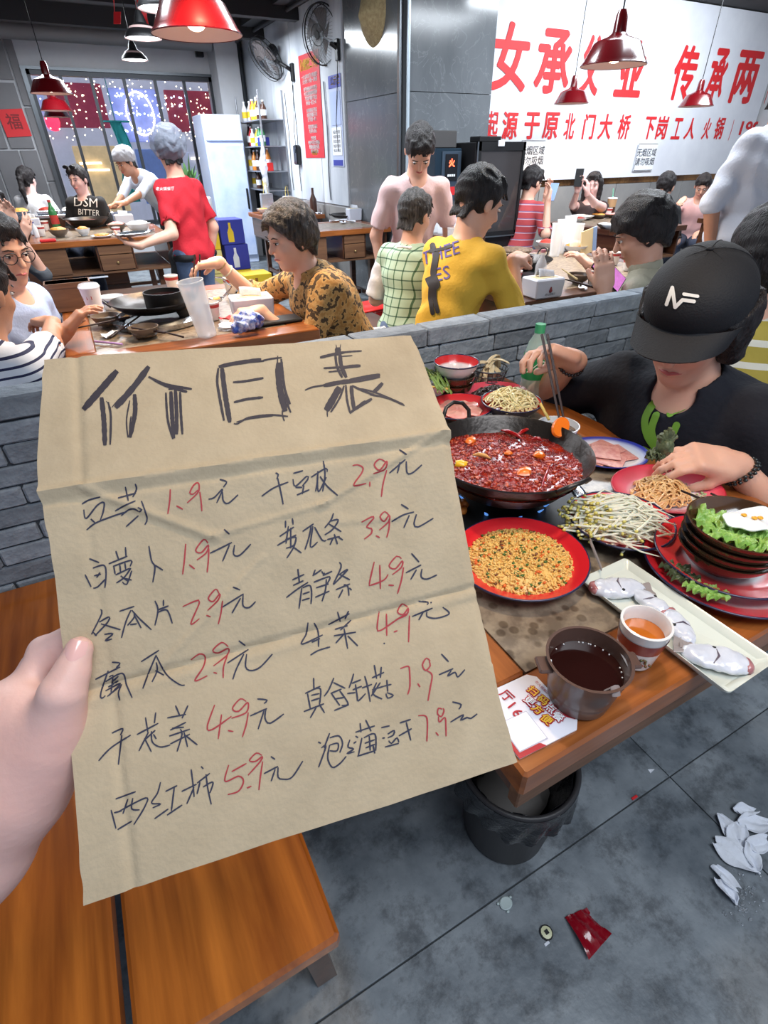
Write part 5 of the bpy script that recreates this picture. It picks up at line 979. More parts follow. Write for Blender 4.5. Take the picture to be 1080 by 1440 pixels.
tag(obj('chopped_greens', gb, mat('greens', srgb(120, 150, 80), .5, var=(90, srgb(214, 224, 190))), smooth=180), 'chopped pale greens beside the shredded tripe', 'food', None, 'stuff')
# ---- two red plates with stacked brown bowls, lettuce and egg
BCn = Vector((.788, .312, TZ)); plate('enamel_plate', 'large red rimmed plate, lower of the two under the brown bowls', BCn, .125, 1.0, .98, 0, radial('plate_big', [(0, ENW), (.52, ENW), (.7, srgb(222, 210, 216)), (.78, RD), (1, srgb(200, 40, 54))], .125), .018, mt_navy, 'red enamel plates')
B2 = Vector((.79, .318, TZ+.016)); plate('enamel_plate', 'red rimmed plate, upper of the two under the brown bowls', B2, .108, 1.0, .98, 0, radial('plate_big2', [(0, ENW), (.5, ENW), (.58, srgb(226, 90, 92)), (.75, srgb(222, 62, 66)), (1, RD)], .108), .018, mt_navy, 'red enamel plates')
mt_brown = mat('bowl_brown', srgb(58, 40, 28), .14, coat=.8, var=(12, srgb(84, 58, 38)))
SB = Vector((.768, .313, TZ+.022))
for k in range(4): bowl('melamine_bowl', f'dark brown bowl, {("lowest", "second", "third", "topmost")[k]} of the tilted stack with lettuce and egg', (SB.x-.003*k, SB.y-.003*k, SB.z+.017*k), .070+.0015*k, .042, mt_brown, None, 'stack of brown bowls')
def leafmesh(c, rx, ry, h, seed, ruff=.008, th=.001, nu=22, nv=18, M=None):
    q = random.Random(seed); ph = [q.uniform(0, 6) for _ in range(6)]
    def f(u, v):
        a = u*2*math.pi; r = v*(1+.12*math.sin(5*a+ph[0])+.07*math.sin(9*a+ph[1])); z = h*(1-v*v*.4)+ruff*v*math.sin(11*a+ph[2]+3*v)+ruff*.5*math.sin(13*v+5*a+ph[3])*v
        p = Vector((rx*r*math.cos(a), ry*r*math.sin(a), z)); return tuple((M @ p if M else p)+Vector(c))
    return MB().sheet(f, nu*2, nv//2, th)
mt_let = mat('lettuce', srgb(110, 160, 60), .38, var=(30, srgb(170, 204, 110), .18), bump=(70, .6), coat=.2, sss=.1)
TB_ = SB+Vector((-.009, -.009, .051+.034))
for k, (dx, dy, rx, ry, rz, tl) in enumerate(((-.026, .018, .032, .03, .3, .5), (-.004, .036, .03, .026, 1.2, .4), (-.022, -.008, .03, .024, 2, .2), (-.002, -.034, .036, .018, 0, .1), (.022, -.02, .034, .024, .8, .1))):
    tag(obj('lettuce_leaf', leafmesh(TB_+Vector((dx, dy, -.008+.0*k)), rx, ry, .004, k, .006, M=Matrix.Rotation(rz, 4, 'Z') @ Matrix.Rotation(tl*.4, 4, 'X')), mt_let, smooth=60), ('ruffled green lettuce leaf at the left of the topmost bowl', 'green lettuce leaf at the back of the topmost bowl', 'green lettuce leaf hanging into the left front of the topmost bowl', 'pale lettuce leaf along the near rim of the topmost bowl', 'lettuce leaf under the egg in the topmost bowl')[k], 'lettuce', 'lettuce leaves')
eg = thing('fried_egg', 'white fried egg piece with yolk stains on the lettuce in the top bowl', 'egg', TB_+Vector((.018, -.002, .004)))
obj('egg_white', MB().sheet(lambda u, v: (lambda a, r: (.040*r*math.cos(a)+.006*r*math.sin(2*a), .027*r*math.sin(a), .007*(1-r*r*.5)+.003*r*math.sin(3*a+1)))(u*6.2832, v*(1+.1*math.sin(3*u*6.2832+1)+.05*math.sin(7*u*6.2832))), 48, 8, .002), mat('egg_white', srgb(236, 234, 230), .3, coat=.4, var=(35, srgb(246, 246, 250)), sss=.1), eg, 60)
for x, y in ((.006, -.008), (-.008, .008), (-.002, -.004)): obj('yolk_stain', MB().blob((x, y, .0105), (.005, .004, .0015), 8, .2), mat('yolk', srgb(236, 170, 50), .3), eg, 180)
for k, (px_, py_, dk) in enumerate(((950, 800, 1), (962, 812, 1), (985, 828, 0), (1003, 836, 0))):
    c = pz(px_, py_, TZ+.03); tag(obj('wilted_leaf', leafmesh(c, .022, .012, .002, 20+k, .005, M=Matrix.Rotation(-.7, 4, 'Z')), mat('leaf_dark', srgb(46, 52, 34), .5, var=(40, srgb(86, 96, 56))) if dk else mt_let, smooth=60), ('dark seaweed leaf at the left of the brown bowls', 'dark leaf under the left of the brown bowls', 'pale green leaf under the front of the brown bowls', 'pale leaf tip at the front of the red plate')[k], 'leaf', 'leaves on the upper red plate')
# ---- oblong plate with fish heads
fp = thing('oblong_plate', 'long white rectangular plate of pale fish pieces hanging over the table edge', 'plate', (.613, .28, TZ), R(1))
mt_cer = mat('ceramic_white', srgb(216, 220, 210), .22, coat=.5)
mb = MB(); hw, hl = .052, .122
rings_ = [(1, .012, 0), (1, .014, 0), (.9, .012, .0), (.8, .005, 0), (.0, .005, 0)]
def rr_(w_, l_, z, n=6, c=.006): return [(sx_*(w_-c)+c*math.cos(a), sy_*(l_-c)+c*math.sin(a), z) for sx_, sy_, a0 in ((1, 1, 0), (-1, 1, 90), (-1, -1, 180), (1, -1, 270)) for a in [R(a0+15*i) for i in range(n+1)]]
Ls = [rr_(hw*.84, hl*.93, 0), rr_(hw, hl, .012), rr_(hw, hl, .0145), rr_(hw*.95, hl*.975, .0135), rr_(hw*.8, hl*.9, .005)]
n = len(Ls[0]); vs_ = [p for L in Ls for p in L]; fs_ = [tuple(range(n-1, -1, -1))]+[(k*n+i, k*n+(i+1) % n, (k+1)*n+(i+1) % n, (k+1)*n+i) for k in range(4) for i in range(n)]+[tuple(range(4*n, 5*n))]
obj('dish', mb.add(vs_, fs_), mt_cer, fp, 40)
mt_fish = mat('fish_skin', srgb(196, 200, 214), .22, var=(26, srgb(226, 228, 236), .2), coat=.6, bump=(60, .15)); mt_flesh = mat('fish_flesh', srgb(196, 140, 140), .3, var=(60, srgb(150, 84, 88), .2), coat=.5); mt_fin = mat('fish_fin', srgb(150, 140, 138), .3, alpha=.9)
def fish(px_, py_, rz, s, lab):
    c = pz(px_, py_, TZ+.016); t = thing('fish_piece', lab, 'fish', (c.x, c.y, TZ+.006), rz, 'fish pieces on the oblong plate')
    sdf_obj('flesh_body', mt_fish, t, [ell((0, 0, .008), (.036*s, .021*s, .009)), ell((.02*s, .004, .008), (.022*s, .017*s, .009)), ell((-.024*s, -.003, .007), (.02*s, .012*s, .006))], .0022, .01, noise=(.0008, 220))
    obj('gill', MB().tube([(-.006*s, -.016*s, .014), (.0, -.004*s, .0185), (-.002*s, .013*s, .015)], [.0008, .0014, .0008], 6), mat('gill_dark', srgb(96, 84, 96), .4), t, 60)
    obj('cut_flesh', MB().blob((.036*s, .002, .009), (.009*s, .014*s, .007), 10, .15, seed=2), mt_flesh, t, 180)
    obj('fin', MB().sheet(lambda u, v: (-.026*s-.026*s*v, (u-.5)*(.012+.02*v)*s+.004, .010+.002*math.sin(9*u)), 6, 5, .0012), mt_fin, t, 60)
    obj('eye', MB().blob((-.004*s, .012*s, .0155), (.0028, .0028, .0015), 10), mt_blk, t, 180)
fish(868, 825, R(150), 1.0, 'pale fish piece at the far end of the oblong plate'); fish(915, 846, R(-100), .72, 'fish piece with a pink cut at the middle back of the oblong plate')
fish(955, 880, R(60), .78, 'fish piece with dark red cut behind the tea cup'); fish(1008, 925, R(-52), 1.0, 'largest pale fish piece at the near end of the oblong plate')
tag(obj('fish_tail', MB().sheet(lambda u, v: tuple(pz(845-16*v, 800-40*v+6*(u-.5), TZ+.02+.018*v)), 3, 6, .002), mt_fin, smooth=60), 'thin pale fish fin sticking up at the far end of the oblong plate', 'fish')
# ---- tea cup, brown pot, table card
mt_teacup = mat('cup_white', srgb(232, 228, 226), .18, coat=.6); mt_band = mat('cup_band', srgb(140, 44, 44), .3, coat=.4); tea = mat('tea_amber', srgb(190, 104, 34), .05, coat=1)
TC = (.516, .258, TZ+.002); cu = cup('tea_cup', 'white cup of amber tea with red band and flower at the table edge', TC, .032, .068, mt_teacup, tea, None)
obj('band', MB().lathe([(.0282, .034), (.0297, .044), (.0312, .054)], 40), mt_band, cu, 60)
fm = MB(); vdir = Vector((-.55, -.8, 0)).normalized(); sd = Vector((-vdir.y, vdir.x, 0))
for k in range(9):
    a = k*.7; fm.blob(tuple(vdir*.0272+sd*(.006*math.cos(a)+.001*k-.004)+Vector((0, 0, .021+.006*math.sin(a)))), (.0022, .0022, .002), 6)
obj('flower_print', fm, mat('flower_print', srgb(150, 70, 40), .5, var=(200, srgb(70, 100, 60), .1)), cu, 180)
pb = thing('plastic_pot', 'dark brown plastic pot of dark broth with a ladle hook at the near corner', 'pot', (.405, .25, TZ)); mt_bp = mat('pot_brown', srgb(84, 60, 52), .35, coat=.3, bump=(20, .05))
obj('pot_body', MB().lathe([(0, 0), (.034, 0), (.037, .004), (.043, .04), (.049, .072), (.0505, .074), (.047, .074), (.044, .06), (.04, .02), (0, .018)], 44), mt_bp, pb, 40)
obj('broth_surface', MB().lathe([(.0438, .054), (0, .0545)], 40), mat('dark_soup', srgb(38, 14, 12), .04, coat=1), pb, 60)
for a in (R(155), R(-25)): obj('ear', MB().box((.044, -.012, .062), (.062, .012, .068), M=Matrix.Rotation(a, 4, 'Z'), bev=.002), mt_bp, pb)
obj('hook', MB().tube([(-.004, -.036, .056), (-.006, -.044, .073), (-.008, -.05, .066)], [.005, .006, .005], 8, flat=.5), mat('hook_grey', srgb(140, 126, 124), .4), pb, 60)
drp = MB(); q = random.Random(9)
for k in range(26): a = q.uniform(0, 6.28); drp.blob((.041*math.cos(a), .041*math.sin(a), .0545), .0011, 6)
obj('froth', drp, mt_paper, pb, 180, kind='stuff')
cd = thing('table_card', 'red and white table number card with Chinese ordering slogan at the table corner', 'card', (.335, .262, TZ+.0005), 0)
obj('card_sheet', MB().prism([(x, y) for x, y in ((-.05, .036), (-.05, -.043), (.034, -.047), (.044, -.038), (.044, .034), (.035, .043), (-.04, .046))], 0, .002), mat('card_white', srgb(228, 226, 236), .3, coat=.5), cd)
mcr = mat('card_red', srgb(170, 28, 48), .35)
obj('red_corner', MB().prism([(-.05, -.0435), (-.012, -.0455), (-.016, -.040), (-.03, -.034), (-.040, -.022), (-.045, -.008), (-.05, .0)], .0021, .0026), mcr, cd)
obj('red_swirl', MB().tube([(.041, -.006, .0023), (.036, -.014, .0023), (.038, -.028, .0023), (.043, -.036, .0023)], [.0005, .0025, .003, .001], 6, flat=.1), mcr, cd, 60)
def cardtext(s, x, y, size, m, rz=0, off=0, z=.0024, fx=1):
    b0 = text_mb(s, size, 0, font_x=fx, res=3); mb = MB()
    for k in range(9 if off else 1): ox, oy = (off*.5*math.cos(k*.785), off*.5*math.sin(k*.785)) if k < 8 and off else (0, 0); mb.add([(v[0]+ox, v[1]+oy, .00004*k) for v in b0.v], b0.f)
    xform(mb, Matrix.Translation((x, y, z)) @ Matrix.Rotation(rz, 4, 'Z')); return obj('lettering', mb, m, cd)
mm1 = mat('card_yellow', srgb(236, 190, 60), .4)
def cg(ch, px_, py_, size, mcol, off=0, outline=True, rz=-79, z=.0024):
    p = pz(px_, py_, TZ+.002); x, y = p.x-.335, p.y-.262
    if outline: cardtext(ch, x, y, size, mcr, R(rz), .0034, z)
    cardtext(ch, x, y, size, mcol, R(rz), off, z+.0005)
for ch, x, y, mcol in (('扫', 749, 973, mm1), ('码', 763, 986, mm1), ('点', 773, 997, mt_paper), ('餐', 784, 1009, mt_paper), ('更', 744, 987, mt_paper), ('方', 755, 999, mm1), ('便', 768, 1013, mm1)): cg(ch, x, y, .0135, mcol, .0006)
for ch, x, y, sz in (('厅', 712, 980, .017), ('1', 719, 993, .019), ('6', 727, 1004, .019)): cg(ch, x, y, sz, mcr, .0006, False, -82)
cg('老火锅餐厅', 762, 968, .0048, mcr, 0, False, -88)
p = pz(735, 1030, TZ); Mq = Matrix.Translation((p.x-.335, p.y-.262, 0)) @ Matrix.Rotation(R(-3), 4, 'Z')
obj('blank_square', MB().box((-.0205, -.0205, .0024), (.0205, .0205, .0030), M=Mq, bev=.0003), mat('card_grey', srgb(186, 184, 200), .4), cd)
obj('blank_square_inner', MB().box((-.0192, -.0192, .0030), (.0192, .0192, .0033), M=Mq), mat('card_white2', srgb(236, 234, 246), .3), cd)
# ---- far side of the near table
HC = Vector((.925, .682, TZ)); mt_blue = radial('plate_bluerim', [(0, ENW), (.74, ENW), (.84, srgb(206, 208, 230)), (.93, srgb(60, 70, 170)), (1, srgb(50, 56, 150))], .083, sx=1.12, sy=.9)
plate('oval_plate', 'oval blue rimmed plate of flat ham slices beside the wok', HC, .083, 1.12, .9, R(-28), mt_blue, .014)
mt_ham = mat('ham_pink', srgb(218, 160, 148), .45, var=(70, srgb(196, 122, 116), .12), bump=(80, .2), coat=.2)
for k, (dx, dy, rz, w_, z) in enumerate(((-.02, .01, .2, .036, .006), (.02, -.006, -.2, .036, .0075), (-.012, -.018, .5, .034, .009), (.012, .018, .1, .034, .0105), (-.002, .002, .78, .031, .013))):
    mb = MB().box((-w_, -w_, 0), (w_, w_, .0022), bev=.0008); mb = xform(mb, Matrix.Rotation(rz, 4, 'Z')); tag(obj('ham_slice', mb, mt_ham, loc=(HC.x+dx, HC.y+dy, HC.z+z)), ('ham slice at the left of the oval plate', 'ham slice at the right of the oval plate', 'ham slice at the near side of the oval plate', 'ham slice at the far side of the oval plate', 'topmost square ham slice turned to a point on the oval plate')[k], 'ham', 'ham slices')
mt_bw2 = mat('china_white', srgb(222, 226, 232), .2, coat=.5)
sb = bowl('china_bowl', 'white bowl with blue base band and dark sauce beside the chopsticks', (.875, .79, TZ), .048, .05, mt_bw2, None)
obj('blue_band', MB().lathe([(.0395, .022), (.0445, .034)], 40), blu, sb, 60); obj('sauce', MB().lathe([(.043, .036), (0, .0365)], 36), mat('sauce_dark', srgb(52, 32, 26), .08, coat=1, var=(50, srgb(120, 96, 70), .08)), sb, 60)
q = random.Random(8); gm_ = MB()
for k in range(40): a = q.uniform(0, 6.28); rr = .036*math.sqrt(q.random()); gm_.blob((rr*math.cos(a), rr*math.sin(a), .037), (.003, .002, .001), 6, .3, seed=k)
obj('sauce_bits', gm_, mat('onion_bits', srgb(170, 150, 130), .4), sb, 180, kind='stuff')
tag(obj('fry_stick', MB().tube([pz(760, 568, .83), pz(772, 590, .812)], .0035, 8), mat('potato', srgb(236, 200, 110), .5), smooth=60), 'pale potato stick leaning in the sauce bowl', 'food')
bt = thing('drink_bottle', 'green labelled clear drink bottle against the brick wall', 'bottle', (1.015, 1.04, TZ))
obj('bottle_body', MB().lathe([(0, 0), (.029, .0), (.031, .006), (.031, .125), (.024, .155), (.013, .175), (.012, .19), (0, .19)], 30), mat('bottle_pet', srgb(200, 226, 214), .08, alpha=.45), bt, 40)
obj('label', MB().lathe([(.0318, .06), (.0318, .125)], 30), mat('label_green', srgb(30, 142, 84), .35), bt, 60); obj('cap', MB().lathe([(.0135, .18), (.0135, .202), (0, .202)], 20), mat('cap_green', srgb(60, 160, 110), .4), bt, 40)
obj('label_ring', MB().tube([(.0325*math.cos(a), .0325*math.sin(a), .095+.016*math.sin(2.2*(a+2.4))) for a in [-2.9+.1*i for i in range(20)]], .0012, 5), mt_paper, bt, 60)
# noodles on bowl with red inside
NC = Vector((.885, .968, TZ)); bowl('enamel_bowl', 'dark footed bowl with red rim holding the pale noodles', NC, .078, .042, mt_navy, mt_navy, mi=radial('bowl_noodle', [(0, ENW), (.6, PK), (.85, RD), (1, RD)], .078))
noodles('pale_noodles', 'mound of thick pale yellow noodles with loops', (NC.x, NC.y, NC.z+.036), .070, .064, .036, 75, .0021, mat('noodle_pale', srgb(238, 222, 168), .35, coat=.4, sss=.1), 7, 'noodles', .75, 9)
PC = Vector((.925, 1.085, TZ)); plate('enamel_plate', 'pink rimmed plate of dark shreds behind the noodles', PC, .082, 1.1, .85, R(-20), radial('plate_pink2', [(0, ENW), (.6, PK), (1, PK)], .082), .02, None, 'red enamel plates')
noodles('dark_shreds', 'heap of dark brown shredded fungus on the pink plate', (PC.x, PC.y, PC.z+.008), .062, .05, .022, 90, .0022, mat('fungus_dark', srgb(50, 30, 26), .4, coat=.3), 9, 'fungus', 1.2)
MC_ = Vector((.765, 1.03, TZ+.012)); plate('enamel_plate', 'red rimmed plate with flat pink meat slice behind the wok', MC_, .085, 1.05, .95, 0, radial('plate_meat', [(0, ENW), (.55, srgb(240, 180, 170)), (.75, srgb(228, 60, 66)), (1, RD)], .085), .016, mt_navy, 'red enamel plates')
tag(obj('meat_slice', leafmesh(MC_+Vector((0, 0, .006)), .058, .055, .003, 31, .0015, .002), mat('meat_pink', srgb(238, 176, 160), .35, coat=.4, var=(30, srgb(222, 140, 130), .1)), smooth=60), 'thin pink meat slice spread on the red plate', 'meat')
rb0 = bowl('melamine_bowl', 'dark bowl, lower one under the white enamel bowl', (.83, 1.145, TZ), .052, .045, mt_brown, None); bowl('melamine_bowl', 'dark bowl directly under the white enamel bowl with red rim', (.829, 1.143, TZ+.024), .055, .045, mt_brown, None)
rb = bowl('enamel_bowl', 'white enamel bowl with red rim and painted flowers, on top of dark bowls', (.828, 1.142, TZ+.056), .062, .048, mt_bw2, mt_navy, mi=radial('bowl_whitein', [(0, ENW), (.78, ENW), (.84, srgb(214, 60, 60)), (.98, srgb(200, 36, 44))], .062))
obj('painted_flower', MB().blob((.006, -.006, .0125), (.009, .008, .002), 8, .3), mat('flower_red', srgb(214, 44, 36), .4), rb, 180); obj('painted_flower', MB().blob((-.014, -.004, .0125), (.006, .006, .002), 8, .3), mat('flower_yellow', srgb(236, 206, 60), .4), rb, 180)
bk = thing('wire_basket', 'round basket of folded tofu skin strips by the brick wall', 'basket', (.975, 1.18, TZ))
mt_ts = mat('tofu_skin', srgb(206, 190, 156), .5, var=(20, srgb(226, 214, 184)), bump=(50, .15)); q = random.Random(12)
for k, z in enumerate((.004, .02, .036, .052)): obj('basket_ring', MB().tube([((.042+.004*k)*math.cos(a*math.pi/18), (.042+.004*k)*math.sin(a*math.pi/18), z) for a in range(36)], .0014 if k < 3 else .0024, 6, closed=True), mt_pipe, bk, 60)
wr_ = MB()
for k in range(22): a = k*2*math.pi/22; wr_.tube([(.04*math.cos(a), .04*math.sin(a), .002), (.054*math.cos(a), .054*math.sin(a), .052)], .0011, 5)
obj('basket_wires', wr_, mt_pipe, bk, 60)
for k in range(9):
    a = q.uniform(0, 6.28); o_ = Vector((q.uniform(-.018, .018), q.uniform(-.018, .018), .03+.005*k)); d = Vector((math.cos(a), math.sin(a), 0)); s = Vector((-d.y, d.x, 0)); L = .07
    mb = MB().sheet(lambda u, v: tuple(o_+d*L*(v-.5)+s*(u-.5)*.014+Vector((0, 0, .012*math.sin(3.1*v)+.003*math.sin(8*u+k)-(.03*(v-.8)/.2 if v > .8 else 0)))), 3, 10, .0015)
    tag(obj('tofu_strip', mb, mt_ts, smooth=60, loc=bk.location), f'folded pale tofu skin strip in the wall basket, {ordn[k]} from the bottom of the pile', 'food', 'tofu skin strips')
q = random.Random(15); gn = MB()
for k in range(26):
    a = pz(600+q.uniform(-8, 14), 520+q.uniform(-6, 10), .80); b = pz(624+q.uniform(-10, 14), 548+q.uniform(-6, 6), .80+q.uniform(0, .02)); gn.tube([a, (a+b)/2+Vector((0, 0, .012)), b], .0022, 5)
tag(obj('green_onions', gn, mat('scallion', srgb(96, 130, 60), .45, var=(40, srgb(150, 176, 90))), smooth=60), 'bunch of green scallion stalks left of the enamel bowl', 'vegetable', None, 'stuff')
s2 = bowl('small_bowl', 'small white bowl of dark dip half hidden by the cardboard edge', (.757, 1.125, TZ+.03), .03, .03, mt_bw2, None); obj('dip', MB().lathe([(.0265, .022), (0, .0222)], 24), mat('sauce_dark', srgb(52, 32, 26)), s2, 60)
tag(obj('fry_stick', MB().tube([pz(600, 543, .812), pz(631, 547, .812)], .003, 8), mat('potato', srgb(236, 200, 110), .5), smooth=60), 'pale stick lying over the small white bowl by the cardboard', 'food')
sn = thing('snack_basket', 'orange fried snack in a wire ring peeking out beside the cardboard', 'snack', pz(650, 725, TZ)); mt_sn = mat('snack_orange', srgb(228, 140, 52), .5, var=(50, srgb(196, 96, 30)))
for k, (dx, dy, dz) in enumerate(((0, 0, .01), (.01, .012, .016), (-.008, .02, .022), (.0, .03, .03), (-.012, .006, .026))): obj('snack_piece', MB().blob((dx, dy, dz), (.011, .009, .009), 8, .3, seed=k), mt_sn, sn, 180)
obj('wire_ring', MB().tube([(.022*math.cos(a*math.pi/12), .012+.03*math.sin(a*math.pi/12), .006) for a in range(24)], .0012, 5, closed=True), mat('wire_brass', srgb(190, 150, 90), .3, .8), sn, 60)
for a_, b_, lab in (((1000, 694, .785), (1082, 733, .82), 'dark chopstick lying across the pink plate, far one'), ((958, 690, .80), (1082, 741, .82), 'dark chopstick lying across the pink plate, near one')): sticks('chopstick', lab, pz(*a_), pz(*b_), .0034)
# sauce smears, scraps on the stone
q = random.Random(30); sm = MB()
for k in range(26): p_ = pz(q.uniform(800, 850), q.uniform(690, 730), TZ); sm.blob(p_, (q.uniform(.002, .005), q.uniform(.002, .004), .001), 6, .3, seed=k)
tag(obj('food_scraps', sm, mat('scraps', srgb(206, 160, 100), .5), smooth=180), 'crumbs and scraps scattered on the stone beside the stove ring', 'crumbs', None, 'stuff')
# ---- under and around the near table
bn_ = thing('waste_bin', 'black plastic waste bin with crumpled bag under the near table', 'bin', (.525, .405, 0)); mbk = mat('bin_black', srgb(44, 42, 44), .45)
obj('bin_body', MB().lathe([(0, 0), (.09, 0), (.095, .01), (.117, .25), (.122, .262), (.115, .262), (.09, .02), (0, .016)], 44), mbk, bn_, 40)
mbb = mat('bin_bag', srgb(16, 18, 24), .16, coat=.4, bump=(60, .8))
obj('bag_skirt', MB().sheet(lambda u, v: ((.125+.005*math.sin(17*6.283*u+4*v)*v+.003*v)*math.cos(6.283*u), (.125+.005*math.sin(17*6.283*u+4*v)*v+.003*v)*math.sin(6.283*u), .27-.075*v-.012*v*math.sin(5*6.283*u)), 110, 7, .001), mbb, bn_, 60)
obj('bag_inside', MB().sheet(lambda u, v: ((.112-.03*v+.003*math.sin(9*6.283*u))*math.cos(6.283*u), (.112-.03*v+.003*math.sin(9*6.283*u))*math.sin(6.283*u), .268-.14*v), 70, 6, .001), mbb, bn_, 60)
obj('bin_rim', MB().tube([(.12*math.cos(a*math.pi/24), .12*math.sin(a*math.pi/24), .272) for a in range(48)], .006, 8, closed=True), mbk, bn_, 180)
obj('rubbish', MB().blob((0, 0, .13), (.08, .08, .035), 14, .2), mat('rubbish', srgb(92, 88, 86), .7), bn_, 60)
def crumple(name, lab, c, r, m, seed, cat, group=None, n=14, flat=.5, amp=.35):
    q = random.Random(seed); mb = MB().blob((0, 0, r*flat), (r, r*.8, r*flat), n, amp, M=Matrix.Rotation(q.uniform(0, 3), 4, 'Z'), seed=seed); return tag(obj(name, mb, m, smooth=25, loc=c), lab, cat, group)
mt_tis = mat('tissue_white', srgb(226, 230, 240), .75, bump=(90, .3))
def tissue(lab, px_, py_, s, rz, seed, z=0, group='tissues on the floor', pt=None):
    c = pt or pz(px_, py_, z); q = random.Random(seed); ph = [q.uniform(0, 6) for _ in range(4)]
    def tf_(u, v):
        w_ = math.sin(math.pi*(.06+.88*u))**.55; return ((u-.5)*s*1.05+.004*math.sin(6*v+ph[0]), (v-.5)*s*.62*w_*(1+.12*math.sin(7*u+ph[1])), .010+.006*math.sin(4*u+ph[2])*math.sin(4*v+ph[3])+.0022*math.sin(13*v+5*u+ph[0])+.006*(2*v-1)**2)
    mb = MB().sheet(tf_, 14, 10, .0015)
    mb = xform(mb, Matrix.Rotation(rz, 4, 'Z')); zm = min(v[2] for v in mb.v); mb.v = [(x, y, zz-zm+.0005) for x, y, zz in mb.v]
    return tag(obj('tissue', mb, mt_tis, smooth=50, loc=(c[0], c[1], z+.0005)), lab, 'tissue', group)
for k, (px_, py_, s, rz, lab) in enumerate(((1036, 1178, .075, .4, 'folded tissue forming the middle of the white heap on the floor'), (1060, 1160, .07, -.5, 'tissue at the top right of the white heap on the floor'), (1022, 1166, .06, 1.3, 'tissue at the top left of the white heap on the floor'), (1034, 1206, .085, 1.9, 'long tissue hanging from the lower left of the white heap'), (1064, 1190, .06, -.2, 'tissue at the right of the white heap on the floor'), (1055, 1206, .05, .9, 'small tissue at the lower right of the white heap'), (1018, 1236, .05, 1.7, 'upper of the two separate small tissues on the floor'), (1021, 1254, .045, 1.4, 'lower of the two separate small tissues on the floor'), (1046, 1142, .045, -.6, 'thin tissue tip at the top of the white heap'))): tissue(lab, px_, py_, s, rz, k, .0005*k)
rw = pz(826, 1308, 0); tag(obj('red_wrapper', MB().sheet(lambda u, v: (rw.x+(u-.5)*.075*(1-.3*v), rw.y+(v-.5)*.075*(1-.25*u), .006+.012*math.sin(3*u+1)*math.sin(2.6*v+.4)+.003*math.sin(14*u+5*v)), 10, 10, .0012), mat('wrapper_red', srgb(140, 12, 30), .2, coat=.4, alpha=.93), smooth=30), 'crumpled dark red plastic wrapper on the floor', 'wrapper')
mt_cap1 = mat('cap_pale', srgb(176, 190, 190), .4)
c1 = pz(711, 1271, 0); t = thing('bottle_cap', 'pale grey cap with little tabs on the floor left of the red wrapper', 'cap', c1); obj('cap_disc', MB().lathe([(0, 0), (.0135, 0), (.0145, .004), (.012, .006), (0, .005)], 24, sy=.85), mt_cap1, t, 40)
for a in (.3, 2.6, 4.4): obj('cap_tab', MB().blob((.0165*math.cos(a), .0145*math.sin(a), .002), (.004, .003, .0015), 8), mt_cap1, t, 180)
c1 = pz(768, 1312, 0); t = thing('bottle_cap', 'small round cap with cream top and dark mark beside the red wrapper', 'cap', c1); obj('cap_disc', MB().lathe([(0, 0), (.0135, 0), (.0135, .004), (0, .004)], 24), mt_blk, t, 40); obj('cap_top', MB().lathe([(.011, .0042), (.0, .006)], 24), mat('cap_cream', srgb(206, 206, 170), .4), t); obj('cap_mark', MB().box((-.004, -.004, .0058), (.004, .004, .0066)), mt_blk, t)
c1 = pz(769, 1327, 0); tag(obj('paper_scrap', MB().box((-.006, -.0025, 0), (.006, .0025, .002), bev=.0008), mt_tis, loc=c1), 'tiny pale scrap below the cream topped cap', 'scrap')
c1 = pz(892, 1122, 0); tag(obj('red_scrap', MB().box((-.009, -.003, 0), (.009, .003, .004), bev=.001), mt_redprint, loc=c1), 'small red scrap on the floor joint behind the bin', 'scrap')
c1 = pz(915, 1084, 0); tag(obj('paper_scrap', MB().prism([(-.006, -.004), (.012, -.002), (-.004, .006)], 0, .0015), mt_tis, loc=c1), 'small white paper triangle on the floor under the table edge', 'scrap')
wet = MB(); q = random.Random(3)
for k in range(60):
    p_ = pz(1045+q.gauss(0, 12), 1265+q.gauss(0, 18), 0); wet.blob((p_.x, p_.y, .0002), (q.uniform(.001, .006), q.uniform(.001, .004), .0006), 8, .2, seed=k)
tag(obj('water_drops', wet, mat('water', (.8, .85, .9), .03, trans=.8, spec=1), smooth=180), 'wet drops on the floor below the tissues', 'water', None, 'stuff')
tag(sdf_obj('black_bag', mat('bag_black', srgb(18, 18, 20), .4, bump=(30, .4)), None, [ell((1.28, 1.08, .54), (.07, .10, .09)), ell((1.22, 1.12, .64), (.03, .05, .05)), cap((1.2, 1.0, .62), (1.27, 1.13, .7), .012)], .009, .03, noise=(.006, 34)), 'black bag standing on the bench beside the man in cap', 'bag')
tag(sdf_obj('white_bag', mt_bagw, None, [ell((1.36, .97, .55), (.06, .05, .10)), ell((1.35, .96, .66), (.03, .03, .04))], .009, .03, noise=(.006, 44)), 'white plastic bag between the black bag and the man in cap', 'bag')
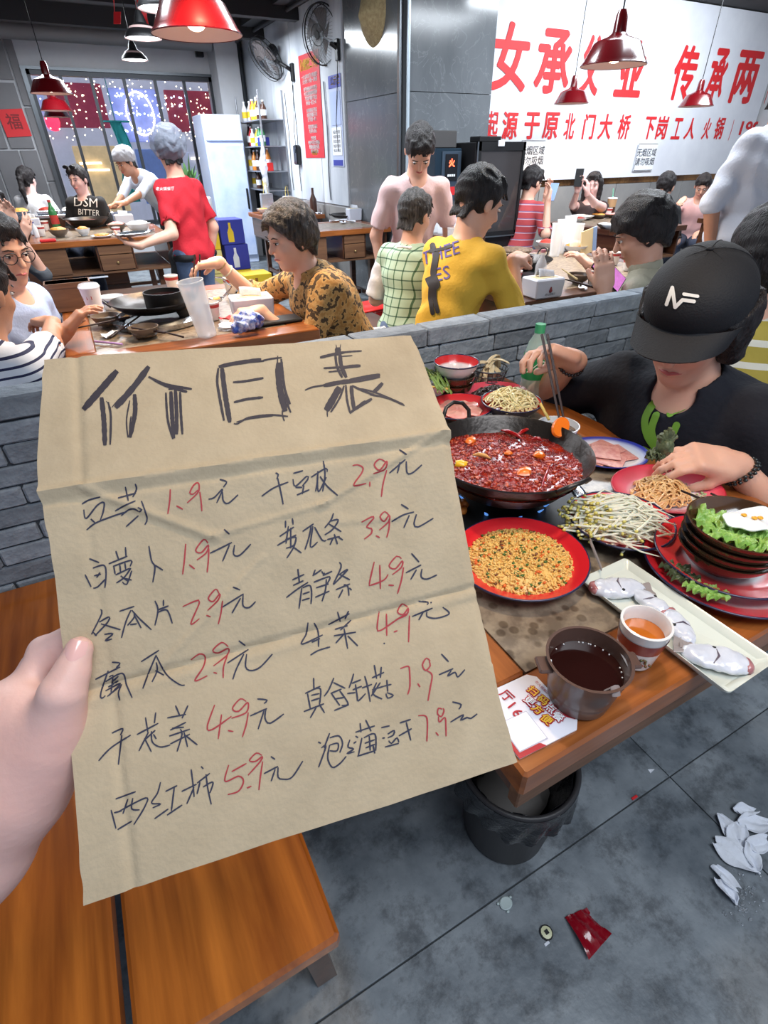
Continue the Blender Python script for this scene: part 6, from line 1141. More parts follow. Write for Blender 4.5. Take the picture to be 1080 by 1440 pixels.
# ================================================================== PEOPLE
def skinmat(n, c, c2): return mat(n, c, .5, sss=.12, var=(7, c2, .3), bump=(160, .06))
SK = skinmat('skin_light', srgb(226, 178, 154), srgb(212, 156, 132)); SKT = skinmat('skin_tan', srgb(196, 142, 112), srgb(178, 122, 94)); SKP = skinmat('skin_pale', srgb(228, 192, 184), srgb(214, 164, 154))
def hairmat(n, c, c2, st=(60, 60, 8)): return mat(n, c, .42, var=(1.5, c2, .12), bump=(4, .9), stretch=st, spec=.35)
HB = hairmat('hair_black', srgb(24, 21, 22), srgb(44, 38, 38)); HG = hairmat('hair_greying', srgb(26, 22, 22), srgb(84, 77, 74))
mt_lip = mat('lips', srgb(190, 96, 92), .4); mt_brow = mat('brow', srgb(50, 38, 34), .8); mt_eye = mat('eye_dark', srgb(30, 22, 22), .2); mt_eyew = mat('eye_white', srgb(225, 220, 216), .25)
def fab(n, c, v=.85, bump=.25, c2=None): return mat(n, c, .85, var=(14, c2 or tuple(x*v for x in c), .3), bump=(90, bump))
def vec(a): return np.array(a, float)
def unit(a): a = vec(a); return a/np.linalg.norm(a)
def hand_prims(W, d, n, s=1., curl=.35, side=1, thumb=.5, spread=.12, fr=1., curls=None):
    d = unit(d); n = vec(n); n = unit(n-d*n.dot(d)); t = np.cross(n, d)*side; P = []
    M = np.array([d, t, n]); P.append(rbx(W+d*.048*s, (.034*s, .026*s, .004*s), .011*s, M, None, .012))
    P.append(ell(W+d*.03*s+t*.024*s+n*.006*s, (.034*s, .015*s, .015*s), M, None, .012)); P.append(cap(W-d*.01*s, W+d*.025*s, .0235*s, .024*s, None, .015))
    L = (.040, .026, .021); sc = (.93, 1.02, .97, .78); rr = (.0088, .009, .0086, .0076)
    for i in range(4):
        b = W+d*(.083-.004*abs(i-1))*s+t*(.0265-.0175*i)*s; a = 0; cur = b; sp = (1.5-i)*spread*.5; cc = curls[i] if curls else curl
        for j in range(3):
            a += cc*(.8 if j == 0 else 1.1); dd = d*math.cos(a)+n*math.sin(a)+t*sp*max(0, math.cos(a)); dd = unit(dd); nx = cur+dd*L[j]*sc[i]*s
            r0 = rr[i]*s*fr*(1-.06*j); P.append(cap(cur, nx, r0, r0*.93, None, .004 if j else .007)); cur = nx
    b = W+d*.022*s+t*.027*s+n*.004*s; dd = unit(d*.72+t*(.75-.5*thumb)+n*(.15+.7*thumb)); m1 = b+dd*.036*s; P.append(cap(b, m1, .0125*s, .0115*s, None, .012)); dd2 = unit(dd+d*.35-t*.25*thumb); m2 = m1+dd2*.03*s
    P.append(cap(m1, m2, .011*s*fr, .0095*s*fr, None, .005)); return P
def ik(S, W, l1, l2, pole):
    D = W-S; L = np.linalg.norm(D)
    if L > (l1+l2)*.995: W = S+D/L*(l1+l2)*.995; D = W-S; L = np.linalg.norm(D)
    u = D/L; a = (l1*l1-l2*l2+L*L)/(2*L); hh = math.sqrt(max(l1*l1-a*a, 0)); p = vec(pole); p = p-u*p.dot(u); p = unit(p); return S+u*a+p*hh, W
def person(label, head, face, lean=15, look=(0, 15), s=1., sit=True, hands=None, top=None, sleeve=.5, topm=None, pants=None, skin=SK, hair='short', hairm=HB, h=.008, girth=1., group=None, hem=.02, shoes=None, legs=True, eyes=True, leansd=0, twist=0, neckhole=.062, wrk=.003, apron=None, roll=0, hatcut=None, fringe=-.03):
    f = vec((math.cos(R(face)), math.sin(R(face)), 0)); l = vec((-f[1], f[0], 0)); up = vec((0, 0, 1)); ln = R(lean)
    sp = unit(up*math.cos(ln)+f*math.sin(ln)+l*math.tan(R(leansd))); tf = unit(f-sp*f.dot(sp)); tl = np.cross(sp, tf)
    if twist: a = R(twist); tf, tl = tf*math.cos(a)+tl*math.sin(a), tl*math.cos(a)-tf*math.sin(a)
    nl = ln*.75+R(look[1])*.35; nd = unit(up*math.cos(nl)+f*math.sin(nl))
    Hc = vec(head); nb = Hc-nd*.148*s; hip = nb-sp*.49*s
    root = Vector((hip[0], hip[1], 0)); o = vec(root); t = thing('person', label, 'person', root, 0, group); Hc = Hc-o; nb = nb-o; hip = hip-o
    yw, pt = R(look[0]), R(look[1]); hf = f*math.cos(yw)+l*math.sin(yw); hl0 = np.cross(up, hf); hf2 = unit(hf*math.cos(pt)-up*math.sin(pt)); hu = np.cross(hf2, hl0); hl = hl0
    if roll: a = R(roll); hu, hl = hu*math.cos(a)+hl*math.sin(a), hl*math.cos(a)-hu*math.sin(a)
    HM = np.array([hf2, hl, hu]); TM = np.array([tf, tl, sp]); hp = lambda a, b, c: Hc+(hf2*a+hl*b+hu*c)*s
    g = girth; sh = {k_: nb-sp*.065*s+tl*(k_*.158*s*(.85+.15*g)) for k_ in (1, -1)}
    ex = .006 if girth > 1.15 else 0; tor = lambda e, cut=None: [ell(hip+sp*.02*s, ((.115*g+e)*s, (.16*g+e)*s, (.12+e)*s), TM, cut, .05), ell(hip+sp*.17*s+tf*.005, ((.10*g+e)*s, (.135*g+e)*s, (.15)*s), TM, cut, .05), ell(hip+sp*.33*s, ((.11*g+e)*s, (.155*g+e)*s, (.155+e*.5)*s), TM, cut, .05), cap(sh[1]-tl*.02, sh[-1]+tl*.02, (.043+e)*s, (.043+e)*s, cut, .05), cap(nb-sp*.05*s, nb+nd*.01, (.085+e*.6)*s, (.05+e*.4)*s, cut, .04)]
    B = tor(0)
    B += [cap(nb-sp*.04*s, hp(-.02, 0, -.06), .053*s, .05*s, None, .03), ell(hp(-.01, 0, .024), (.092*s, .073*s, .092*s), HM, None, .02), ell(hp(.026, 0, -.045), (.062*s, .057*s, .075*s), HM, None, .03), ell(hp(.052, 0, -.1), (.026*s, .028*s, .019*s), HM, None, .022),
          cap(hp(.086, 0, .012), hp(.105, 0, -.026), .007*s, .012*s, None, .012), ell(hp(.074, 0, .022), (.018*s, .05*s, .009*s), HM, None, .015), ell(hp(.06, .034, -.03), (.022*s, .02*s, .02*s), HM, None, .02), ell(hp(.06, -.034, -.03), (.022*s, .02*s, .02*s), HM, None, .02),
          ell(hp(.084, 0, -.064), (.01*s, .022*s, .008*s), HM, None, .01)]
    for sg in (1, -1): B.append(ell(hp(-.004, sg*.077, -.012), (.018*s, .009*s, .03*s), HM, None, .008))
    subs = [ell(hp(.098, sg*.031, .004), (.013*s, .015*s, .009*s), HM) for sg in (1, -1)]
    hands = hands or {}; arms = {}
    for sg, ky in ((1, 'L'), (-1, 'R')):
        hd = hands.get(ky, {}); W = vec(hd['w'])-o if 'w' in hd else hip+tf*.3*s+tl*sg*.14*s+up*(.22 if sit else -.12)*s
        if hd.get('hang'): W = sh[sg]-up*.5*s+tl*sg*.05+f*hd.get('fwd', .06)
        E_, W = ik(sh[sg], W, .275*s, .25*s, hd.get('pole', tuple(-up*1.0+tl*sg*.5-tf*.4))); arms[sg] = (E_, W)
        fd = unit(W-E_); d = hd.get('d', None); d = fd if d is None else unit(d); n_ = hd.get('n', tuple(-up if abs(fd[2]) < .8 else tl*-sg))
        B += [cap(sh[sg], E_, .047*s*g**.5, .038*s*g**.5, None, .03), cap(E_, W, .038*s*g**.5, .025*s, None, .02)] + hand_prims(W+fd*.005, d, n_, s, hd.get('curl', .35), -sg, hd.get('thumb', .5))
    if legs:
        kn = {}; an = {}
        for sg in (1, -1):
            if sit: kn[sg] = hip+f*.41*s+l*sg*.1*s+up*(.0); an[sg] = vec((kn[sg][0]-f[0]*.03, kn[sg][1]-f[1]*.03, .09))
            else: kn[sg] = vec((hip[0]+f[0]*.03+l[0]*sg*.09, hip[1]+f[1]*.03+l[1]*sg*.09, .48*s)); an[sg] = vec((hip[0]+l[0]*sg*.1, hip[1]+l[1]*sg*.1, .09))
            B += [cap(hip+l*sg*.085*s, kn[sg], .078*s*g**.5, .055*s, None, .03), cap(kn[sg], an[sg], .053*s, .036*s, None, .02), cap(an[sg], an[sg]+f*.13*s-up*.05, .034*s, .026*s, None, .02)]
    body = sdf_obj('body', skin, t, B, h, .02, subs, ksub=.012)
    if eyes:
        for sg in (1, -1):
            e = MB().blob((0, 0, 0), (.007*s, .0125*s, .0052*s), 8); Mx = Matrix([list(hf2)+[0], list(hl)+[0], list(hu)+[0], [0, 0, 0, 1]]).transposed(); Mx.translation = Vector(hp(.0835, sg*.031, .003)); eo = obj('eye', xform(e, Mx), mt_eyew, t, 180)
            e = MB().blob((0, 0, 0), (.0045*s, .0055*s, .005*s), 8); Mx.translation = Vector(hp(.0885, sg*.031, .002)); obj('iris', xform(e, Mx), mt_eye, eo, 180)
            e = MB().tube([hp(.0915, sg*.018, .0068), hp(.0935, sg*.031, .0085), hp(.086, sg*.044, .0062)], .0014*s, 5); obj('eyelid', e, mt_brow, t, 60)
            e = MB().tube([hp(.094, sg*.014, .022), hp(.0935, sg*.032, .027), hp(.083, sg*.048, .022)], [.002*s, .0028*s, .0012*s], 5); obj('eyebrow', e, mt_brow, t, 60)
        e = MB().tube([hp(.084, .021, -.063), hp(.094, .008, -.059), hp(.0955, 0, -.061), hp(.094, -.008, -.059), hp(.084, -.021, -.063)], [.002*s, .004*s, .0038*s, .004*s, .002*s], 6); obj('mouth', e, mt_lip, t, 60)
    # clothing
    garments = {}
    if topm:
        cut = [(hip+sp*hem*s, -sp)] if hem > -.5 else None
        T = tor(.014+ex, cut); subsT = [cap(nb-sp*.005, nb+nd*.16*s+tf*.0, neckhole*s, neckhole*s*.95), ell(nb+tf*.065*s-sp*.0*s, (.045*s, .05*s, .04*s), TM)]
        for sg in (1, -1):
            E_, W = arms[sg]; tot = np.linalg.norm(E_-sh[sg])+np.linalg.norm(W-E_); q_ = sleeve*tot; l1 = np.linalg.norm(E_-sh[sg]); rr = .049*s*g**.5+ex
            if q_ <= l1*.98: e = sh[sg]+(E_-sh[sg])*q_/l1; T.append(cap(sh[sg], e+unit(e-sh[sg])*.03, rr+.006, rr+.008, [(e, e-sh[sg])], .035)); subsT.append(cap(e-unit(e-sh[sg])*.03, e+unit(e-sh[sg])*.05, rr-.004, rr))
            else:
                T.append(cap(sh[sg], E_, rr+.004, rr-.004, None, .035)); q2 = min((q_-l1)/max(tot-l1, 1e-6), 1); e = E_+(W-E_)*q2; T.append(cap(E_, e+unit(W-E_)*.02, rr-.004, rr-.012*q2, [(e, W-E_)], .02))
        garments['top'] = sdf_obj('top', topm, t, T, h, .03, subsT, noise=(wrk, 26), ksub=.008)
    if pants and legs:
        Pn = [ell(hip+sp*.02*s, ((.115*g+.01)*s, (.16*g+.01)*s, .125*s), TM, [(hip+sp*.09*s, sp)], .05)]
        for sg in (1, -1): Pn += [cap(hip+l*sg*.085*s, kn[sg], .088*s*g**.5, .066*s, None, .03), cap(kn[sg], an[sg], .066*s, .055*s, [(an[sg]+up*.0, an[sg]-kn[sg])], .02)]
        garments['trousers'] = sdf_obj('trousers', pants, t, Pn, max(h, .009), .03, noise=(.003, 30))
        sm = shoes or mat('shoe_dark', srgb(40, 40, 44), .6)
        for sg in (1, -1): sdf_obj('shoe', sm, t, [cap(an[sg]+up*(-.03), an[sg]+f*.15*s-up*.055, .042*s, .034*s, [((0, 0, .004), (0, 0, -1))]), cap(an[sg], an[sg]-up*.04, .042*s, .044*s)], .01, .02)
    # hair
    fr_ = (hp(.055, 0, .035), hf2*.85-hu*.55); nape = (hp(0, 0, -.055), -hu-hf2*.25)
    if hair in ('short', 'long', 'pony', 'fluffy', 'bob', 'net', 'capnet'):
        e = .012 if hair not in ('fluffy', 'bob') else .026; Hh = [ell(hp(-.014, 0, .028), ((.095+e)*s, (.076+e*.9)*s, (.09+e)*s), HM, [fr_, nape], .02), ell(hp(.045, 0, .088), (.042*s, .055*s, .02*s), HM, None, .02)]
        qh = random.Random(int(abs(face)*7+s*100)); Hh += [cap(hp(.03+.02*qh.random(), -.05+.012*i_, .098), hp(.086+.01*qh.random(), -.055+.013*i_+qh.uniform(-.006, .006), .05-.012*qh.random()), .012*s, .004*s, None, .008) for i_ in range(9)] + [cap(hp(-.06, -.05+.014*i_, -.03), hp(-.075, -.052+.015*i_, -.075-.012*qh.random()), .016*s, .005*s, None, .01) for i_ in range(8)]
        sb_ = [ell(hp(.085, 0, fringe), (.075*s, .066*s, .078*s), HM)] + [ell(hp(.01, sg*.092, -.022), (.024*s, .02*s, .034*s), HM) for sg in (1, -1)]
        if hair == 'fluffy': Hh += [ell(hp(-.03+.02*i, .05*math.sin(2.4*i), .09-.01*i), (.05*s, .05*s, .04*s), HM, None, .03) for i in range(5)] + [ell(hp(-.07, 0, -.02), (.05*s, .07*s, .06*s), HM, None, .03)]; sb_ = sb_[:1]
        if hair == 'capped': pass
        if hair == 'bob': Hh += [cap(hp(-.03, sg*.07, .02), hp(-.03, sg*.072, -.075), .04*s, .03*s, None, .03) for sg in (1, -1)]+[cap(hp(-.08, 0, .02), hp(-.07, 0, -.09), .06*s, .05*s, None, .03)]; sb_ = sb_[:1]
        if hair == 'long': Hh += [cap(hp(-.06, 0, .0), hp(-.1, 0, -.28), .078*s, .055*s, None, .03)]+[cap(hp(.0, sg*.075, .02), hp(.0, sg*.085, -.22), .032*s, .022*s, None, .03) for sg in (1, -1)]; sb_ = sb_[:1]
        if hair == 'pony': Hh += [ell(hp(-.12, 0, .0), (.03*s, .025*s, .025*s), HM, None, .01), cap(hp(-.13, 0, -.01), hp(-.13, 0, -.12), .028*s, .03*s, None, .02), cap(hp(-.13, 0, -.12), hp(-.11, 0, -.25), .03*s, .01*s, None, .02)]
        if hatcut is not None: Hh = [p_[:-2]+(((p_[-2] if isinstance(p_[-2], list) else []) + [(hp(0, 0, hatcut), hu)]),)+p_[-1:] for p_ in Hh]
        sdf_obj('hair', hairm, t, Hh, min(h, .007), .02, sb_, noise=(.0028, 75), ksub=.012)
    return t, dict(o=o, Hc=Hc, HM=HM, hp=hp, hip=hip, nb=nb, sp=sp, tf=tf, tl=tl, sh=sh, arms=arms, body=body, f=f, l=l, s=s, **garments)
def decal_px(name, mb, org, ux, vy, targets, m, parent, off=.002, cuts=1):
    """print laid on cloth: outline points (unit space) are carried to the garment along sight lines"""
    bm = bmesh.new(); vs = [bm.verts.new((v[0], v[1], 0)) for v in mb.v]
    for f in mb.f:
        try: bm.faces.new([vs[i] for i in f])
        except ValueError: pass
    bmesh.ops.triangulate(bm, faces=bm.faces[:])
    for _ in range(cuts): bmesh.ops.subdivide_edges(bm, edges=bm.edges[:], cuts=1, use_grid_fill=True)
    bmesh.ops.triangulate(bm, faces=bm.faces[:]); bm.verts.index_update(); pl = parent.matrix_basis.translation.copy(); bvs = []
    for tg in targets: bvs.append(BVHTree.FromPolygons([v.co+pl for v in tg.data.vertices], [tuple(p.vertices) for p in tg.data.polygons]))
    co = []
    for v in bm.verts:
        px_ = org[0]+ux[0]*v.co.x+vy[0]*v.co.y; py_ = org[1]+ux[1]*v.co.x+vy[1]*v.co.y; d = ray(px_, py_).normalized(); best = None
        for b in bvs:
            hh = b.ray_cast(CC, d)
            if hh[0] is not None and (best is None or hh[3] < best[3]): best = hh
        co.append(None if best is None else best[0]+(best[1] if best[1].dot(d) < 0 else -best[1])*off-pl)
    out = MB(); ix = {}
    for f in bm.faces:
        q_ = [l_.index for l_ in f.verts]
        if any(co[i] is None for i in q_): continue
        if max((co[a]-co[b]).length for a in q_ for b in q_) > .06: continue
        for i in q_:
            if i not in ix: ix[i] = len(out.v); out.v.append(tuple(co[i]))
        out.f.append(tuple(ix[i] for i in q_))
    bm.free()
    return obj(name, out, m, parent, 60) if out.f else None
def ribbon(pts, w_, n=6):
    """flat round-ended band in xy"""
    P = [Vector((p[0], p[1])) for p in pts]; Q = []
    for i in range(len(P)-1):
        a = P[max(i-1, 0)]; b = P[i]; c = P[i+1]; d = P[min(i+2, len(P)-1)]
        for k in range(n): t = k/n; Q.append(.5*((2*b)+(c-a)*t+(2*a-5*b+4*c-d)*t*t+(3*b-a-3*c+d)*t**3))
    Q.append(P[-1]); mb = MB(); N = len(Q)
    for i, q_ in enumerate(Q):
        d = (Q[min(i+1, N-1)]-Q[max(i-1, 0)]).normalized(); nn = Vector((-d.y, d.x))*w_/2; mb.v += [(q_.x+nn.x, q_.y+nn.y, 0), (q_.x-nn.x, q_.y-nn.y, 0)]
    for i in range(N-1): mb.f.append((2*i, 2*i+1, 2*i+3, 2*i+2))
    for q_, sg in ((Q[0], -1), (Q[-1], 1)):
        d = ((Q[1]-Q[0]) if sg < 0 else (Q[-1]-Q[-2])).normalized()*sg; a0 = math.atan2(d.y, d.x); n0 = len(mb.v); mb.v += [(q_.x+w_/2*math.cos(a0-1.57+3.14*k/8), q_.y+w_/2*math.sin(a0-1.57+3.14*k/8), 0) for k in range(9)]; mb.f.append(tuple(range(n0, n0+9)))
    return mb
def glasses(t, D, m, r=.022):
    hp = D['hp']; s = D['s']; mb = MB()
    for sg in (1, -1): mb.tube([hp(.102-.006*abs(math.cos(a)), sg*.033+r*1.1*math.cos(a), .0+r*.8*math.sin(a)) for a in [k*math.pi/9 for k in range(18)]], .0016*s, 5, closed=True); mb.tube([hp(.097, sg*.057, .008), hp(.05, sg*.078, .008), hp(-.01, sg*.082, .004)], .0015*s, 5)
    mb.tube([hp(.103, .01, .002), hp(.106, 0, .004), hp(.103, -.01, .002)], .0015*s, 5); obj('glasses_frame', mb, m, t, 60)
def phone(lab, c, ydir, ndir, m=None, w_=.074, l_=.15, glow=None):
    M = frame(c, Vector(ydir).cross(Vector(ndir)), z=ndir); t = thing('phone', lab, 'phone', c); M2 = M.copy(); M2.translation = (0, 0, 0)
    obj('phone_case', MB().box((-w_/2, -l_/2, -.004), (w_/2, l_/2, .004), M=M2, bev=.002), m or mt_blk, t)
    if glow: obj('screen', MB().box((-w_/2+.004, -l_/2+.004, .004), (w_/2-.004, l_/2-.004, .0048), M=M2), glow, t)
    else: obj('camera_bump', MB().box((-w_/2+.008, l_/2-.04, .004), (-w_/2+.036, l_/2-.01, .0065), M=M2, bev=.001), m or mt_blk, t)
    return t
jean = fab('denim', srgb(88, 106, 138), .7); jeand = fab('denim_dark', srgb(48, 56, 76), .7); blackf = fab('cloth_black', srgb(30, 30, 33), .7)
# ---- man in the black cap
HC_ = pd(974, 452, 1.06)
T1, D1 = person('person in black cap and navy T-shirt with green print, reaching into the wok with chopsticks', HC_, 188, lean=25, look=(12, 22), s=1.0, hatcut=.04, girth=1.3, h=.0058, skin=SK, hair='bob', topm=fab('tee_navy', srgb(9, 11, 26), .8, .2), sleeve=.52, hem=-.02, pants=jeand, wrk=.0035,
    hands={'R': dict(w=pd(806, 508, 1.30), d=tuple(pd(762, 492, 1.27)-pd(806, 508, 1.30)), n=(-.15, -.35, -.9), curl=.62, thumb=.9, pole=(.5, .35, -.7)), 'L': dict(w=pd(1034, 655, 1.04), d=tuple(pd(974, 645, 1.03)-pd(1034, 655, 1.04)), n=(.1, .3, -.9), curl=.5, thumb=.9, pole=(.2, -.6, -.7))})
hp = D1['hp']; Mh = Matrix([list(D1['HM'][0])+[0], list(D1['HM'][1])+[0], list(D1['HM'][2])+[0], [0, 0, 0, 1]]).transposed(); Mh.translation = Vector(D1['Hc'])
mt_cap = mat('cap_black', srgb(17, 18, 24), .75, bump=(300, .25))
hm = D1['HM']; cr_ = sdf_obj('cap_crown', mt_cap, T1, [ell(hp(-.012, 0, .045), (.114, .097, .098), hm, [(hp(0, 0, .030), -hm[2])], .02), ell(hp(.03, 0, .075), (.072, .080, .055), hm, [(hp(0, 0, .030), -hm[2])], .02)], .004, .02, relax=0)
br = MB().sheet(lambda u, v: tuple(Mh @ Vector((.030+.068*math.cos((u-.5)*2.9)+.072*v*math.cos((u-.5)*2.9)**.45, .094*math.sin((u-.5)*2.9)*(1-.10*v), .040-.020*(2*(u-.5))**2*(.4+.6*v)-.016*v))), 26, 12, .003)
obj('cap_brim', br, mt_cap, T1, 60)
sm_ = MB()
for a in (0, 60, 120): sm_.tube([Mh @ Vector((-.0125+.1145*math.cos(R(a))*math.cos(R(e)), .0975*math.sin(R(a))*math.cos(R(e)), .045+.0985*math.sin(R(e)))) for e in range(-5, 186, 9)], .0009, 5)
obj('cap_seam', sm_, mt_cap, T1, 60); obj('cap_button', MB().blob(hp(-.012, 0, .144), (.007, .007, .004), 10), mt_cap, T1, 180)
glasses(T1, D1, mat('glasses_black', srgb(20, 20, 22), .3), .023)
obj('cap_strap', MB().tube([hp(-.085, -.09, .045), hp(-.12, -.12, .02), hp(-.15, -.09, -.05)], .003, 6), mt_cap, T1, 60)
emb = mat('emblem_white', srgb(232, 230, 226), .6)
for k, p_ in enumerate((((938, 428), (946, 405), (950, 432), (960, 422), (976, 424)), ((962, 414), (981, 417)))):
    w0 = 5 if k == 0 else 4.5; mb = MB()
    for a, b in zip(p_, p_[1:]): r_ = ribbon([a, b], w0, 3); mb.add(r_.v, r_.f)
    decal_px('cap_emblem', mb, (0, 0), (1, 0), (0, 1), [cr_], emb, T1, .002, 1)
tx = text_mb('GET INTO GAMES', 1, .0); decal_px('cap_lettering', tx, (1036, 462), (5.2, -2.6), (-1.2, -5.5), [cr_, D1['body']], emb, T1, .002, 1)
grn = mat('print_green', srgb(112, 158, 48), .7)
for k, (p_, w0) in enumerate(((((921, 564), (908, 590), (912, 615), (927, 634)), 10), (((923, 585), (917, 604), (921, 622)), 10), (((942, 582), (961, 574)), 10), (((952, 598), (944, 616)), 10), (((905, 632), (922, 640)), 10))):
    decal_px('shirt_print', ribbon(p_, w0), (0, 0), (1, 0), (0, 1), [D1['top']], grn, T1, .003, 1)
bd = MB()
for k in range(26): a = k*math.pi/13; bd.blob((.033*math.cos(a), .033*math.sin(a), 0), .0048, 6)
Wr = Vector(D1['arms'][-1][1]); ax = (Wr-Vector(D1['arms'][-1][0])).normalized(); Mb = frame(Wr-ax*.012, ax.orthogonal(), z=ax); obj('bead_bracelet', xform(bd, Mb), mat('bead_dark', srgb(36, 26, 26), .35, coat=.4), T1, 180)
bd = MB()
for k in range(40): a = k*math.pi/10; bd.blob((.033*math.cos(a+.1*(k//20)), .033*math.sin(a+.1*(k//20)), .007*(k//20)), (.0045, .0045, .004), 6)
Wl = Vector(D1['arms'][1][1]); ax = (Wl-Vector(D1['arms'][1][0])).normalized(); Mb = frame(Wl-ax*.02, ax.orthogonal(), z=ax); obj('metal_bracelet', xform(bd, Mb), mat('bracelet_metal', srgb(70, 74, 74), .35, .7), T1, 180)
tip = pd(791, 611, 1.06); gr = pd(764, 480, 1.24)
for k, dx in enumerate((0, .006)): sticks('chopstick', ('left one of the two dark chopsticks in the hand of the person in black cap', 'right one of the two dark chopsticks in the hand of the person in black cap')[k], tip+Vector((dx, -dx, 0)), gr+(gr-tip)*.08+Vector((dx*2, -dx, 0)), .0036)
cs = thing('carrot_slice', 'orange carrot slice gripped by the chopsticks over the wok rim', 'food', pd(788, 601, 1.055)); obj('slice', MB().lathe([(0, -.004), (.024, -.004), (.026, 0), (.024, .004), (0, .004)], 20, sy=.7, M=Matrix.Rotation(R(50), 4, 'X') @ Matrix.Rotation(.5, 4, 'Z')), mt_carrot, cs, 40)
vg = thing('leafy_bundle', 'dark green leafy bundle held up in the hand with the metal bracelet', 'vegetable', pd(936, 622, .985))
mtv = mat('seaweed_green', srgb(62, 70, 46), .5, var=(80, srgb(110, 118, 84)), bump=(60, .5)); q = random.Random(3)
for k in range(7): a = (k-3)*.22; mb = MB().tube([(0, 0, -.028), Vector(CX)*math.sin(a)*.018+Vector((0, 0, .01)), Vector(CX)*math.sin(a)*.03+Vector((0, 0, .03-.006*abs(k-3)))], [.004, .006, .004], 7); obj('stalk', mb, mtv, vg, 60)
obj('leaf_mass', MB().blob((0, 0, -.012), (.016, .016, .02), 12, .25, seed=2), mtv, vg, 60)
for k in range(4): obj('leaf', leafmesh(CX*(-.014+.002*k)+Vector((0, 0, -.034+.004*k)), .016, .012, .002, 50+k, .004, M=Matrix.Rotation(k, 4, 'Z')), mtv, vg, 60)
# ---- hand holding the cardboard
hn_ = thing('hand', 'bare hand and forearm gripping the left edge of the cardboard', 'hand', (-.1, .3, 1.0)); O = vec((-.1, .3, 1.0)); q_ = lambda x, y, d: vec(pd(x, y, d))-O
bd_ = lambda x, y, off: vec(bpt(*board_uv(x, y), off))-O
P = [cap(q_(-80, 1270, .40), q_(20, 1120, .40), .035, .025, None, .02), cap(q_(18, 1120, .40), q_(44, 1065, .395), .025, .024, None, .03), cap(q_(-22, 1200, .402), q_(-6, 1110, .40), .029, .026, None, .03),
     cap(q_(30, 1100, .398), q_(40, 1010, .395), .029, .024, None, .03), cap(q_(10, 1090, .405), q_(12, 1000, .405), .026, .022, None, .03), cap(q_(68, 1075, .392), q_(78, 1030, .389), .017, .0155, None, .02),
     cap(q_(74, 1040, .388), q_(94, 975, .381), .0165, .013, None, .02)]
th = [bd_(94, 972, .016), bd_(108, 945, .0125), bd_(117, 914, .0105)]; P += [cap(q_(82, 1010, .387), th[0], .0140, .0122, None, .012), cap(th[0], th[1], .0122, .0116, None, .006), cap(th[1], th[2], .0118, .0098, None, .006)]
# four fingers: from the knuckles to behind the card
for i, (kx, ky, kd, mx_, my_, tx_, ty_) in enumerate(((28, 985, .402, 62, 915, 92, 880), (12, 990, .412, 52, 935, 110, 905), (8, 1015, .42, 60, 975, 125, 950), (10, 1050, .425, 70, 1025, 130, 1005))):
    k0 = q_(kx, ky, kd); m0 = vec(pd(mx_, my_, kd+.012))-O; b1 = bd_(max(tx_, 118), ty_, -.012-.0015*i); P += [cap(k0, m0, .0125-.0006*i, .0105, None, .007), cap(m0, b1, .0105, .0088, None, .006), cap(b1, b1+(bd_(tx_+50, ty_-14, -.012)-b1)*.5, .0088, .0078, None, .004)]
sdf_obj('skin', SKP, hn_, P, .0018, .02)
nm_ = MB(); nf = (BN*1).normalized(); nt_ = Vector(th[2])-Vector(th[1]); Mn = frame(Vector(th[2])*.78+Vector(th[1])*.22+nf*.0078, nt_.cross(nf), z=nf)
nm_.sheet(lambda u, v: tuple(Mn @ Vector(((u-.5)*.0145*(1-.15*(2*v-1)**2), (v-.46)*.0195, .0034-.0085*(2*(u-.5))**2*.5-.001*(2*v-1)**2))), 10, 10, .0008)
obj('thumb_nail', nm_, mat('nail', srgb(236, 186, 180), .2, coat=.5), hn_, 60)
# ---- woman in patterned blouse
mt_blouse = mat('blouse_pattern', srgb(196, 152, 92), .85, bump=(90, .2)); nt = mt_blouse.node_tree; tc = nt.nodes.new('ShaderNodeTexCoord'); vo = nt.nodes.new('ShaderNodeTexVoronoi'); vo.inputs['Scale'].default_value = 70; nz = nt.nodes.new('ShaderNodeTexNoise'); nz.inputs['Scale'].default_value = 44; nz.inputs['Detail'].default_value = 3
rp = nt.nodes.new('ShaderNodeValToRGB'); e = rp.color_ramp.elements; e[0].position = .44; e[0].color = V4(srgb(74, 56, 38)); e[1].position = .48; e[1].color = V4(srgb(196, 156, 98)); q3 = e.new(.62); q3.color = V4(srgb(170, 124, 68))
nt.links.new(tc.outputs['Object'], vo.inputs[0]); nt.links.new(tc.outputs['Object'], nz.inputs[0]); nt.links.new(nz.outputs[0], rp.inputs[0]); nt.links.new(rp.outputs[0], nt.nodes['Principled BSDF'].inputs['Base Color'])
T2, D2 = person('person with short greying hair in tan patterned blouse reaching out with chopsticks', pd(408, 334, 2.12), 182, lean=28, look=(8, 12), s=.96, girth=1.2, h=.0065, fringe=.0, hair='fluffy', hairm=HG, topm=mt_blouse, sleeve=.68, hem=-.06, pants=blackf, wrk=.005,
    hands={'R': dict(w=pd(308, 370, 2.32), d=tuple(pd(272, 376, 2.3)-pd(308, 370, 2.32)), n=(0, 0, -1), curl=.5, thumb=.8, pole=(.2, .3, -.6)), 'L': dict(w=(.60, 2.22, .79), d=(-1, .1, 0), n=(0, 0, -1), curl=.5, pole=(.6, -.5, -.6))})
W2 = Vector(D2['arms'][-1][1]); E2 = Vector(D2['arms'][-1][0]); ax = (W2-E2).normalized()
for k, a_ in enumerate((.012, .05)): M = frame(W2-ax*a_, ax.orthogonal(), z=ax); obj('bracelet', MB().tube([M @ Vector((.029*math.cos(b*.35), .029*math.sin(b*.35), 0)) for b in range(18)], .0028, 6, closed=True), (mat('jade_bangle', srgb(214, 206, 186), .3) if k else mt_knob), T2, 60)
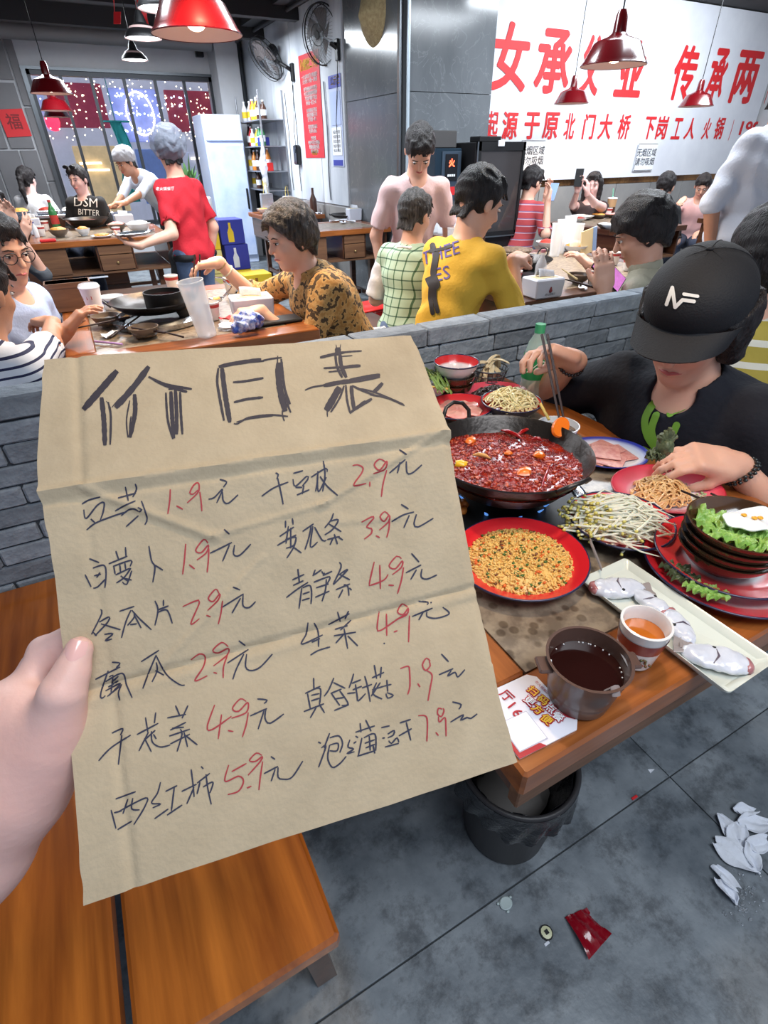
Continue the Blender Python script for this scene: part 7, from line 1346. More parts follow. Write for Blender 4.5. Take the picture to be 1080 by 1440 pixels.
for k in (0, 1): sticks('chopstick', ('left', 'right')[k]+' dark chopstick in the outstretched hand over the steel pot', pd(271+10*k, 402, 2.3), pd(274+7*k, 358, 2.28), .004)
# ---- man in yellow T-shirt
T3, D3 = person('person in yellow T-shirt with dark figure print on the back, seen from behind', pd(674, 284, 2.15), 14, lean=20, look=(-16, 24), s=1.02, girth=.92, h=.0065, hair='short', topm=fab('tee_yellow', srgb(222, 178, 62), .86, .2), sleeve=.46, hem=-.08, pants=jeand, wrk=.005,
    hands={'R': dict(w=pd(722, 368, 2.25), d=(.9, .4, .1), n=(0, .2, -1), curl=.55, pole=(-.2, -.5, -.9)), 'L': dict(w=pd(700, 384, 2.6), d=(.9, -.2, .3), n=(0, -.5, .5), curl=.6, pole=(-.1, .6, -.8))})
for body_, org, ux, vy in (('THEE', (620, 357), (23, -7.5), (-3, -26)), ('ES', (622, 386), (24, -6), (-3, -27))):
    decal_px('back_lettering', text_mb(body_, 1, .0), org, ux, vy, [D3['top']], mat('print_purple', srgb(88, 76, 150), .7), T3, .003, 2)
fig = MB()
for p_, w0 in ((((610, 358), (606, 385), (611, 400)), 17), (((607, 398), (606, 420), (609, 440)), 6), (((612, 398), (612, 420), (616, 438)), 6), (((614, 352), (624, 350), (635, 346)), 4), (((609, 346), (610, 351)), 8)): r_ = ribbon(p_, w0); fig.add(r_.v, r_.f)
decal_px('back_figure_print', fig, (0, 0), (1, 0), (0, 1), [D3['top']], mat('print_black', srgb(36, 34, 40), .7), T3, .004, 1)
# ---- person in green check dress
mt_chk = stripes('check_green', [(0, srgb(168, 190, 168)), (.86, srgb(84, 112, 94))], 2, 22, .85, 1, [(0, (1, 1, 1)), (.86, srgb(120, 150, 130))])
T4, D4 = person('person in green check dress over white sleeves, seen from behind', pd(584, 302, 2.72), 30, lean=10, look=(-10, 14), s=.93, h=.0075, hair='short', hairm=hairmat('hair_dark', srgb(30, 27, 27), srgb(90, 86, 84)), topm=mt_chk, sleeve=.12, hem=-.14, pants=jean, wrk=.004)
sh4 = D4['sh']; Sl = []
for sg in (1, -1): E_ = D4['arms'][sg][0]; sdf_obj('white_sleeve', fab('cloth_white', srgb(206, 204, 206), .9), T4, [cap(sh4[sg]+(E_-sh4[sg])*.25, E_, .062, .066, [(sh4[sg]+(E_-sh4[sg])*.9, E_-sh4[sg])])], .008, .02, noise=(.003, 40))
sdf_obj('collar_ruffle', MC['cloth_white'], T4, [ell(D4['nb']+D4['sp']*(-.02), (.085, .085, .018), np.array([D4['tf'], D4['tl'], D4['sp']]))], .006, .01, [cap(D4['nb']-D4['sp']*.05, D4['nb']+D4['sp']*.05, .055)], noise=(.004, 90))
# ---- standing person in pink
T5, D5 = person('person in pale pink T-shirt standing with head bowed before the marble pillar', pd(590, 210, 2.95), 250, lean=16, look=(-6, 50), s=1.0, girth=.9, sit=False, h=.0075, hair='short', topm=fab('tee_pink', srgb(222, 188, 186), .93, .2), sleeve=.42, hem=-.12, pants=jean, wrk=.005, hands={'L': dict(hang=1, fwd=-.06), 'R': dict(hang=1, fwd=-.02)})
# ---- red stripes, phone
mt_rs = stripes('stripe_red', [(0, srgb(176, 66, 70)), (.8, srgb(206, 170, 180)), (.9, srgb(120, 90, 130))], 2, 18)
T6, D6 = person('person in red striped shirt sitting at the far table and reading a phone', pd(748, 256, 4.7), 15, lean=12, look=(-8, 18), s=1.0, h=.01, hair='short', topm=mt_rs, sleeve=.5, hem=-.05, pants=jeand, hands={'R': dict(w=pd(770, 285, 4.55), d=(.3, .2, 1), n=(-.5, .3, .1), curl=.4), 'L': dict(w=pd(768, 280, 4.8), d=(.3, .2, 1), n=(-.5, -.3, .1), curl=.4)})
phone('pale blue phone in the hands of the person in red stripes', pd(777, 270, 4.66), (.2, .1, 1), (.7, .3, -.4), mat('phone_blue', srgb(150, 176, 220), .3))
# ---- girl with long hair
T7, D7 = person('person with long black hair in dark sleeveless top holding a phone up before the face', pd(834, 260, 5.4), 205, lean=2, look=(12, 6), s=.95, h=.0085, skin=SKP, hair='long', topm=fab('top_brown', srgb(70, 56, 56), .8), sleeve=.06, hem=-.05, pants=jeand, neckhole=.085, hands={'R': dict(w=pd(812, 268, 5.15), d=(.15, .0, 1), n=(-.2, -.4, 0), curl=.6, pole=(-.3, .2, -1)), 'L': dict(w=pd(823, 270, 5.03), d=(0, .1, 1), n=(-.2, .4, 0), curl=.6, pole=(-.3, -.2, -1))})
phone('dark phone held up by the person with long hair', pd(814, 250, 5.05), (0, 0, 1), (-.5, -.5, .1))
# ---- beige jacket
T8, D8 = person('person with fluffy black hair in beige shirt looking at a phone beyond the brick divider', pd(902, 326, 2.2), 118, lean=15, look=(22, 26), s=1.04, girth=1.1, h=.0068, hair='fluffy', topm=fab('shirt_beige', srgb(176, 172, 152), .9, .3), sleeve=.9, hem=-.06, pants=jeand, wrk=.006, hands={'L': dict(w=pd(850, 408, 2.12), d=(-.1, .2, 1), n=(.3, .5, .2), curl=.45, pole=(-.3, -.3, -1)), 'R': dict(w=(2.35, 2.1, .82))})
gs = mat('screen_glow', srgb(150, 90, 160), .3, var=(30, srgb(30, 30, 60), .1), emit=1.2, ecol=srgb(200, 120, 190)); phone('dark phone with a bright colourful picture in the hand of the person in beige', pd(856, 384, 2.16), Vector((-.62, .25, .7)), Vector((-.1, -.8, .5)), glow=gs, w_=.08, l_=.16)
sdf_obj('shirt_collar', MC['shirt_beige'], T8, [cap(D8['nb']-D8['sp']*.01, D8['nb']+D8['sp']*.03, .071, .066, [(D8['nb']+D8['sp']*.035, D8['sp'])])], .006, .01, [cap(D8['nb']-D8['sp']*.03, D8['nb']+D8['sp']*.08, .056)])
# ---- far right sitters
T9, _ = person('person with black hair at the far right table, seen from behind', pd(936, 262, 5.2), 20, lean=8, look=(0, 10), s=1, h=.011, hair='short', topm=blackf, sleeve=.5, pants=jeand)
T10, D10 = person('person in pale pink shirt at the far right table looking down', pd(988, 261, 5.9), 212, lean=18, look=(5, 30), s=.95, h=.0095, skin=SK, hair='short', topm=fab('shirt_rose', srgb(226, 178, 176), .93), sleeve=.6, pants=jeand, hands={'R': dict(w=pd(962, 280, 5.85), d=(-.8, -.3, -.2), n=(0, 0, -1), curl=.4)})
T11, D11 = person('person in white T-shirt standing at the right edge of the scene', pd(1118, 128, 2.75), 262, lean=2, look=(0, 10), s=1.08, girth=1.25, sit=False, h=.009, skin=SKT, hair='short', topm=fab('tee_white', srgb(214, 216, 226), .94, .3), sleeve=.52, hem=-.16, pants=jean, wrk=.006, hands={'R': dict(hang=1, fwd=.0), 'L': dict(hang=1)})
mt_ys = stripes('stripe_mustard', [(0, srgb(176, 160, 70)), (.7, srgb(226, 226, 214))], 2, 17)
T12, _ = person('person in mustard and white stripes with black hair behind the black cap', pd(1080, 364, 1.45), 15, lean=4, look=(0, 8), s=1.0, h=.009, hair='fluffy', topm=mt_ys, sleeve=.6, hem=-.05, pants=jeand, wrk=.005)
# ---- left side
T13, D13 = person('person in glasses and light blue shirt at the left edge', pd(2, 350, 1.95), 330, lean=12, look=(-26, 14), s=1.02, h=.0065, hair='short', topm=fab('shirt_blue', srgb(176, 194, 232), .92), sleeve=.5, hem=-.05, pants=jeand, legs=False)
glasses(T13, D13, mat('glasses_black', srgb(20, 20, 22)), .024)
mt_ns = stripes('stripe_navy', [(0, srgb(226, 230, 240)), (.72, srgb(34, 40, 78))], 2, 40, ang=(0, R(8), 0))
T14, D14 = person('child in navy and white striped T-shirt with an elbow on the table', pd(-30, 412, 1.52), 42, lean=16, look=(8, 14), s=.95, h=.006, skin=SKT, hair='short', topm=mt_ns, sleeve=.47, hem=-.06, pants=jeand, wrk=.004, hands={'R': dict(w=pd(78, 447, 1.98), d=(-.5, .8, 0), n=(0, 0, -1), curl=.4, pole=(.9, -.3, -.3)), 'L': dict(w=(-.12, 2.25, .8))})
T15, _ = person('person in grey top and jeans sitting behind the person in glasses', pd(-14, 292, 3.2), 350, lean=14, look=(0, 10), s=1.0, h=.01, hair='short', topm=fab('top_grey', srgb(92, 94, 98), .8), sleeve=.6, pants=fab('denim_mid', srgb(66, 76, 100), .6), hands={'R': dict(w=pd(16, 325, 3.05), d=(.3, 0, .9), n=(-.3, -.6, .2), curl=.3), 'L': dict(w=pd(30, 335, 3.4), d=(.5, 0, .6), n=(-.3, .6, .2), curl=.3)})
T16, _ = person('person with black ponytail in white T-shirt at the far left, seen from behind', pd(38, 252, 5.9), 65, lean=4, look=(-6, 8), s=1.0, h=.01, skin=SKP, hair='pony', topm=fab('tee_white2', srgb(212, 210, 212), .93), sleeve=.42, pants=jeand)
T17, D17 = person('person in black jumper with bold white DSM BITTER lettering facing the room', pd(110, 252, 5.25), 240, lean=4, look=(-8, 8), s=1.0, h=.0078, skin=SKP, hair='short', topm=blackf, sleeve=.95, hem=-.04, pants=jeand)
for body_, org, ux, vy in (('DSM', (121, 285.5), (17.5, 1), (0, -17)), ('BITTER', (125, 299), (9.6, .6), (0, -11.5))): decal_px('lettering', text_mb(body_, 1, .0), org, ux, vy, [D17['top']], emb, T17, .006, 2)
hp17 = D17['hp']; sg_ = MB()
for k in (1, -1): sg_.add(*(lambda b: (b.v, b.f))(xform(MB().blob((0, 0, 0), (.012, .034, .018), 10), Matrix.Translation(Vector(hp17(.075, .036*k, .115))) @ Matrix([list(D17['HM'][0])+[0], list(D17['HM'][1])+[0], list(D17['HM'][2])+[0], [0, 0, 0, 1]]).transposed())))
obj('sunglasses', sg_, mat('black_gloss', srgb(22, 22, 26), .2), T17, 60)
T18, D18 = person('cook in white coat and hair net bending over beside the window', pd(176, 228, 5.5), 215, lean=48, look=(0, 20), s=1.02, sit=False, h=.0095, skin=SKT, hair='short', topm=fab('coat_white', srgb(210, 214, 226), .93), sleeve=.55, hem=-.1, pants=blackf, hands={'L': dict(w=pd(168, 292, 5.3), d=(-1, 0, 0)), 'R': dict(w=pd(160, 290, 5.5), d=(-1, 0, 0))})
netm = mat('hair_net', srgb(150, 156, 172), .5, alpha=.55, bump=(80, .8)); hm8 = D18['HM']; sdf_obj('hair_net', mat('cap_grey', srgb(150, 146, 148), .8, bump=(80, .5)), T18, [ell(D18['hp'](-.015, 0, .05), (.125, .105, .1), hm8, [(D18['hp'](.03, 0, .015), hm8[0]*.35-hm8[2])])], .008, .02, noise=(.003, 60))
T19, D19 = person('server in red polo shirt, grey hair net and black apron, seen from behind', pd(238, 214, 3.55), 128, lean=4, look=(-34, 10), s=1.0, sit=False, h=.0075, skin=SK, hair='short', topm=fab('polo_red', srgb(196, 26, 42), .85, .25), sleeve=.4, hem=-.1, pants=jean, wrk=.005, hands={'L': dict(w=pd(196, 345, 3.5), d=(-.9, .1, .3), n=(0, 0, 1), curl=.4, pole=(.3, -.3, -1)), 'R': dict(hang=1, fwd=.02)})
hm9 = D19['HM']; hp9 = D19['hp']; sdf_obj('hair_net', netm, T19, [ell(hp9(-.035, 0, .045), (.135, .118, .112), hm9, [(hp9(.04, 0, .0), hm9[0]*.5-hm9[2])])], .007, .02, noise=(.004, 60))
sdf_obj('net_bun', mat('bun_grey', srgb(70, 74, 84), .6, bump=(60, .6)), T19, [ell(hp9(-.105, 0, .045), (.055, .06, .05), hm9)], .007, noise=(.003, 70))
ap = D19; sdf_obj('apron', mat('apron_black', srgb(26, 25, 28), .8, bump=(60, .3)), T19, [ell(ap['hip']+ap['sp']*.0, (.14, .19, .06), np.array([ap['tf'], ap['tl'], ap['sp']]), None, .03), cap(ap['hip']+ap['tf']*.11+ap['tl']*.06, ap['hip']+ap['tf']*.10+ap['tl']*.06-vec((0, 0, .42)), .07, .09, None, .03), cap(ap['hip']+ap['tf']*.11-ap['tl']*.08, ap['hip']+ap['tf']*.10-ap['tl']*.08-vec((0, 0, .42)), .07, .09, None, .03)], .009, .03, [cap(ap['hip']-ap['tf']*.13, ap['hip']-ap['tf']*.16-vec((0, 0, .5)), .11)], noise=(.004, 30))
decal_px('back_lettering', text_mb('老火锅餐厅', 1, .0, font_x=.9), (232, 266), (5.6, -.2), (0, -5.5), [D19['top']], emb, T19, .004, 1)
# ================================================================== CLUTTER ON THE OTHER TABLES
def P_(x, y, z=.7515, mg=.06):
    p = pz(x, y, z)
    if z < .7: return p
    b = min(TABS, key=lambda t: math.hypot(p.x-min(max(p.x, t[0]), t[2]), p.y-min(max(p.y, t[1]), t[3]))); p.x = min(max(p.x, b[0]+mg), b[2]-mg); p.y = min(max(p.y, b[1]+mg), b[3]-mg); return p
mt_rb = mat('cup_paper', srgb(226, 218, 214), .5); mt_redb = mat('cup_redband', srgb(176, 54, 50), .5); mt_boxw = mat('tissue_box', srgb(206, 210, 224), .4)
def pcup(lab, x, y, r=.034, h=.075, z=.7515, grp='red banded cups'):
    t = cup('paper_cup', lab, P_(x, y, z), r, h, mt_rb, None, None, grp); obj('band', MB().lathe([(r*.955, h*.72), (r*.985, h*.9)], 30), mt_redb, t, 60); return t
def tbox(lab, x, y, rz, w_=.15, d_=.11, h_=.075, emblem=True, z=.7515, cover=False, grp='tissue boxes'):
    c = P_(x, y, z); t = thing('tissue_box', lab, 'box', c, rz, grp); mb = MB().box((-w_/2, -d_/2, 0), (w_/2, d_/2, h_), bev=.006); mb.v = [(a*(1+.5*(zz/h_-.5)*.12), b*(1+.5*(zz/h_-.5)*.12), zz) for a, b, zz in mb.v]
    obj('box_body', mb, mt_boxw, t); obj('slot_rim', MB().box((-w_*.36, -d_*.3, h_), (w_*.36, d_*.3, h_+.002)), mat('card_cream', srgb(226, 206, 160), .6), t)
    obj('tissue_sheet', MB().sheet(lambda u, v: ((u-.5)*w_*.5, (v-.5)*.03+.012*math.sin(5*u), h_+.004+.035*math.sin(3.14*v)*(1-.3*u)), 8, 6, .001), mt_tis, t, 50)
    if emblem:
        e = MB().blob((0, 0, .018), (.010, .002, .009), 10).blob((0, 0, .028), (.006, .002, .008), 8); e.v = [(a, b-d_/2*1.03-.001, zz+.016) for a, b, zz in e.v]; obj('emblem', e, mat('emblem_maroon', srgb(130, 44, 56), .5), t, 60)
        mm = text_mb('老火锅餐厅', .012, 0); mm.v = [(v[0], -d_/2*1.01-.002, v[1]+.018) for v in mm.v]; obj('lettering', mm, mt_ink, t)
    return t
def pitcher(lab, x, y, r=.04, h=.2, z=.7515, tilt=0, grp='clear plastic pitchers'):
    t = thing('clear_pitcher', lab, 'pitcher', P_(x, y, z), 0, grp); M = Matrix.Rotation(tilt, 4, 'Y')
    obj('pitcher_body', MB().lathe([(0, 0), (r*.72, 0), (r*.76, .006), (r, h), (r-.002, h), (r*.74, .008), (0, .008)], 28, M=M), mt_clear, t, 50)
    obj('rim', MB().tube([M @ Vector((r*math.cos(a*math.pi/12), r*math.sin(a*math.pi/12), h)) for a in range(24)], .002, 5, closed=True), mt_clear, t, 60); obj('foot', MB().lathe([(r*.74, 0), (r*.78, .003), (r*.76, .014)], 28, M=M), mt_clear, t, 60); return t
def smallbowl(lab, x, y, r, h, m, food=None, z=.7515, grp='small bowls', mi=None, fh=.75):
    t = bowl('bowl', lab, P_(x, y, z), r, h, m, None, grp, mi)
    if food: obj('food', MB().blob((0, 0, h*fh), (r*.82, r*.82, h*.4), 12, .12, seed=int(x)), food, t, 60)
    return t
fy = mat('food_yellow', srgb(232, 176, 84), .5, var=(60, srgb(206, 130, 50)), bump=(60, .8)); fr2 = mat('food_red', srgb(178, 60, 44), .4, var=(50, srgb(120, 30, 24)), bump=(60, .6)); fw = mat('food_white', srgb(228, 224, 216), .6, bump=(80, .5)); fd = mat('food_dark', srgb(58, 44, 36), .5, var=(60, srgb(120, 96, 70)), bump=(60, .8)); fp_ = mat('food_pink', srgb(214, 130, 120), .5, var=(40, srgb(232, 170, 160)))
mt_gb = mat('bowl_greybrown', srgb(112, 98, 86), .4)
# --- table of the woman
cw = Vector((.22, 2.44, .7515)); r2 = thing('gas_ring', 'steel stove ring under the dark pan on the table of the patterned blouse', 'stove', cw); obj('ring', MB().lathe([(.135, 0), (.175, 0), (.18, .02), (.16, .032), (.15, .02)], 48), mt_ringst, r2, 40); obj('burner', MB().lathe([(0, .001), (.13, .001), (.13, .01), (0, .012)], 30), mt_blk, r2, 50)
steam_pot('wide dark pan before the outstretched arm', (cw.x, cw.y, .7515+.035), .168, .05, None)
ip = thing('inner_pot', 'small dark steel pot standing inside the wide pan', 'pot', (cw.x+.045, cw.y+.03, .7515+.048)); obj('pot_body', MB().lathe([(0, 0), (.075, 0), (.078, .004), (.078, .062), (.074, .062), (.072, .01), (0, .01)], 40), mt_blk, ip, 40); obj('pot_soup', MB().lathe([(.073, .045), (0, .046)], 30), mat('dark_soup', srgb(38, 14, 12)), ip, 60)
lid = thing('steel_ladle', 'steel ladle with yellow food lying behind the pitcher', 'ladle', P_(305, 425, .80)); obj('scoop', MB().lathe([(0, 0), (.02, .003), (.032, .016), (.033, .017), (.02, .006), (0, .004)], 24), mt_ringst, lid, 60); obj('handle', MB().tube([(.03, 0, .016), (.08, .03, .05), (.05, .06, .085), (.02, .05, .09)], .004, 6), mt_ringst, lid, 60); obj('scoop_food', MB().blob((0, 0, .012), (.018, .018, .01), 8, .2), fy, lid, 60)
pcup('red banded cup behind the dark pan, by the chopsticks', 243, 407); pcup('red banded cup under the outstretched forearm', 326, 412); pcup('red banded cup beside the tall clear pitcher', 301, 449, .032, .07)
pitcher('tall leaning clear pitcher at the front edge of the woman\'s table', 292, 472, .047, .20, tilt=-.12)
tbox('white tissue box with a maroon emblem on the woman\'s table', 356, 443, R(-6), .17, .12, .08)
tag(obj('black_tray', MB().box((-.09, -.05, 0), (.09, .05, .012), bev=.004), mt_blk, loc=P_(392, 452)), 'flat black tray under the tissue box at the table corner', 'tray')
smallbowl('bowl of golden noodles between pan and pitcher', 262, 447, .042, .045, mt_gb, fy); smallbowl('grey bowl with dregs at the front of the woman\'s table', 205, 474, .055, .04, mt_gb, fd, fh=.3); smallbowl('grey bowl with dark scraps left of the crossed chopsticks', 152, 458, .055, .042, mt_gb, fd, fh=.4)
t = smallbowl('white bowl with blue pattern band on the woman\'s table', 161, 434, .052, .055, mt_bw2, fw, fh=.2); obj('blue_band', MB().lathe([(.0435, .028), (.0492, .042)], 36), blu, t, 60)
tag(obj('straw', MB().tube([P_(148, 425, .80), P_(160, 432, .79)], .003, 6), mat('potato', srgb(236, 200, 110)), smooth=60), 'yellow straw leaning in the blue banded bowl', 'straw')
t = thing('lidded_cup', 'white plastic takeaway cup with a lid at the left of the woman\'s table', 'cup', P_(137, 443)); obj('cup_body', MB().lathe([(0, 0), (.028, 0), (.041, .115), (0, .115)], 28), mat('cup_milk', srgb(226, 218, 226), .35), t, 40); obj('lid', MB().lathe([(.043, .112), (.044, .118), (.038, .128), (.034, .130), (0, .13)], 28), mt_bagc, t, 40)
for q_k, a in enumerate((-.5, .1, .6)): obj('red_mark', MB().box((.0375*math.cos(a+4), .0375*math.sin(a+4), .07), (.0375*math.cos(a+4)+.003, .0375*math.sin(a+4)+.003, .09)), mt_redb, t)
t = thing('glass_jar', 'glass jar with reddish spice behind the lidded cup', 'jar', P_(123, 425)); obj('jar_body', MB().lathe([(0, 0), (.03, 0), (.03, .07), (0, .07)], 24), mt_clear, t, 40); obj('spice', MB().lathe([(0, .003), (.026, .003), (.026, .04), (0, .042)], 20), fr2, t, 50); obj('lid', MB().lathe([(.031, .07), (.031, .08), (0, .08)], 24), mt_straw, t, 40)
tag(obj('wooden_crate', MB().box((-.09, -.05, 0), (.09, .05, .12), bev=.004).box((-.092, -.052, .1), (.092, .052, .12)), W_CASE, loc=(P_(97, 436)[0], P_(97, 436)[1], .7515)), 'small plain wooden box at the left end of the woman\'s table', 'box')
for k, (x, y, s, lab) in enumerate(((122, 444, .07, 'crumpled tissue in front of the lidded cup'), (156, 472, .08, 'crumpled tissue beside the grey bowl near the striped sleeve'), (188, 425, .05, 'small crumpled tissue right of the blue banded bowl'), (325, 462, .09, 'crumpled tissue in front of the tissue box'))): tissue(lab, x, y, s, k, 30+k, .7515, 'tissues on the woman\'s table', P_(x, y))
for k, (a, b, lab) in enumerate((((104, 462, .80), (182, 446, .795), 'dark chopstick lying across the left grey bowl'), ((156, 474, .77), (218, 428, .80), 'dark chopstick pointing from the front to the dark pan'), ((160, 457, .79), (232, 468, .775), 'dark chopstick lying over the front grey bowl, upper'), ((212, 462, .782), (258, 474, .765), 'dark chopstick lying over the front grey bowl, lower'))): sticks('chopstick', lab, pz(*a), pz(*b), .004)
tag(sdf_obj('crumpled_wrapper', mat('wrapper_bluewhite', srgb(214, 220, 240), .3, var=(28, srgb(60, 90, 190), .08), bump=(50, .8)), None, [ell((P_(352, 462).x, P_(352, 462).y, .785), (.06, .045, .035)), cap(P_(340, 468, .78), P_(362, 455, .80), .02)], .005, .02, noise=(.007, 90)), 'crumpled blue and white plastic wrapper before the tissue box', 'wrapper')
tag(obj('red_packet', MB().sheet(lambda u, v: tuple(P_(318, 452)+Vector((.05*(u-.5), .035*(v-.5), .014+.006*math.sin(5*u+3*v)))), 6, 5, .002), mt_redprint, smooth=40), 'small red sauce packet before the red banded cup', 'packet')
tag(obj('purple_straw', MB().tube([P_(133, 480, .757), P_(172, 484, .757)], .004, 6), mat('straw_purple', srgb(190, 150, 214), .4), smooth=60), 'pale purple straw on the front edge of the woman\'s table', 'straw')
tag(obj('phone', MB().box((-.04, -.075, 0), (.04, .075, .008), bev=.002), mt_blk, loc=P_(338, 408)), 'dark phone lying flat behind the tissue box', 'phone')
tag(obj('paper_napkin', MB().box((-.14, -.012, 0), (.14, .012, .012), bev=.003), mt_tis, loc=(P_(128, 392, .452).x, P_(128, 392, .452).y, .452)), 'long white paper strip lying on the dark red bench', 'napkin')
# --- far left table
cf = P_(126, 322); steam_pot('simmering iron wok before the person in the lettered jumper', (cf.x, cf.y+.12, .756), .2, .075, None); tag(obj('wok_soup', MB().lathe([(.17, 0), (0, .004)], 40, c=(cf.x, cf.y+.12, .812)), mt_soup, smooth=60), 'red broth in the wok on the far left table', 'soup')
smallbowl('bowl of yellow crisps at the left of the far table', 85, 333, .08, .06, mt_gb, fy, fh=.9); smallbowl('bowl of pale noodles before the far wok', 119, 331, .06, .055, mt_bw2, fy, fh=.9); smallbowl('red rimmed bowl right of the far wok', 166, 325, .085, .06, mt_gb, fp_, fh=.9); smallbowl('large white bowl heaped with rice at the right of the far table', 197, 326, .11, .07, mt_bw2, fw, fh=.95)
t = plate('plate', 'white plate with pale dough slices on the far left table', P_(144, 334), .085, 1.1, .8, 0, mt_bw2, .014, None); obj('food', MB().blob((0, 0, .018), (.06, .045, .015), 12, .2), fy, t, 60)
pcup('red banded cup at the left end of the far table', 60, 332, .035, .08); pcup('white cup behind it at the left end of the far table', 66, 320, .035, .08); pcup('white cup before the red rimmed bowl on the far table', 166, 333, .035, .075)
tbox('tall white tissue box at the left end of the far table', 47, 330, 0, .1, .1, .13, False); tbox('white box behind the red rimmed bowl on the far table', 172, 313, 0, .17, .1, .1, False)
bottle('drink_bottle', 'green bottle with red label behind the far wok', P_(80, 312), .25, .035, mat('bottle_green2', srgb(50, 120, 70), .2), mt_redb, mt_redb); bottle('drink_bottle', 'small blue tipped bottle on the far left table', P_(53, 334), .12, .02, mt_paper, blu)
tag(obj('red_packet', MB().box((-.06, -.03, 0), (.06, .03, .02), bev=.006), mt_redprint, loc=P_(68, 340)), 'shiny red snack packet at the front of the far left table', 'packet')
for k, x in enumerate((210, 178)): tissue(('crumpled tissue at the right end of the far table', 'crumpled tissue beside the large white bowl')[k], x, 325, .09, k, 60+k, .7515, 'tissues on the far table', P_(x, 325+3*k))
t = plate('tray', 'steel tray held out by the server in red', pd(188, 336, 3.5)+Vector((0, 0, .02)), .11, 1.2, .8, R(20), mt_ringst, .015, None)
# prep counter with lit trays by the window
pc_ = thing('prep_counter', 'cluttered counter by the window where the cook bends over', 'counter', (-.55, 7.25, 0)); obj('counter_body', MB().box((0, 0, 0), (1.0, .45, .8), bev=.006), W_DARK, pc_); obj('counter_top', MB().box((-.02, -.02, .8), (1.02, .47, .83), bev=.004), mt_ringst, pc_)
for k, (x, c_) in enumerate(((.12, fy), (.38, fr2), (.62, fw), (.86, fy))):
    t = thing('food_tray', f'steel tray of food on the prep counter, {("leftmost", "second", "third", "rightmost")[k]}', 'tray', (-.55+x, 7.45, .831), 0, 'trays on the prep counter'); obj('tray_body', MB().box((-.1, -.12, 0), (.1, .12, .035), bev=.006), mt_ringst, t); obj('food', MB().blob((0, 0, .034), (.085, .1, .03), 10, .15, seed=k), c_, t, 60)
spot((-.1, 7.4, 1.75), 14, WARM, 1.8)
# --- table of the man in yellow
cy = Vector((2.13, 2.42, .7515)); t = thing('gas_ring', 'steel stove ring under the wok of the person in yellow', 'stove', cy); obj('ring', MB().lathe([(.135, 0), (.175, 0), (.18, .02), (.16, .032), (.15, .02)], 48), mt_ringst, t, 40); obj('burner', MB().lathe([(0, .001), (.13, .001), (.13, .01), (0, .012)], 30), mt_blk, t, 50)
steam_pot('dark wok on the table of the person in yellow', (cy.x, cy.y, .7515+.03), .175, .06, None)
t = thing('inner_pot', 'round steel pot inside the wok on the table of the person in yellow', 'pot', (cy.x-.01, cy.y+.01, .7515+.052)); obj('pot_body', MB().lathe([(0, 0), (.085, 0), (.088, .004), (.088, .05), (.084, .05), (.082, .01), (0, .01)], 40), mt_wok, t, 40); obj('pot_soup', MB().lathe([(.083, .04), (0, .041)], 30), mt_soup, t, 60)
tbox('white tissue box with maroon emblem near the brick divider', 775, 420, R(-4), .16, .12, .085)
t = bottle('drink_bottle', 'clear bottle with pink cap behind the tissue box at the divider', P_(757, 402), .17, .028, mt_clear, mat('cap_pinkish', srgb(190, 120, 130), .4)); pcup('red banded cup beside the forearm of the person in yellow', 722, 404, .036, .08); pcup('red banded cup at the hand of the person in beige', 834, 400, .036, .07); pcup('red banded cup behind the bright phone', 862, 372, .036, .07, grp='red banded cups')
pcup('warm lit red banded cup beyond the phone', 882, 380, .032, .06)
smallbowl('grey bowl of leftovers before the clear bottle', 742, 408, .055, .045, mt_gb, fr2, fh=.5); smallbowl('dark bowl of scraps right of the white tissue box', 812, 398, .06, .045, mt_gb, fd, fh=.5); smallbowl('dish of dark greens at the hands of the person in yellow', 722, 362, .12, .05, mt_gb, fd, fh=.9); smallbowl('bowl of red slices behind the wok', 770, 350, .1, .05, mt_bw2, fr2, fh=.9); smallbowl('bowl of yellow food behind the wok at the right', 808, 356, .08, .05, mt_bw2, fy, fh=.9)
smallbowl('dark bowl heaped with white rice beside the standing menu card', 818, 352, .075, .05, mt_gb, fw, fh=1.0)
for k, (x, y, h_) in enumerate(((786, 356, .2), (797, 352, .21), (779, 360, .19), (806, 357, .18))): pitcher(f'clear pitcher in the cluster behind the wok, {("middle", "tallest at the back", "left", "right")[k]}', x, y, .042, h_)
for k, (x, y) in enumerate(((646, 372), (657, 366), (636, 368))): pitcher(f'clear pitcher between the person in yellow and the drinks fridge, {("front", "right", "left")[k]}', x, y, .042, .19)
for k, (a, b) in enumerate((((792, 392, .80), (835, 404, .77)), ((790, 378, .82), (812, 393, .79)))): sticks('chopstick', ('dark chopstick across the scraps bowl at the divider table', 'pale spoon handle leaning out of the wok')[k], pz(*a), pz(*b), .005, mt_straw if k else None, cat='chopsticks' if not k else 'spoon')
tissue('crumpled tissue beside the hand of the person in beige', 823, 404, .06, 1.2, 71, .7515, None, P_(823, 408))
t = thing('menu_card', 'standing cream and blue menu card behind the wok', 'card', P_(826, 357)); obj('card_sheet', MB().box((-.05, -.003, 0), (.05, .003, .15), M=Matrix.Rotation(R(-12), 4, 'Y')), mat('card_cream', srgb(226, 206, 160)), t); obj('blue_side', MB().box((.052, -.004, 0), (.085, .004, .15), M=Matrix.Rotation(R(-12), 4, 'Y')), mat('phone_blue', srgb(150, 176, 220)), t)
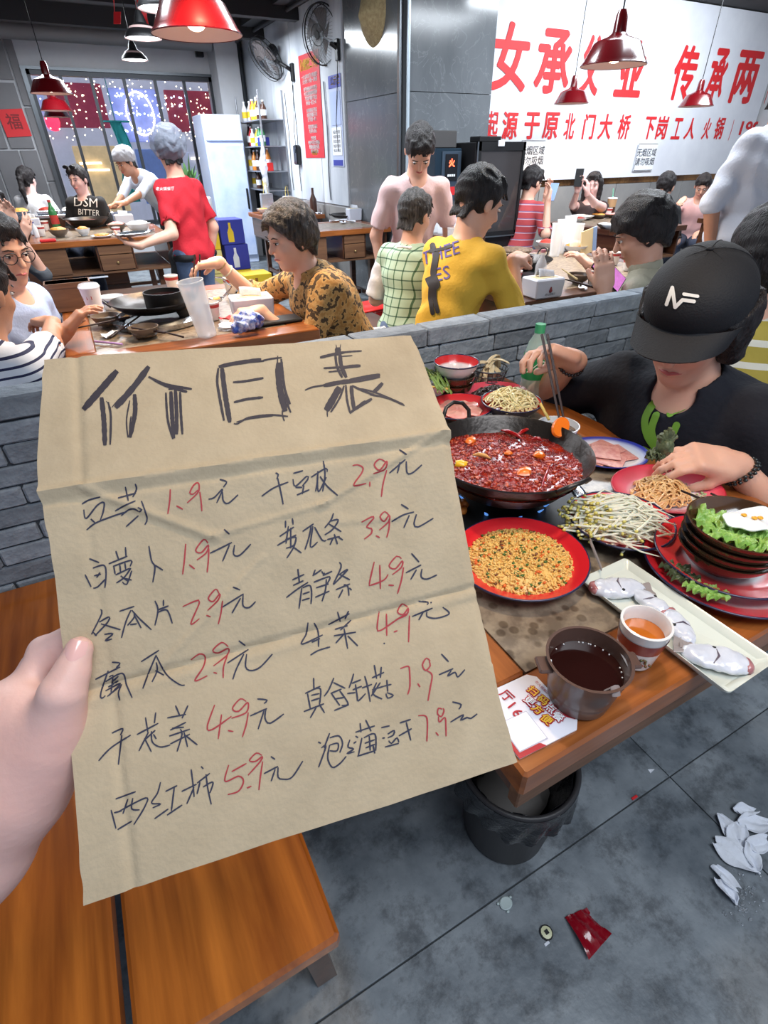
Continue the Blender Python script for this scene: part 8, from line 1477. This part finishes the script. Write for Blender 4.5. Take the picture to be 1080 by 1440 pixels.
# --- table of the girl with the phone
for k, (x, y, r_, f_, lab) in enumerate(((795, 306, .12, fw, 'wide bowl at the front of the table of the person with long hair'), (823, 301, .1, fp_, 'pink filled plate before the person with long hair'), (812, 312, .085, fr2, 'red plate between the wide bowl and the table edge'), (845, 321, .07, fw, 'small bowl of white rice at the right front of that table'), (832, 324, .08, fw, 'plate of pale slices next to the small rice bowl'), (778, 300, .08, fy, 'bowl of yellow food by the person in red stripes'))): smallbowl(lab, x, y, r_, .035, mt_bw2 if k % 2 == 0 else mt_gb, f_, fh=.9, grp='dishes on the far middle table')
t = thing('iced_drink', 'tall plastic cup of iced milk tea with green straw', 'drink', P_(790, 298)); obj('cup_body', MB().lathe([(0, 0), (.036, 0), (.048, .17), (0, .17)], 26), mat('milk_tea', srgb(190, 150, 110), .3), t, 40); obj('lid', MB().lathe([(.05, .168), (.05, .178), (0, .185)], 26), mt_paper, t, 40); obj('straw', MB().tube([(0, 0, .17), (-.02, 0, .26)], .005, 6), mat('straw_green', srgb(120, 190, 160), .4), t, 60)
pcup('patterned white cup before the person with long hair', 846, 305, .045, .09); t = bottle('glass_jar', 'dark jar at the right of the person with long hair', P_(861, 300), .16, .045, mat('bottle_dark', srgb(40, 32, 30)))
# --- drawer table left of the pillar, table under the rack, far right table
cd_ = P_(505, 306, .7515); steam_pot('empty black pan among used tissues on the drawer table', (cd_.x+.02, cd_.y+.18, .7525), .2, .04, None)
for k, (x, y) in enumerate(((470, 312), (482, 314), (494, 313), (463, 307), (508, 299), (478, 304))): tissue(f'used tissue on the drawer table, {("front left", "second from the left at the front", "third at the front", "leftmost", "behind the pan", "between pan and left edge")[k]}', x, y, .1, k, 80+k, .7515, 'used tissues on the drawer table', P_(x, y))
tbox('pale blue tissue box at the right end of the drawer table', 538, 305, 0, .14, .1, .11, False); pcup('clear white cup behind the person in patterned blouse', 489, 296, .04, .09); pcup('brown tea cup at the drawer table beside the pale blue box', 525, 305, .035, .06)
for k, (x, y) in enumerate(((372, 300), (385, 296), (400, 296))): smallbowl(('white bowl of leftovers at the front of the small table', 'wide bowl with white tissue on the small table', 'pinkish bowl at the right of the small table')[k], x, y, .09, .05, mt_bw2, fw if k else fy, fh=.8, z=.7515)
tbox('white and grey tissue box at the right of the far right table', 1008, 286, 0, .2, .12, .12, True); smallbowl('small bowl at the hand of the person in pale pink', 965, 285, .07, .06, mt_bw2, fr2, fh=.8)
tag(obj('wall_speaker', MB().box((-.05, -.08, -.06), (.05, 0, .06), bev=.006), mt_blk, loc=pyy(279, 73, WY)), 'small black speaker on the back wall above the window', 'speaker')
# thin steam haze is left to the air; napkin bag hanging on the woman's bench
tag(sdf_obj('plastic_bag', mt_bagc, None, [ell((1.22, 2.32, .56), (.08, .16, .05)), cap((1.2, 2.2, .6), (1.32, 2.1, .48), .03, .012), cap((1.32, 2.1, .48), (1.36, 2.05, .40), .015, .008)], .008, .03, noise=(.007, 60)), 'crumpled clear plastic bag beside the hip of the person in patterned blouse', 'bag')
